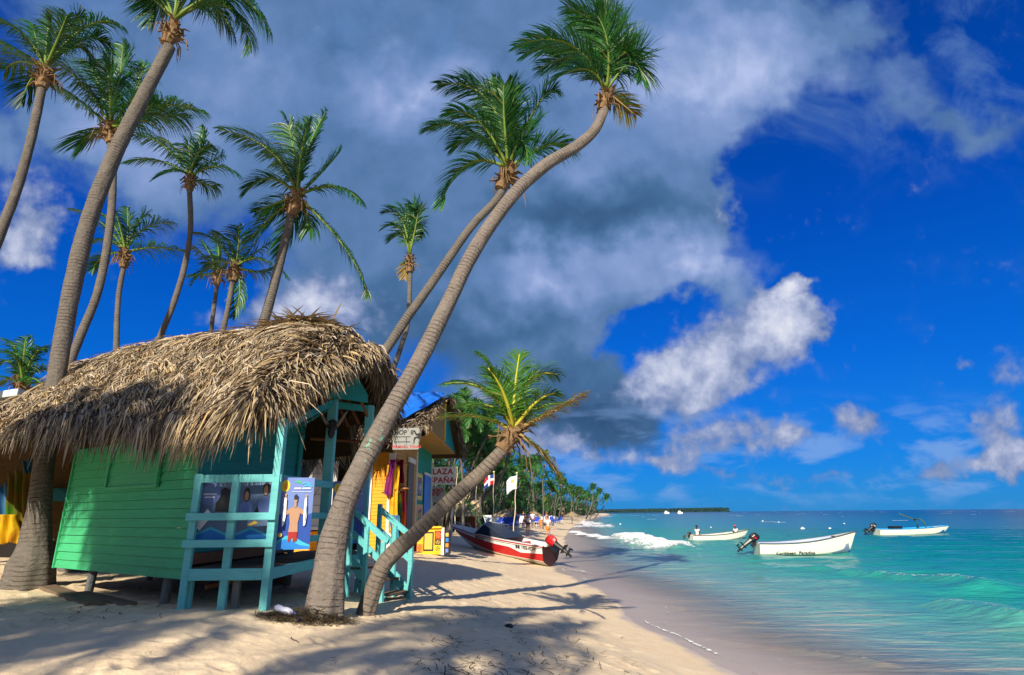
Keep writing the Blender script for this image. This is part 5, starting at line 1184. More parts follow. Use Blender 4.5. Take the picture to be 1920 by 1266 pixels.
mb = MB(); a, b = at(-60, 1010, 15.2), at(118, 1010, 15.2); mb.box((a+b)/2, ((b.x-a.x)/2, 0, 0), (0, .4, 0), (0, 0, .035)); to_ = empty('market_table', K((a.x+b.x)/2, 15.2, gz((a.x+b.x)/2, 15.2)), 'long white topped table seen behind the base of the thick palm', 'table'); mb.build('tabletop', M_white, to_, bevel=.008)
for sx in (.02, .98):
    for sy in (-.33, .33): mb = MB(); p_ = lerp(a, b, sx); mb.tube([K(p_.x, 15.2+sy, .95), K(p_.x, 15.2+sy, p_.z)], .03, 6); mb.build('leg', M_white, to_)
gL = 'cloths hung at the left stall'
cloth('hanging_cloth', 'green and brown cloth hanging in the middle at the left stall', 12, 58, 845, 1000, 13.8, stripes('cloth_g2', [(.04, .16, .02), (.20, .12, .02), (.05, .22, .02)], 1.2), .08, 3, 1.0, group=gL, seed=8)
cloth('hanging_cloth', 'pale blue cloth hanging at the far left edge of the stall', -14, 18, 850, 985, 13.9, stripes('cloth_b2', [(.03, .12, .28), (.06, .20, .40)], 1.0), .08, 2, 1.0, group=gL, seed=9)
cloth('hanging_cloth', 'red and yellow cloth hanging lowest at the left stall', -6, 34, 965, 1018, 13.6, stripes('cloth_r2', [(.40, .03, .02), (.75, .50, .02), (.5, .2, .02)], 1.5), .08, 2, 1.0, group=gL, seed=10)
cloth('hanging_cloth', 'small blue cloth hanging high next to the thick palm trunk', 42, 64, 840, 885, 13.7, stripes('cloth_b3', [(.02, .10, .20), (.03, .16, .30)], 1.0), .06, 2, .6, group=gL, seed=11)
mb = MB(); q = [at(88, 900, 14.6), at(140, 925, 14.0), at(140, 938, 13.6), at(88, 938, 13.6)]; mb.face(q); mb.face([v+Vector((0, 0, -.02)) for v in q][::-1]); tag(mb.build('awning', simple('turquoise_tarp', (.10, .55, .52), .5, .25, 4, .3)), 'turquoise tarpaulin awning between the thick palm and the green wall', 'awning')
mb = MB(); p_ = at(20, 741, 16.2); mb.box(p_, (.34, 0, .05), (0, .2, 0), (0, 0, .10)); tag(mb.build('roof_box', simple('white_box', (.55, .62, .62), .5, .1, 3, .1), bevel=.02), 'white box lying on the stall roof at the left edge', 'box')
# rock, planks
p_ = onz(128, 1082, 1.0); p_.z = gz(p_.x, p_.y); mb = MB(); mb.ball(p_+Vector((0, .3, .10)), .42, .30, .22, k=18, jit=.35); tag(mb.build('rock', M_stone, smooth=True), 'rounded grey rock under the left corner of the green hut', 'rock')
def plank_px(label, a, b, w, t=.045):
    p, q = onz(*a, 1.0), onz(*b, 1.0); p.z, q.z = gz(p.x, p.y)+.03, gz(q.x, q.y)+.02; mb = MB(); mb.beam(p, q, w, t); tag(mb.build('plank', M_plank, bevel=.006), label, 'plank')
plank_px('long weathered plank lying on the shaded sand before the green wall', (22, 1088), (178, 1142), .26)
plank_px('broken end of plank beside the long weathered plank', (150, 1122), (243, 1142), .18)
# ---------------------------------------------------------------- boats
def loft(name, rows, matr, parent, mi=None, smooth=True, close=False, solid=0.0):
    """rows: list of stations, each a list of points"""
    n, m = len(rows), len(rows[0]); V = [p for r_ in rows for p in r_]; Fc, Mi = [], []
    for i in range(n-1):
        for j in range(m-1): Fc.append([i*m+j, i*m+j+1, (i+1)*m+j+1, (i+1)*m+j]); Mi.append(mi[j] if mi else 0)
    o = mesh_obj(name, V, Fc, matr, parent, Mi, smooth, world=False)
    if solid: s = o.modifiers.new('solid', 'SOLIDIFY'); s.thickness = solid; s.offset = -1
    return o
def hullfn(L_, beam, zs, zk, zc, rake=.12, tw=.8, fine=1.7):
    """returns f(s, side, t): s 0 stern..1 bow, t 0 keel..1 sheer"""
    def f(s, side, t):
        b = beam/2*(1-max(0, (s-.45)/.55)**fine)*(tw+(1-tw)*min(1, s/.35))
        z_s, z_k, z_c = zs(s), zk(s), zc(s); bc = b*(.74 if s < .9 else .74)
        if t < .35: q = t/.35; y = bc*q; z = z_k+(z_c-z_k)*q**1.2
        else: q = (t-.35)/.65; y = bc+(b-bc)*q**.8; z = z_c+(z_s-z_c)*q
        x = L_*(s-.5)+rake*L_*(s**6)*((z-z_k)/(max(.05, z_s-z_k)))*.9 - 0
        return Vector((x, side*y, z))
    return f
M_cowl = simple('outboard_cowl', (.012, .014, .02), .3, .2, 5, .03, .5); M_cowlred = simple('outboard_red', (.55, .012, .015), .3, .15, 5, .03, .5)
def outboard(parent, x, z, cowl, sc=1.0, tilt=0.0, stripe=None):
    ob = empty('outboard_motor', (x, 0, z)); ob.parent = parent; Rm = Matrix.Rotation(tilt, 3, 'Y')
    def T(v): return Rm @ (Vector(v)*sc)
    mb = MB(); prof = [(-.30, -.02, .17, .12), (-.30, .12, .21, .155), (-.27, .30, .22, .16), (-.24, .42, .16, .12), (-.2, .45, .08, .07)]
    rows = []
    for cx_, z_, rx, ry in prof: rows.append([T((cx_+rx*math.cos(a)*(1.15 if math.cos(a) < 0 else 1), ry*math.sin(a), z_)) for a in np.linspace(.39, 2*math.pi+.39, 9)])
    rows.append([T((-.2, 0, .455))]*9); rows.insert(0, [T((-.3, 0, -.02))]*9)
    cw_ = loft('cowl', rows, cowl, ob, smooth=False); bv_ = cw_.modifiers.new('b', 'BEVEL'); bv_.width = .03; bv_.segments = 2
    if stripe: mb = MB(); [mb.box(T((-.27, s*.160*1.0, .20)), T((.09, 0, .02)), T((0, .006, 0)), T((0, 0, .025))) for s in (-1, 1)]; mb.build('stripe', stripe, ob, world=False)
    mb = MB(); mb.tube([T((-.30, 0, .0)), T((-.34, 0, -.35)), T((-.37, 0, -.72))], [.13*sc, .10*sc, .07*sc], 8); mb.box(T((-.40, 0, -.50)), T((.20, 0, 0)), T((0, .13, 0)), T((0, 0, .02)))
    mb.ball(T((-.40, 0, -.74)), .20*sc, .055*sc, .055*sc, k=10, rot=Rm.to_4x4().to_3x3()); mb.box(T((-.36, 0, -.86)), T((.05, 0, -.01)), T((0, .008, 0)), T((0, 0, .10)))
    mb.build('leg', M_black, ob, smooth=False, world=False)
    mb = MB()
    for a in (0, 2.09, 4.19):
        d = Vector((0, math.cos(a), math.sin(a))); t_ = Vector((.35, -math.sin(a), math.cos(a))).normalized()
        c = Vector((-.60, 0, -.74)); mb.face([T(c+t_*.03), T(c+d*.07+t_*.07), T(c+d*.14), T(c+d*.07-t_*.06), T(c-t_*.03)]); mb.face([T(c+t_*.03+Vector((.012, 0, 0))), T(c+d*.07+t_*.07+Vector((.012, 0, 0))), T(c+d*.14+Vector((.012, 0, 0))), T(c+d*.07-t_*.06+Vector((.012, 0, 0))), T(c-t_*.03+Vector((.012, 0, 0)))][::-1])
    mb.build('propeller', M_black, ob, world=False)
    mb = MB(); mb.box(T((-.07, 0, -.06)), T((.07, 0, 0)), T((0, .12, 0)), T((0, 0, .16))); mb.build('clamp_bracket', M_black, ob, world=False)
    return ob
def place(root, stern, bow, pitch=None):
    d = bow-stern; rz = math.atan2(d.y, d.x); pt = pitch if pitch is not None else math.atan2(d.z, math.hypot(d.x, d.y)); root.rotation_euler = (0, -pt, rz); root.location = (stern+bow)/2
# --- red and white speedboat on the sand
L_ = 5.3
ws_ = Vector((1.62, 27.1, 0)); wb = Vector((-2.85, 30.2, 0)); ws_.z = .0; wb.z = .62
rb = empty('speedboat', (0, 0, 0), 'red and white speedboat with dark windscreen beached at the water edge', 'boat'); place(rb, ws_, wb)
zs = lambda s: .86+.02*s+.12*s*s; zk = lambda s: .0+.78*max(0, (s-.55)/.45)**2.2; zc = lambda s: .26+.50*max(0, (s-.35)/.65)**1.7
hf = hullfn(L_, 1.95, zs, zk, zc, rake=.10)
M_bw = simple('gelcoat_white', (.74, .74, .72), .25, .06, 3, .02, .5); M_br = simple('gelcoat_red', (.42, .012, .016), .22, .2, 3, .02, .5); M_bg = simple('gelcoat_grey', (.48, .50, .54), .3, .15, 3, .02, .5); M_bt = simple('bottom_white', (.62, .60, .54), .5, .2, 4, .1)
ts = [0, .12, .24, .35, .42, .50, .58, .66, .74, .82, .90, 1.0]
for side, nm in ((1, 'hull_side'), (-1, 'hull_side')):
    n = 60; rows = []
    for i in range(n+1):
        s = i/n; lo = .37+.06*s; hi = .60+.20*min(1, max(0, (s-.30)/.12))*1.0 if True else 0
        if s > .30: hi = .76+.05*s
        elif s > .2: hi = .60+.16*(s-.2)/.1
        else: hi = .70-.10*(s/.2)
        tt = [0, .12, .24, .35, lo, (lo+hi)/2, hi, hi+.03, min(.90, hi+.08), .90, .925, 1.0]
        rows.append([hf(s, side, t) for t in tt])
    mi = [0, 0, 0, 0, 1, 1, 2, 2, 2, 3, 2]
    loft(nm, rows if side < 0 else [r_[::-1] for r_ in rows], [M_bt, M_br, M_bw, M_ink], rb, mi=mi if side < 0 else mi[::-1])
# transom
tp = [hf(0, -1, t) for t in ts]+[hf(0, 1, t) for t in ts[::-1]]; mb = MB(); mb.face(tp[::-1]); mb.build('transom', simple('transom_dark', (.06, .02, .02), .4, .3, 4, .1), rb, world=False)
# deck with cockpit well
n = 40; rows = []
for i in range(n+1):
    s = i/n; z_ = hf(s, 1, 1).z; x = hf(s, 1, 1).x; b = hf(s, 1, 1).y; inner = b*.72 if s < .56 else 0.0
    cam_ = .10*(1 if s > .56 else 0)
    rows.append([Vector((x, b, z_)), Vector((x, b*.88, z_+.035)), Vector((x, max(inner, 0)*.0+b*.72, z_+.04)), Vector((x, inner, z_+.04+cam_*(1-0))) if s >= .56 else Vector((x, b*.70, z_-.45)), Vector((x, 0, z_+.04+cam_)) if s >= .56 else Vector((x, 0, z_-.46)),
        Vector((x, -inner, z_+.04+cam_)) if s >= .56 else Vector((x, -b*.70, z_-.45)), Vector((x, -b*.72, z_+.04)), Vector((x, -b*.88, z_+.035)), Vector((x, -b, z_))])
loft('deck', rows, [M_bw, M_br], rb, mi=[0, 0, 0, 0, 0, 0, 0, 0], smooth=False)
mb = MB(); mb.tube([hf(i/20, -1, 1)*1+Vector((0, -.01, 0)) for i in range(21)], .022, 6); mb.build('gunwale', M_br, rb, world=False)
mb = MB(); mb.tube([hf(i/20, 1, 1)+Vector((0, .01, 0)) for i in range(21)], .022, 6); mb.build('gunwale', M_br, rb, world=False)
# windscreen
M_glass = simple('dark_screen', (.014, .022, .040), .4, .2, 3, .05, .3)
zt_ = .98; xw = .55*L_-.5*L_+.75
mb = MB(); bb = .72
F0, F1 = Vector((xw+.45, 0, zt_+.02)), Vector((xw-.10, 0, zt_+.50))
for s in (-1, 1):
    A_, B_ = Vector((xw+.05, s*bb, zt_)), Vector((xw-.35, s*bb*.86, zt_+.42)); Cc_ = Vector((xw-1.75, s*bb*1.1, zt_-.02))
    mb.face([F0, A_, B_, F1] if s > 0 else [F1, B_, A_, F0]); mb.face([A_, Cc_, B_] if s > 0 else [B_, Cc_, A_]); Rr_ = Vector((xw-1.75, 0, zt_+.02)); mb.face([F1, B_, Cc_, Rr_] if s > 0 else [Rr_, Cc_, B_, F1])
o = mb.build('windscreen', M_glass, rb, world=False); md = o.modifiers.new('t', 'SOLIDIFY'); md.thickness = .02
mb = MB()
for s in (-1, 1): mb.tube([Vector((xw+.05, s*bb, zt_)), Vector((xw-.35, s*bb*.86, zt_+.43))], .012, 6)
mb.tube([Vector((xw-.35, -bb*.86, zt_+.43)), F1+Vector((0, 0, .01)), Vector((xw-.35, bb*.86, zt_+.43))], .018, 6); mb.build('screen_frame', M_bg, rb, world=False)
mb = MB(); pts = [hf(s, -1, 1)+Vector((-.05, .08, h_)) for s, h_ in ((.86, .02), (.88, .24), (.95, .26), (.995, .24))]; pts2 = [Vector((p.x, -p.y, p.z)) for p in pts[::-1]]; mb.tube(pts+pts2, .014, 6); mb.tube([hf(.95, -1, 1)+Vector((-.05, .06, 0)), hf(.95, -1, 1)+Vector((-.05, .08, .26))], .012, 6); mb.build('bow_rail', simple('steel', (.5, .5, .5), .25, .1, 5, 0, .5, 1.0), rb, smooth=True, world=False)
mb = MB(); mb.box((-.9, 0, .60), (.25, 0, 0), (0, .55, 0), (0, 0, .12)); mb.box((-1.18, 0, .74), (.05, 0, 0), (0, .55, 0), (0, 0, .12)); mb.build('bench_seat', M_br, rb, bevel=.02, world=False)
outboard(rb, -L_/2-.0, .74, M_cowlred, 1.0, tilt=1.05)
rb_m = parent_matrix(rb)
def hull_text(nm, s, size, sv, tv, side, matr, root, hfn, flip=True):
    p = hfn(sv, side, tv); q = hfn(sv+.03, side, tv); u_ = hfn(sv, side, min(1, tv+.08)); Mx = parent_matrix(root); r_ = (Mx.to_3x3() @ (q-p)); up_ = Mx.to_3x3() @ (u_-p)
    if r_.x < 0 and flip: r_ = -r_
    n_ = r_.cross(up_).normalized(); return text_obj(nm, s, size, Mx @ p + n_*.035, r_, up_, matr, root, ext=.004, bold=.003)
hull_text('lettering', 'WOLIX', .20, .62, .86, 1, M_ink, rb, hf); hull_text('lettering', 'BB 102-ICH', .20, .15, .86, 1, M_ink, rb, hf)
# --- the three open boats on the water
def skiff(label, stern_px, bow_px, Y0, Y1, beam, dep, motor_stripe, inner, band, text=None, msc=1.0, seed=0, sheer=.35, hullmat=None):
    a = onz(*stern_px, 0); s_ = at(stern_px[0], stern_px[1], Y0); b_ = at(bow_px[0], stern_px[1], Y1); s_.z = b_.z = -.12; L_ = (b_-s_).length
    root = empty('fishing_boat', (0, 0, 0), label, 'boat', 'open boats moored off the beach'); place(root, s_, b_, 0.0)
    zs = lambda s: dep+.02+sheer*s**2.4+.05*(1-s)**2; zk = lambda s: -.12+.5*max(0, (s-.8)/.2)**2; zc = lambda s: .10+.35*max(0, (s-.5)/.5)**2
    f = hullfn(L_*.93, beam, zs, zk, zc, rake=.09, tw=.82)
    hm = hullmat or simple('skiff_white', (.70, .72, .62), .35, .15, 3, .05)
    for side in (-1, 1):
        rows = []
        for i in range(41):
            r_ = [f(i/40, side, t) for t in (0, .15, .35, .40, .52, .55, .70, .73, .88, .92, 1.0)]
            for q, off in ((3, .03), (5, -.012), (6, .02), (8, .02)): r_[q] += Vector((0, side*off*(1-.8*(i/40)**3), 0))
            rows.append(r_ if side < 0 else r_[::-1])
        loft('hull_side', rows, [hm], root)
    rows = []
    for i in range(37):
        s = i/36*.93; z_ = zs(s); b = abs(f(s, 1, 1).y)-.05; x = f(s, 1, .9).x; rows.append([Vector((x, b, z_)), Vector((x, b*.8, .16+zk(s)*.6+.1)), Vector((x, 0, .14+zk(s)*.6+.1)), Vector((x, -b*.8, .16+zk(s)*.6+.1)), Vector((x, -b, z_))])
    loft('inner_hull', rows, [inner], root)
    tp = [f(0, -1, t) for t in (0, .35, .6, 1)]+[f(0, 1, t) for t in (1, .6, .35, 0)]; mb = MB(); mb.face(tp[::-1]); tp2 = [v+Vector((.06, 0, 0)) for v in tp]; mb.face(tp2); mb.face([tp[3], tp[4], tp2[4], tp2[3]]); mb.build('transom', hm, root, world=False)
    mb = MB()
    for side in (-1, 1): mb.tube([f(i/24, side, 1) for i in range(25)], .035, 6)
    mb.build('gunwale', band, root, smooth=True, world=False)
    for s in (.22, .42, .62, .78):
        p = f(s, 1, 1); mb = MB(); mb.box((p.x, 0, zs(s)-.16), (.13, 0, 0), (0, abs(p.y)-.06, 0), (0, 0, .02)); mb.build('thwart', inner, root, bevel=.005, world=False)
    mb = MB(); p = f(.93, 1, 1); mb.face([Vector((f(.82, 1, 1).x, f(.82, 1, 1).y, zs(.82)+.005)), Vector((f(.82, 1, 1).x, -f(.82, 1, 1).y, zs(.82)+.005)), Vector((p.x, -p.y, zs(.93)+.005)), Vector((f(1, 1, 1).x, 0, zs(1)+.005)), Vector((p.x, p.y, zs(.93)+.005))][::-1]); mb.build('foredeck', hm, root, world=False)
    outboard(root, f(0, 1, .8).x, zs(0)-.08, M_cowl, msc, tilt=.85, stripe=motor_stripe)
    if text: hull_text('lettering', text, .25, .36, .47, -1, M_ink, root, f)
    return root, f, zs
M_in_blue = simple('inner_pale_blue', (.30, .38, .58), .5, .2, 3, .1); M_in_cy = simple('inner_bright_blue', (.01, .26, .62), .5, .2, 3, .1); M_in_wh = simple('inner_white', (.55, .55, .50), .5, .2, 3, .1)
b1, f1, zs1 = skiff('white open boat with two men sitting aboard, leftmost of the three boats afloat', (1290, 1011), (1401, 1011), 51, 51.8, 1.7, .46, None, M_in_wh, M_stone, msc=.6, sheer=.42)
b2, f2, zs2 = skiff('white open boat with lettering on its hull, nearest of the boats afloat', (1412, 1035), (1603, 1035), 34.5, 34.0, 1.9, .62, M_cowlred, M_in_blue, simple('gunwale_grey', (.10, .11, .13), .6, .2, 3, .1), 'Caribbean  Paradise', msc=1.05, sheer=.62)
b3, f3, zs3 = skiff('white open boat with bright blue inside, farthest right of the boats afloat', (1636, 1001), (1778, 1000), 58.0, 58.5, 2.1, .60, M_bw, M_in_cy, M_in_cy, msc=1.1, sheer=.30)
mb = MB(); p = b3.matrix_world if False else parent_matrix(b3); 
mb.tube([Vector((1.3, .5, .5)), Vector((1.2, .5, 1.2)), Vector((.9, .45, 1.5)), Vector((.1, .3, 1.75)), Vector((-.6, .2, 2.0))], .05, 6); mb.tube([Vector((1.3, -.5, .5)), Vector((1.2, -.5, 1.2)), Vector((.9, -.45, 1.5)), Vector((.9, .45, 1.5))], .05, 6); mb.build('folded_frame', simple('olive_frame', (.08, .12, .05), .7, .3, 5, .1), b3, smooth=True, world=False)
mb = MB(); mb.box((-1.4, 0, .75), (.5, .1, 0), (0, .4, 0), (0, 0, .16)); o = mb.build('dark_bundle', M_black, world=False); o.parent = None; o.location = b3.location+Vector((0, 0, 0)); o.rotation_euler = b3.rotation_euler; tag(o, 'black bundle lying inside the blue boat', 'bundle')
# tidy: bundle pivots with its own origin at the boat
for (px, py, r_, Y) in ((1505, 992, 9, None), (1556, 991, 5, None), (1583, 982, 3.2, None), (1430, 977, 3.2, None), (1460, 979, 3, None), (1163, 983, 4, None), (1333, 989, 3, None)):
    p = onz(px, py, .05); mb = MB(); m_ = mpp(p)*.5; mb.ball(p, r_*m_, r_*m_, r_*m_*.6, k=10); mb.tube([p, p+Vector((0, 0, r_*m_*.9))], r_*m_*.15, 6)
    tag(mb.build('buoy', simple('buoy_white', (.8, .8, .78), .4, .05, 3, 0) if 'buoy_white' not in bpy.data.materials else bpy.data.materials['buoy_white'], smooth=True), {1505: 'largest white buoy afloat above the lettered boat', 1556: 'medium white buoy afloat right of the largest one', 1583: 'tiny white buoy just left of the blue boat', 1430: 'tiny white buoy above and right of the seated man', 1460: 'tiny white buoy between the seated man and the largest buoy', 1163: 'white buoy near the surf at left', 1333: 'small white float just beside the boatman at the stern'}[px], 'buoy', 'white buoys afloat')
# ---------------------------------------------------------------- palm grove along the beach
def proto_palm(seed, nf=15, H_=9.0, lean=(1.0, 0), nleaf=26, W_=.95, tone=.4, flen=2.6):
    rng = np.random.default_rng(seed); root = empty('palm_tree', (0, 0, 0))
    top = Vector((lean[0], lean[1], H_)); pts = [Vector((0, 0, -.3)), Vector((lean[0]*.05, lean[1]*.1, .5)), Vector((lean[0]*.25+.15*rng.normal(), lean[1]*.3, H_*.35)), Vector((lean[0]*.6+.2*rng.normal(), lean[1]*.6, H_*.7)), top]
    trunk_mesh('trunk', pts, [.17, .12, .095, .085, .08], root, M_trunk, k=8, world=False, step=.35)
    G = []
    for i in range(nf):
        az = i*2.4+rng.normal(0, .2); el = rng.uniform(-.35, 1.15) if i > 2 else rng.uniform(1.0, 1.4); L_ = flen*rng.uniform(.8, 1.1)
        d = Vector((math.cos(az)*math.cos(el), math.sin(az)*math.cos(el), math.sin(el))); w = Vector((-.35, 0, 0))
        pm = top+d*L_*.52+Vector((0, 0, .18*L_*math.cos(el)))+w*.2*L_; p2 = top+d*L_*.9+w*.45*L_+Vector((0, 0, -.28*L_*math.cos(el)))
        v, f, t, C = frond_np(top, pm, p2, W_, nleaf, rng, grav=.5, roll=rng.uniform(-.4, .4), wind=(-.3, 0, 0), tone=tone+rng.normal(0, .12), lw=.085, seg=2, dry=(.6 if rng.random() < .08 else 0)); G.append((v, f, t))
    V, Fq, T = cat_geo(G); mesh_obj('crown', V, Fq, M_leaf_far, root, attrs={'tone': T}, world=False)
    mb = MB()
    for i in range(9): a = rng.uniform(0, 6.28); mb.ball(top+Vector((math.cos(a)*.22, math.sin(a)*.22, -.2-.1*rng.random())), .12, .12, .15, k=6)
    mb.build('husk', M_boot, root, world=False); return root
protos = [proto_palm(31, lean=(1.2, -.5)), proto_palm(32, lean=(-.4, -1.0), H_=8.2, tone=.33), proto_palm(33, lean=(2.2, .3), H_=8.6, tone=.45), proto_palm(34, 13, H_=9.6, lean=(.3, .4), tone=.36), proto_palm(35, 14, H_=7.6, lean=(3.2, -.6), tone=.42)]
young = [proto_palm(41, 13, H_=1.0, lean=(.1, 0), W_=1.0, tone=.5, flen=3.2), proto_palm(42, 11, H_=1.8, lean=(.3, .1), W_=1.0, tone=.45, flen=2.9)]
FRONT = [(36, 838), (45, 868), (60, 915), (80, 958), (105, 996), (140, 1032), (190, 1066), (250, 1090), (330, 1109), (430, 1121)]   # forward distance, pixel of the outermost trunks
def front_px(Y):
    return float(np.interp(Y, [f[0] for f in FRONT], [f[1] for f in FRONT]))
gr = random.Random(4); used = set()
def put(proto, x, y, sc, rz, label, group, cat='palm tree'):
    if proto.name in used: o = copy_tree(proto)
    else: o = proto; used.add(proto.name)
    o.location = (x, y, gz(x, y)); o.rotation_euler = (gr.uniform(-.03, .03), gr.uniform(-.03, .05), rz); o.scale = (sc, sc, sc*gr.uniform(.92, 1.08)); tag(o, label, cat, group); return o
def LG(Y): return 'slim palm in the crowded beach grove, '+('nearest part behind the flagpoles' if Y < 65 else 'part behind the blue loungers' if Y < 110 else 'middle part beyond the loungers' if Y < 190 else 'farthest part towards the headland')
Y = 37.0; n_g = 0
while Y < 430:
    rowx = at(front_px(Y), 960, Y).x; k_ = 1 if Y < 62 else 2 if Y < 170 else 1
    for j in range(k_):
        dx = gr.uniform(0, 1.5)+j*gr.uniform(2.5, 6.5)*(.7+Y/150); y = Y+gr.uniform(-1.5, 1.5)
        tgt_h = (np.interp(Y, [37, 60, 100, 140, 200, 430], [6.6, 6.8, 7.6, 8.0, 8.5, 9.6]))*gr.uniform(.68, 1.08)
        pi = gr.randrange(5); sc = tgt_h/8.7; put(protos[pi], rowx-dx, y, sc, gr.uniform(-.6, .6)+(0 if pi in (2, 4) else gr.uniform(0, 6.2)), LG(Y), 'palms of the beach grove'); n_g += 1
    Y *= 1.028
# distinct neighbours in front of the grove
for px, cy, Yb, lab in ((878, 772, 38, 'palm with the highest crown just right of the green kiosk gable'), (905, 812, 43, 'palm of middle height between the kiosk gable and the short leaning palm'), (1022, 872, 70, 'front palm of the grove just right of the white flag'), (846, 790, 40, 'palm rising directly behind the green kiosk roof')):
    p = at(px, 960, Yb); h_ = at(px, cy, Yb).z-gz(p.x, p.y); put(protos[3] if px != 905 else protos[1], p.x-.3, Yb, h_/9.8, .3, lab, 'palms of the beach grove')
for bx, tx, ty, Yb, lab in ((1098, 1112, 921, 205, 'leaning palm over the far beach, third from the end of the grove'), (1104, 1124, 929, 215, 'leaning palm over the far beach, second from the end of the grove'), (1112, 1138, 939, 225, 'low leaning palm at the very end of the grove')):
    b = at(bx, 966, Yb); t_ = at(tx, ty, Yb); t_.y = Yb; root = empty('palm_tree', (b.x, b.y, gz(b.x, b.y)), lab, 'palm tree', 'palms leaning out at the end of the grove')
    trunk_mesh('trunk', [Vector((b.x, b.y, gz(b.x, b.y)-.2)), lerp(b, t_, .5)+Vector((.8, 0, -.3)), t_], [.22, .16, .13], root, M_trunk, k=8, step=.6)
    src = [c for c in protos[0].children if c.name.startswith('crown')][0]; c = src.copy(); COL.objects.link(c); c.parent = root; c.matrix_parent_inverse = Matrix(); sc = 1.15; c.scale = (sc, sc, sc); c.location = (t_-Vector((b.x, b.y, gz(b.x, b.y))))-Vector((1.2, -.5, 9.0))*sc
# curved leaning trunk behind the flagpoles
palm('palm_tree', 'grey palm with a long leaning trunk crossing behind the flagpoles', [(880, 975, 47, 15), (900, 940, 47, 11), (925, 915, 47, 9.5), (945, 880, 47.2, 8.5), (955, 850, 47.3, 8)], (957, 842), [(940, 825, 925, 835, 0), (945, 815, 932, 805, .3), (957, 815, 955, 800, 0), (972, 825, 990, 835, .3), (970, 815, 985, 805, 0), (945, 850, 935, 865, .2), (968, 850, 978, 862, -.2)], 22, M_leaf_far, 'palms of the beach grove', 51, basez=1, n=26, k=10)
palm('palm_tree', 'low palm with dark green crown rising over the stall roof at the far left', [(45, 860, 22, 22), (44, 800, 22, 20), (42, 735, 22.2, 18)], (42, 725), [(20, 680, -5, 690, 0), (30, 660, 15, 640, .3), (45, 670, 48, 635, 0), (65, 665, 88, 655, -.3), (70, 695, 92, 700, .3), (15, 710, -10, 730, .2), (60, 710, 82, 725, -.4), (35, 680, 10, 660, -.6), (55, 680, 72, 655, .6)], 42, seed=52, basez=1, n=44, rcrown=.2, grav=.5, tone=.34)
ny = 0; Y = 40.0
while Y < 330:
    x = at(front_px(Y), 960, Y).x-gr.uniform(.5, 3)*(1+Y/120); put(young[gr.randrange(2)], x, Y+gr.uniform(-1, 1), gr.uniform(.85, 1.35), gr.uniform(0, 6.2), 'low young palm under the grove, '+('near the flagpoles' if Y < 60 else 'behind the blue loungers' if Y < 105 else 'in the middle of the grove' if Y < 180 else 'near the far end of the grove'), 'young palms under the grove', 'young palm'); Y *= 1.07; ny += 1
# undergrowth: dense leaf mass filling between the trunks
ur = np.random.default_rng(77); n = 42000
yy = 38*np.exp(ur.random(n)*2.45); fx = np.array([at(front_px(q), 960, q).x for q in np.linspace(38, 440, 120)]); xx = np.interp(yy, np.linspace(38, 440, 120), fx)-1.5-ur.random(n)**1.5*(5+yy*.13)
hmax = (2.2+4.2*vn(xx*.25, yy*.12, 4)*np.clip(np.interp(yy, [38, 440], [1, 1.6]), 0, 2))*(.55+.8*vn(xx*.7, yy*.3, 9)); zzv = ur.random(n)**.8*hmax
P0 = np.stack([xx, yy, 1.0+zzv], 1); d = ur.normal(0, 1, (n, 3)); d[:, 2] = np.abs(d[:, 2])*.5; d /= np.linalg.norm(d, axis=1)[:, None]; w = np.cross(d, ur.normal(0, 1, (n, 3))); w /= np.linalg.norm(w, axis=1)[:, None]
ln = (.35+yy*.0035)[:, None]*ur.uniform(.6, 1.5, (n, 1)); V = np.stack([P0-w*ln*.16, P0+w*ln*.16, P0+d*ln+w*ln*.05, P0+d*ln*1.0-w*ln*.05], 1).reshape(-1, 3); Fq = np.arange(n*4).reshape(-1, 4)
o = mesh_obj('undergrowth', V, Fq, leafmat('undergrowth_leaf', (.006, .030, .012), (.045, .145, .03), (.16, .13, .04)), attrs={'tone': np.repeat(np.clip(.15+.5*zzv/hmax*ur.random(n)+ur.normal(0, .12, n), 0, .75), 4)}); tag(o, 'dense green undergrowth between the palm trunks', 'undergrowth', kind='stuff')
# dark wood behind the grove so that no empty horizon shows between the trunks
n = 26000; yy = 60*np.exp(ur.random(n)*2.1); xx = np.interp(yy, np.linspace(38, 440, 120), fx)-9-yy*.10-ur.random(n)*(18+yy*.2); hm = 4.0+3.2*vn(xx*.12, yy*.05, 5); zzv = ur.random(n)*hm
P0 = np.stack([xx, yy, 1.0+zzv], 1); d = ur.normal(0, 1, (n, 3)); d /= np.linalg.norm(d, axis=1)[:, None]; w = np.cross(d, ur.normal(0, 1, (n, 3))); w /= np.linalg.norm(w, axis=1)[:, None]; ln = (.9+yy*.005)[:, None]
V = np.stack([P0-w*ln*.25, P0+w*ln*.25, P0+d*ln+w*ln*.1, P0+d*ln-w*ln*.1], 1).reshape(-1, 3)
o = mesh_obj('woodland', V, np.arange(n*4).reshape(-1, 4), bpy.data.materials['undergrowth_leaf'], attrs={'tone': np.repeat(np.clip(.12+ur.normal(0, .12, n), 0, .5), 4)}); tag(o, 'dark woodland filling the shade behind the beach grove', 'woodland', kind='stuff')
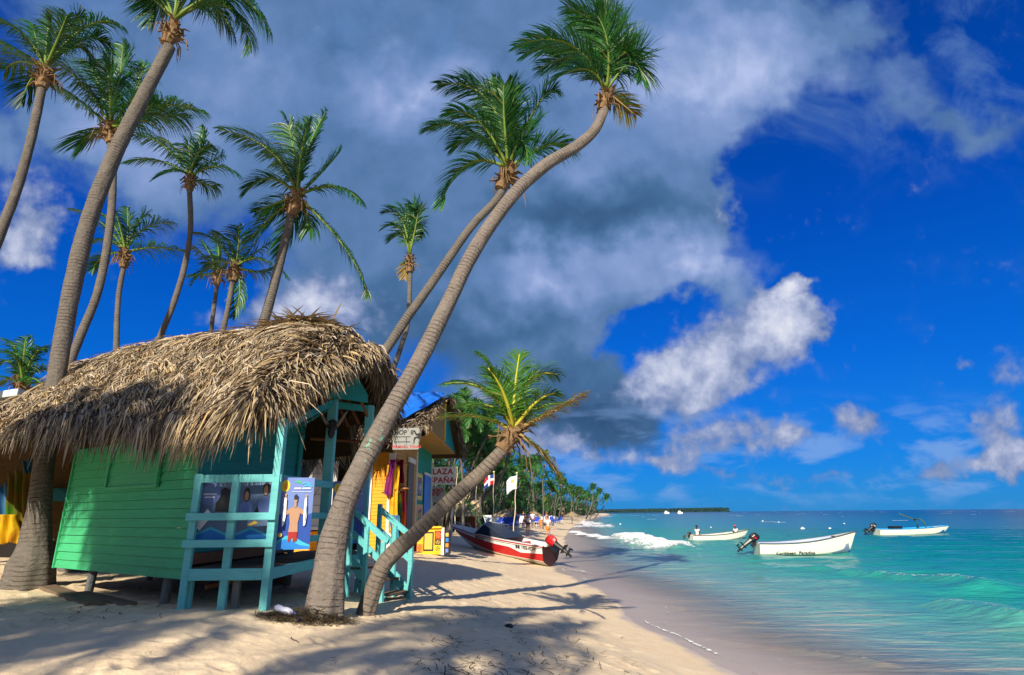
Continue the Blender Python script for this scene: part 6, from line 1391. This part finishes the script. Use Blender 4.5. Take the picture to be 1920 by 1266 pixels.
# ---- headland on the horizon
M_head = simple('headland_haze_green', (.010, .040, .045), .9, .5, .02, 0)  # distance haze put into the blue-green colour
hl0, hl1 = onz(1105, 962, 0), onz(1362, 960, 0)
YH = 2600.0; pa, pb2 = at(1090, 960, YH), at(1364, 960, YH); n = 160; V = []; 
hr_ = np.random.default_rng(8)
for i in range(n+1):
    t = i/n; x = pa.x+(pb2.x-pa.x)*t; h = at(1100, 955.5, YH).z*(.72+.28*t)*(1 if t < .985 else .45)*(.9+.25*mnoise.noise(Vector((i*.35, 0, 0)))+.12*hr_.random())
    for yv, zv in ((YH-60, -.5), (YH-40, h*.35), (YH, h), (YH+200, h*.9), (YH+260, -1)): V.append((x, yv+20*mnoise.noise(Vector((i*.2, yv, 0))), zv))
Fc = [[i*5+j, (i+1)*5+j, (i+1)*5+j+1, i*5+j+1] for i in range(n) for j in range(4)]
tag(mesh_obj('headland', V, Fc, M_head), kind='structure')
n = 4200; t = hr_.random(n); x = pa.x+(pb2.x-pa.x)*t*.985; hh = at(1100, 955.5, YH).z*(.72+.28*t); P0 = np.stack([x, YH+hr_.uniform(-45, 60, n), hh*hr_.uniform(.25, 1.02, n)], 1); r = 5.5*hr_.uniform(.5, 1.2, (n, 1)); V = np.stack([P0+np.array([-1, 0, -.5])*r, P0+np.array([1, 0, -.5])*r, P0+np.array([.5, 0, .6])*r, P0+np.array([-.5, 0, .7])*r], 1).reshape(-1, 3)
tag(mesh_obj('distant_forest', V, np.arange(n*4).reshape(-1, 4), leafmat('headland_leaf_hazed', (.004, .030, .040), (.016, .065, .060)), attrs={'tone': np.repeat(hr_.random(n)*.7, 4)}), 'dark blue green forest covering the low headland', 'forest', kind='stuff')  # leaves carry the same painted haze tint
for px in (1250, 1275):
    p = onz(px, 963.6, 0); mb = MB(); s_ = mpp(p); mb.box(p+Vector((0, 0, 1.0)), (4.5*s_, 0, 0), (0, 2, 0), (0, 0, 1.0)); mb.box(p+Vector((-s_, 0, 2.6)), (2*s_, 0, 0), (0, 1.5, 0), (0, 0, .7)); tag(mb.build('motor_yacht', M_bw, bevel=.3), 'tiny white yacht off the headland, the %s one' % ('left' if px == 1250 else 'right'), 'boat', 'yachts off the headland')
# ---- flagpoles
def flagpole(pb, pt, Y, label, r=.030, M_=None):
    b, t_ = at(pb[0], pb[1], Y), at(pt[0], pt[1], Y); b.z = gz(b.x, b.y)-.1; o = empty('flagpole', zz(b, b.z+.1), label, 'flagpole', 'pale flagpoles on the beach'); mb = MB(); n = 9
    mb.tube([lerp(b, t_, i/n)+Vector((.03*math.sin(i*1.7), 0, 0)) for i in range(n+1)], [r*(1-.35*i/n) for i in range(n+1)], 8); mb.build('pole', M_pole, o, smooth=True)
    mb = MB(); mb.ball(t_+Vector((0, 0, .03)), .06, .06, .06, k=8); mb.build('finial', M_pole, o); return o, t_
M_pole = simple('pole_cream', (.68, .58, .36), .6, .15, 4, .1)
_, t1 = flagpole((853, 978), (857, 878), 38, 'leftmost flagpole without a flag, beside the green kiosk'); flagpole((893, 990), (893, 900), 36, 'second flagpole from the left, bare and shorter')
fo, tD = flagpole((924, 986), (926, 886), 37, 'flagpole flying the red, white and blue flag'); fo2, tW = flagpole((961, 1004), (969, 888), 33, 'tall slanting flagpole flying a white flag')
def flag(name, label, top, w, h, regions, droop=.25):
    n, m = 20, 14; V, Fc, Mi = [], [], []
    for j in range(m+1):
        for i in range(n+1):
            s, t = i/n, j/m; x = -s*w*(.92); z = -t*h-droop*s*s*w-.05*math.sin(s*7+t*2)*s; y = .10*math.sin(s*9+t*3)*(.3+s); V.append(top+Vector((x, y, z-.06)))
    for j in range(m):
        for i in range(n): Fc.append([j*(n+1)+i, j*(n+1)+i+1, (j+1)*(n+1)+i+1, (j+1)*(n+1)+i]); Mi.append(regions((i+.5)/n, (j+.5)/m))
    mats_ = [simple(name+'_white', (.75, .77, .80), .8, .1, 4, 0), simple(name+'_red', (.50, .01, .03), .8, .1, 4, 0), simple(name+'_blue', (.02, .05, .28), .8, .1, 4, 0), simple(name+'_gold', (.55, .45, .15), .8, .1, 4, 0), simple(name+'_pale', (.35, .45, .60), .8, .1, 4, 0)]
    o = mesh_obj('flag', V, Fc, mats_, mi=Mi, smooth=True); md = o.modifiers.new('t', 'SOLIDIFY'); md.thickness = .008; tag(o, label, 'flag')
flag('nation', 'red, white and blue quartered flag blowing left from its pole', tD-Vector((0, 0, .05)), .62, .62, lambda s, t: 0 if (.38 < s < .62 or .38 < t < .60) else ((2 if t < .5 else 1) if s < .5 else (1 if t < .5 else 2)), droop=.5)
flag('plain', 'white flag with a faint pale emblem blowing left', tW-Vector((0, 0, .05)), .60, .72, lambda s, t: 3 if (s-.45)**2+(t-.35)**2 < .02 else (4 if (s-.5)**2+(t-.6)**2 < .03 and int(s*20) % 2 else 0), droop=.45)
# ---- people
def skin_mesh(name, nodes, edges, matr, parent, sub=1, root=0):
    me = bpy.data.meshes.new(name); me.from_pydata([tuple(n[0]) for n in nodes], edges, []); me.update()
    o = bpy.data.objects.new('tmp', me); COL.objects.link(o); o.modifiers.new('skin', 'SKIN')
    sv = me.skin_vertices[0].data
    for i, n in enumerate(nodes):
        r = n[1]; sv[i].radius = (r, r) if not isinstance(r, tuple) else r; sv[i].use_root = (i == root)
    o.modifiers['skin'].use_smooth_shade = True
    if sub: m_ = o.modifiers.new('s', 'SUBSURF'); m_.levels = sub; m_.render_levels = sub
    dg = bpy.context.evaluated_depsgraph_get(); dg.update(); r = bpy.data.meshes.new_from_object(o.evaluated_get(dg)); bpy.data.objects.remove(o)
    r.materials.clear(); r.materials.append(matr); r.name = name; ob = bpy.data.objects.new(name, r); COL.objects.link(ob); ob.parent = parent
    r.polygons.foreach_set('use_smooth', [True]*len(r.polygons)); return ob
M_skin = simple('tanned_skin', (.45, .23, .13), .5, .12, 8, .05); M_skind = simple('dark_skin', (.07, .035, .02), .5, .12, 8, .05); M_hair = simple('dark_hair', (.03, .02, .015), .7, .3, 20, .2); M_hairl = simple('light_hair', (.30, .18, .08), .7, .3, 20, .2)
def cl(nm, c): return simple(nm, c, .8, .15, 8, .1)
C_white = cl('cotton_white', (.78, .78, .76)); C_orange = cl('cotton_orange', (.80, .20, .03)); C_denim = cl('cotton_blue', (.13, .25, .38)); C_black = cl('cotton_black', (.02, .02, .022)); C_red = cl('cotton_red', (.6, .08, .05)); C_navy = cl('cotton_navy', (.04, .06, .2))
def person(loc, h, rz, label, pose='walk', skin=None, hair=None, top=None, bottom=None, dress=None, bikini=None, hat=None, arms='down', group='people walking on the beach', ph=1):
    skin = skin or M_skin; k = h/1.72; root = empty('person', loc, label, 'person', group, rz)
    V3 = lambda x, y, z: Vector((x, y, z))*k
    sit = pose == 'sit'; hz = .12 if sit else .92
    N_ = []; E_ = []; idx = {}
    def nd(nm, x, y, z, r, par=None):
        idx[nm] = len(N_); N_.append((V3(x, y, z), (r*k if not isinstance(r, tuple) else (r[0]*k, r[1]*k))))
        if par is not None: E_.append((idx[par], idx[nm]))
    st_ = .20*ph if pose == 'walk' else .03
    nd('pel', 0, 0, hz, (.15, .11)); nd('wai', 0, 0, hz+.20, (.125, .095), 'pel'); nd('che', 0, -.01, hz+.38, (.15, .11), 'wai'); nd('nek0', 0, 0, hz+.53, (.10, .075), 'che'); nd('nek', 0, .0, hz+.60, .05, 'nek0'); nd('hd0', 0, .01, hz+.66, (.065, .075), 'nek'); nd('hd1', 0, .015, hz+.73, (.078, .095), 'hd0'); nd('hd2', 0, .0, hz+.80, (.06, .075), 'hd1')
    for s, sn in ((-1, 'l'), (1, 'r')):
        if sit:
            nd('hip'+sn, .09*s, .05, hz-.01, .085, 'pel'); nd('kne'+sn, .13*s, .45, hz+.02, .058, 'hip'+sn); nd('ank'+sn, .12*s, .50, hz-.36, .04, 'kne'+sn); nd('toe'+sn, .13*s, .64, hz-.40, .032, 'ank'+sn)
        else:
            f = st_*s; nd('hip'+sn, .09*s, 0, hz-.08, .09, 'pel'); nd('kne'+sn, .10*s, f*.55+.03, .50, .058, 'hip'+sn); nd('calf'+sn, .10*s, f*.75-.01, .34, .055, 'kne'+sn); nd('ank'+sn, .10*s, f-.02, .09, .035, 'calf'+sn); nd('hee'+sn, .10*s, f-.02, .035, .035, 'ank'+sn); nd('toe'+sn, .11*s, f+.15, .028, .030, 'hee'+sn)
        nd('sho'+sn, .175*s, 0, hz+.50, .058, 'nek0')
        if arms == 'bent': E0, Hn = (.24*s, .04, hz+.24), (.10*s, .24, hz+.28)
        elif arms == 'hips': E0, Hn = (.34*s, -.05, hz+.28), (.20*s, .04, hz+.08)
        else: E0, Hn = (.23*s, -.02-.08*s*ph, hz+.24), (.25*s, .05-.2*s*ph, hz+.02)
        nd('elb'+sn, *E0, .042, 'sho'+sn); nd('wri'+sn, *Hn, .026, 'elb'+sn)
        e = Vector(Hn)-Vector(E0); e.normalize(); q = Vector(Hn)+e*.07; nd('pal'+sn, q.x, q.y, q.z, (.038, .018), 'wri'+sn)
        sd = Vector((0, 1, 0)) if abs(e.y) < .7 else Vector((1, 0, 0)); sd = (sd-e*sd.dot(e)).normalized(); cu2 = Vector((-s, 0, 0)); cu2 = (cu2-e*cu2.dot(e)).normalized()
        for fi, (o_, l_) in enumerate(((-.027, .068), (-.009, .078), (.009, .072), (.027, .056))):
            a = q+e*.035+sd*o_; b = a+e*l_*.5+cu2*.006; c_ = b+e*l_*.4+cu2*.02; nd('f%d%sa' % (fi, sn), *a, .009, 'pal'+sn); nd('f%d%sb' % (fi, sn), *b, .0085, 'f%d%sa' % (fi, sn)); nd('f%d%sc' % (fi, sn), *c_, .007, 'f%d%sb' % (fi, sn))
        a = Vector(Hn)+e*.03+sd*.035; b = a+e*.035+sd*.02+cu2*.01; nd('t%sa' % sn, *a, .011, 'wri'+sn); nd('t%sb' % sn, *b, .009, 't%sa' % sn)
    body = skin_mesh('body', N_, E_, skin, root)
    hc_ = V3(0, .02, hz+.74); fc = MB()
    for s in (-1, 1): fc.ball(hc_+V3(.032*s, .088, .012), .012*k, .008*k, .010*k, k=6)
    fc.build('eyes', C_black, root, world=False)
    fc = MB(); fc.ball(hc_+V3(0, .10, -.022), .014*k, .022*k, .024*k, k=6); fc.build('nose', skin, root, world=False)
    fc = MB(); fc.box(hc_+V3(0, .092, -.058), V3(.024, 0, 0), V3(0, .006, 0), V3(0, 0, .005)); fc.build('mouth', C_red, root, world=False)
    for s in (-1, 1): fc = MB(); fc.ball(hc_+V3(.083*s, .0, -.005), .012*k, .02*k, .032*k, k=6); fc.build('ear', skin, root, world=False)
    hb = MB(); hb.ball(hc_+V3(0, -.022, .035), .092*k, .105*k, .10*k, k=12, jit=.1)
    if hair is M_hairl or hat == 'long': hb.ball(hc_+V3(0, -.07, -.06), .075*k, .05*k, .12*k, k=10, jit=.15)
    hb.build('hair', hair or M_hair, root, smooth=True, world=False)
    if hat == 'cap': hb = MB(); hb.ball(hc_+V3(0, -.01, .055), .10*k, .11*k, .075*k, k=12); hb.box(hc_+V3(0, .12, .05), V3(.07, 0, 0), V3(0, .06, 0), V3(0, 0, .006)); hb.build('cap', C_red, root, smooth=True, world=False)
    def garment(nm, names, edges, matr, ex_, extra={}):
        nn_ = []; mp_ = {}
        for n_ in names:
            mp_[n_] = len(nn_)
            p, r = N_[idx[n_]] if n_ in idx else extra[n_]
            r = (r[0]+ex_*k, r[1]+ex_*k) if isinstance(r, tuple) else r+ex_*k; nn_.append((p, r))
        skin_mesh(nm, nn_, [(mp_[a], mp_[b]) for a, b in edges], matr, root)
    mid = lambda a, b, t, r: (N_[idx[a]][0]*(1-t)+N_[idx[b]][0]*t, r*k)
    if top: garment('shirt', ['pel', 'wai', 'che', 'nek0', 'shol', 'shor', 'ml', 'mr'], [('pel', 'wai'), ('wai', 'che'), ('che', 'nek0'), ('nek0', 'shol'), ('nek0', 'shor'), ('shol', 'ml'), ('shor', 'mr')], top, .028, {'ml': mid('shol', 'elbl', .6, .055), 'mr': mid('shor', 'elbr', .6, .055)})
    if bottom: garment('shorts', ['pel', 'hipl', 'hipr', 'kl', 'kr'], [('pel', 'hipl'), ('pel', 'hipr'), ('hipl', 'kl'), ('hipr', 'kr')], bottom, .024, {'kl': mid('hipl', 'knel', .75, .075), 'kr': mid('hipr', 'kner', .75, .075)})
    if dress:
        rows = []
        for z, rx, ry in ((hz+.46, .14, .11), (hz+.36, .175, .14), (hz+.2, .14, .115), (hz, .185, .15), (hz-.2, .21, .18), (hz-.42, .24, .21)): rows.append([V3(rx*math.cos(a), ry*math.sin(a), z+.01*math.sin(a*5)) for a in np.linspace(0, 2*math.pi, 21)])
        loft('dress', rows, dress, root)
    if bikini:
        rows = [[V3(rx*math.cos(a), ry*math.sin(a), z) for a in np.linspace(0, 2*math.pi, 17)] for z, rx, ry in ((hz+.02, .172, .13), (hz-.05, .18, .14), (hz-.12, .11, .12))]; loft('bikini_bottom', rows, bikini, root)
        bm_ = MB(); [bm_.ball(V3(.065*s, .10, hz+.36), .06*k, .045*k, .055*k, k=8) for s in (-1, 1)]; bm_.build('bikini_top', bikini, root, smooth=True, world=False)
    return root
def ground_at(px, py, Y): p = at(px, py, Y); p.z = gz(p.x, p.y); return p
def foot(px, py, lo=20, hi=90):
    """ground point under a pixel"""
    d = ray(px, py); t = 2.0
    for i in range(4000):
        q = Vector((0, 0, CAMH))+d*t
        if q.z <= max(gz(q.x, q.y), 0): break
        t += .05
    q.z = max(gz(q.x, q.y), 0.0); return q
for args in ((968, 994, 1.62, 'woman in a short blue dress walking towards the camera', dict(dress=C_denim, hair=M_hairl, ph=-1)),
             (990, 1004, 1.72, 'woman in a black bikini holding a white bundle, walking up the beach', dict(bikini=C_black, arms='bent', hair=M_hair, hat='long')),
             (1014, 996, 1.30, 'child in an orange shirt and orange shorts walking at the wet sand', dict(top=C_orange, bottom=C_orange, ph=-1)),
             (1028, 1010, 1.74, 'man in a white shirt and orange shorts nearest the speedboat', dict(top=C_white, bottom=C_orange, arms='bent')),
             (1026, 988, 1.70, 'bare chested man with a red cap walking behind the man in the white shirt', dict(bottom=C_red, hat='cap', ph=-1)),
             (982, 990, 1.65, 'dark haired person in black walking behind the woman in the bikini', dict(top=C_black, bottom=C_black)),
             (999, 990, 1.70, 'person in a white shirt and navy shorts at the right of the bikini woman', dict(top=C_white, bottom=C_navy, ph=-1)),
             (1055, 974, 1.70, 'distant bather in red shorts standing on the wet sand', dict(bottom=C_red)),
             (1008, 966.5, 1.72, 'distant person in white between the loungers and the trees', dict(top=C_white, bottom=C_navy))):
    px, py, h, lab, kw = args; q = foot(px, py); a = math.atan2(-q.x, -q.y)
    person(q, h, math.pi+gr.uniform(-.2, .2), lab, **kw)
    if 'bundle' in lab: mb = MB(); mb.ball(q+Vector((0, -.30, 1.20)), .17, .11, .10, k=10, jit=.3); tag(mb.build('towel', C_white, smooth=True), 'white rolled towel held by the woman in the bikini', 'towel')
m1 = parent_matrix(b1)
p_ = m1 @ Vector((-1.75, 0, .34)); person(p_, 1.7, b1.rotation_euler.z-1.2, 'man in a white shirt sitting at the stern of the leftmost white boat', pose='sit', skin=M_skind, top=C_white, bottom=C_red, arms='bent', group='men in the leftmost boat')
p_ = m1 @ Vector((1.65, 0, .36)); person(p_, 1.6, b1.rotation_euler.z+1.9, 'man in a red cap sitting at the bow of the leftmost white boat', pose='sit', skin=M_skind, top=C_white, bottom=C_navy, hat='cap', arms='bent', group='men in the leftmost boat')
# ---- sunbathers' loungers and shades
M_lblue = simple('canvas_blue', (.02, .06, .42), .6, .2, 4, .1); M_lwh = simple('canvas_white', (.65, .68, .72), .6, .1, 4, .1); M_lleg = simple('lounger_white', (.6, .6, .6), .5, .1, 4, 0)
def lounger(m_):
    r_ = empty('sun_lounger', (0, 0, 0)); mb = MB(); mb.box((0, .2, .36), (.32, 0, 0), (0, .65, 0), (0, 0, .035)); mb.build('seat', m_, r_, bevel=.01, world=False)
    mb = MB(); mb.box((0, -.68, .62), (.32, 0, 0), (0, .22, -.28), (0, .025, .03)); mb.build('backrest', m_, r_, bevel=.01, world=False)
    for x in (-.28, .28):
        for y in (-.4, .75): mb = MB(); mb.tube([(x, y, -.08), (x, y, .34)], .025, 6); mb.build('leg', M_lleg, r_, world=False)
    return r_
lp = [lounger(M_lblue), lounger(M_lwh)]
k = 0; first = {0: True, 1: True}
for i in range(46):
    Yl = gr.uniform(52, 110); fxp = np.interp(Yl, [52, 70, 90, 110], [935, 985, 1012, 1030]); px = fxp-gr.uniform(-22, 26)
    p = at(px, 970, Yl); j = 1 if gr.random() < .3 else 0
    o = lp[j] if first[j] else copy_tree(lp[j]); first[j] = False
    o.location = (p.x, Yl, gz(p.x, Yl)+.05); o.rotation_euler = (0, 0, gr.uniform(-.6, .6)+3.14); s_ = 1.15; o.scale = (s_, s_, s_); tag(o, ('blue' if j == 0 else 'white')+' sun lounger in the crowded rows, '+('nearest the slanting flagpole' if Yl < 68 else 'in the middle rows behind the walkers' if Yl < 90 else 'in the farthest rows before the palms'), 'sun lounger', 'sun loungers in rows before the palms' if j == 0 else 'white loungers among the blue ones')
for px, Yl, lab in ((915, 44, 'blue and white lounger nearest the flagpoles'), (901, 46, 'white lounger by the second flagpole')):
    o = copy_tree(lp[1 if px == 901 else 0]); p = at(px, 975, Yl); o.location = (p.x, Yl, gz(p.x, Yl)+.05); o.rotation_euler = (0, 0, 1.9); o.scale = (1.15,)*3; tag(o, lab, 'sun lounger', 'loungers near the flagpoles')
def shade(px, py, Y, r, label):
    p = at(px, py, Y); g_ = gz(p.x, p.y); root = empty('thatched_umbrella', (p.x, p.y, g_), label, 'umbrella'); mb = MB(); mb.tube([(p.x, p.y, g_-.1), (p.x, p.y, p.z)], .07, 8); mb.build('post', M_brown, root)
    rr = np.random.default_rng(int(px)); n = 900; a = rr.uniform(0, 6.28, n); t = rr.random(n)**.6; h0 = .75*r*.8; P = np.stack([p.x+np.cos(a)*t*r, p.y+np.sin(a)*t*r, p.z-t*h0*.8], 1); d = np.stack([np.cos(a), np.sin(a), np.full(n, -.8)], 1)+rr.normal(0, .15, (n, 3)); d /= np.linalg.norm(d, axis=1)[:, None]; w = np.stack([-np.sin(a), np.cos(a), 0*a], 1)*.05
    L_ = .45; V = np.stack([P-w, P+w, P+d*L_+w*.5, P+d*L_-w*.5], 1).reshape(-1, 3); mesh_obj('thatch', V, np.arange(n*4).reshape(-1, 4), M_thatch, root, attrs={'tone': np.repeat(np.clip(rr.normal(.55, .2, n), 0, 1), 4)})
    mb = MB(); k_ = 16; ap_ = Vector((p.x, p.y, p.z-.02)); rim = [Vector((p.x+math.cos(6.283*i/k_)*r, p.y+math.sin(6.283*i/k_)*r, p.z-h0*.8-.06)) for i in range(k_)]
    for i in range(k_): mb.face([ap_, rim[i], rim[(i+1) % k_]])
    mb.build('cone', M_under, root)
shade(948, 953, 58, 1.15, 'round thatched beach umbrella behind the blue loungers'); shade(1072, 959, 120, 1.6, 'small thatched umbrella far along the grove'); shade(1000, 957, 85, 1.5, 'thatched umbrella in the shade under the middle of the grove')
kh = empty('beach_bar', (at(872, 960, 44).x, 44, gz(at(872, 960, 44).x, 44)), 'small open beach bar with golden thatch between the first two flagpoles', 'hut'); c = at(872, 940, 44)
rr = np.random.default_rng(3); n = 1800; u_ = rr.random(n); v_ = rr.random(n); P = np.stack([c.x-1.6+u_*2.6, 44+1.2-v_*2.2, c.z+.55-v_*1.3], 1); d = np.stack([rr.normal(0, .3, n), np.full(n, -1.), np.full(n, -.9)], 1); d /= np.linalg.norm(d, axis=1)[:, None]; w = np.array([.05, 0, 0]); V = np.stack([P-w, P+w, P+d*.5+w*.4, P+d*.5-w*.4], 1).reshape(-1, 3); mesh_obj('thatch', V, np.arange(n*4).reshape(-1, 4), M_thatch, kh, attrs={'tone': np.repeat(np.clip(rr.normal(.7, .2, n), 0, 1), 4)})
mb = MB(); mb.box((c.x-.3, 45.0, 1.9), (1.3, 0, 0), (0, .05, 0), (0, 0, 1.0)); mb.build('back_wall', M_brown, kh)
for x in (-1.5, .9): mb = MB(); mb.tube([(c.x+x, 43.4, .8), (c.x+x, 43.4, c.z-.5)], .07, 6); mb.build('post', M_brown, kh)
# ---- litter on the sand
sw = MB(); r_ = random.Random(8)
def twig(c, L_, w, an, dz=.01):
    d = Vector((math.cos(an), math.sin(an), r_.uniform(-.05, .25))); s = Vector((-d.y, d.x, 0)).normalized(); p = Vector(c); q = p
    for k in range(3):
        d2 = (d+s*r_.uniform(-.6, .6)).normalized(); q2 = q+d2*L_/3; q2.z = max(q2.z, gz(q2.x, q2.y)+.006) if dz else q2.z
        sw.face([q-s*w, q+s*w, q2+s*w*.8, q2-s*w*.8]); q = q2
for i in range(520):
    if r_.random() < .75: t = r_.random(); px = 820+r_.gauss(140, 120); py = 1085+t*180
    else: px = r_.uniform(0, 340); py = r_.uniform(1075, 1200)
    q = onz(px, py, .9); g_ = gz(q.x, q.y); q.z = g_+.012
    for j in range(r_.choice((1, 1, 1, 2, 4))): twig(q+Vector((r_.gauss(0, .06), r_.gauss(0, .06), 0)), r_.uniform(.05, .22), r_.uniform(.003, .008), r_.uniform(0, 6.28))
tag(sw.build('seaweed_litter', simple('dry_weed', (.05, .035, .02), .9, .5, 8, .1)), 'scattered dark seaweed and twigs on the sand', 'seaweed', kind='stuff')
sw = MB(); bc = at(570, 1140, 8.35)
for i in range(1500):
    a = r_.uniform(0, 6.28); q = r_.random()**.6; c = Vector((bc.x+math.cos(a)*q*.62+.08, 8.22+math.sin(a)*q*.34, 0)); c.z = gz(c.x, c.y)+.16*(1-q)*r_.random()+.01
    twig(c, r_.uniform(.06, .2), r_.uniform(.003, .007), r_.uniform(0, 6.28), 0)
tag(sw.build('seaweed_pile', simple('weed_pile', (.085, .06, .028), .9, .7, 12, .1)), 'low pile of dry brown seaweed round the foot of the tallest palm', 'seaweed', kind='stuff')
M_clear = simple('bottle_plastic', (.45, .48, .62), .15, .2, 6, .1, .6)
q = at(535, 1127, 8.2); q.z = gz(q.x, q.y)+.10; d = Vector((.9, -.1, -.25)).normalized(); bt = empty('plastic_bottle', q, 'crumpled clear plastic bottle with a blue cap lying in the seaweed pile', 'bottle')
mb = MB(); mb.tube([q-d*.14, q-d*.10, q-d*.02, q+d*.03, q+d*.09, q+d*.13], [.02, .045, .036, .046, .038, .014], 10); mb.build('body', M_clear, bt, smooth=True); mb = MB(); mb.tube([q+d*.13, q+d*.16], .018, 8); mb.build('cap', M_lblue, bt)
q = at(562, 1147, 8.1); q.z = gz(q.x, q.y)+.03; mb = MB(); mb.ball(q, .035, .03, .03, k=8); tag(mb.build('bottle_cap', M_lblue), 'small round blue cap on the sand beside the seaweed pile', 'cap')
for (px, py), lab in (((1030, 1061), 'small dark stone on the sand before the speedboat'), ((955, 1177), 'dark clump lying in the middle of the open sand')):
    q = foot(px, py); mb = MB(); mb.ball(q+Vector((0, 0, .02)), .07, .05, .035, k=8, jit=.4); tag(mb.build('stone', M_black), lab, 'stone')
# ---- palms behind the photographer, whose crowns shade the near sand and the hut
def shade_palm(gx, gy, gzv, H_, seed, lab, sc=1.0):
    t = -(H_-gzv)/SUNV.z; c = Vector((gx, gy, gzv))-SUNV*t; rot = gr.uniform(0, 6.2); p = copy_tree(protos[seed % 5]); 
    tops = [Vector((1.2, -.5, 9)), Vector((-.4, -1, 8.2)), Vector((2.2, .3, 8.6)), Vector((.3, .4, 9.6)), Vector((3.2, -.6, 7.6))][seed % 5]
    s = sc; zs_ = H_/tops.z; rt = Matrix.Rotation(rot, 3, 'Z') @ Vector((tops.x*s, tops.y*s, 0)); p.location = (c.x-rt.x, c.y-rt.y, gz(c.x, c.y)); p.rotation_euler = (0, 0, rot); p.scale = (s, s, (H_-1)/tops.z); tag(p, lab, 'palm tree', 'palms behind the viewpoint')

for gpx, gpy, H_, sd_k, sc_, lab in ((745, 1205, 11.5, 0, .72, 'palm behind the viewpoint shading the middle of the near sand'), (830, 1225, 12.5, 1, .7, 'palm behind the viewpoint shading the right of the near sand'),
        (30, 1165, 12, 2, .7, 'palm behind the viewpoint shading the sand at the left edge'), (230, 1120, 11, 4, .8, 'palm behind the viewpoint shading the sand under the green wall'), (120, 1200, 11.5, 0, 1.0, 'palm behind the viewpoint shading the lower left corner of the sand'), (330, 1125, 11, 1, .8, 'palm behind the viewpoint shading the sand below the green wall and the plank'), (150, 1175, 12, 1, .95, 'palm behind the viewpoint shading the sand in front of the plank'), (60, 1210, 12, 3, 1.05, 'palm behind the viewpoint shading the bottom left corner')):
    q = onz(gpx, gpy, .95); shade_palm(q.x, q.y, .95, H_, sd_k, lab, sc_)
q = at(300, 1035, 9.4); shade_palm(q.x, q.y, q.z, 9.5, 1, 'palm behind the viewpoint shading the lower right of the green wall', .55)
q = at(215, 1060, 9.9); shade_palm(q.x, q.y, q.z, 10.5, 0, 'palm behind the viewpoint shading the foot of the green wall', .5)
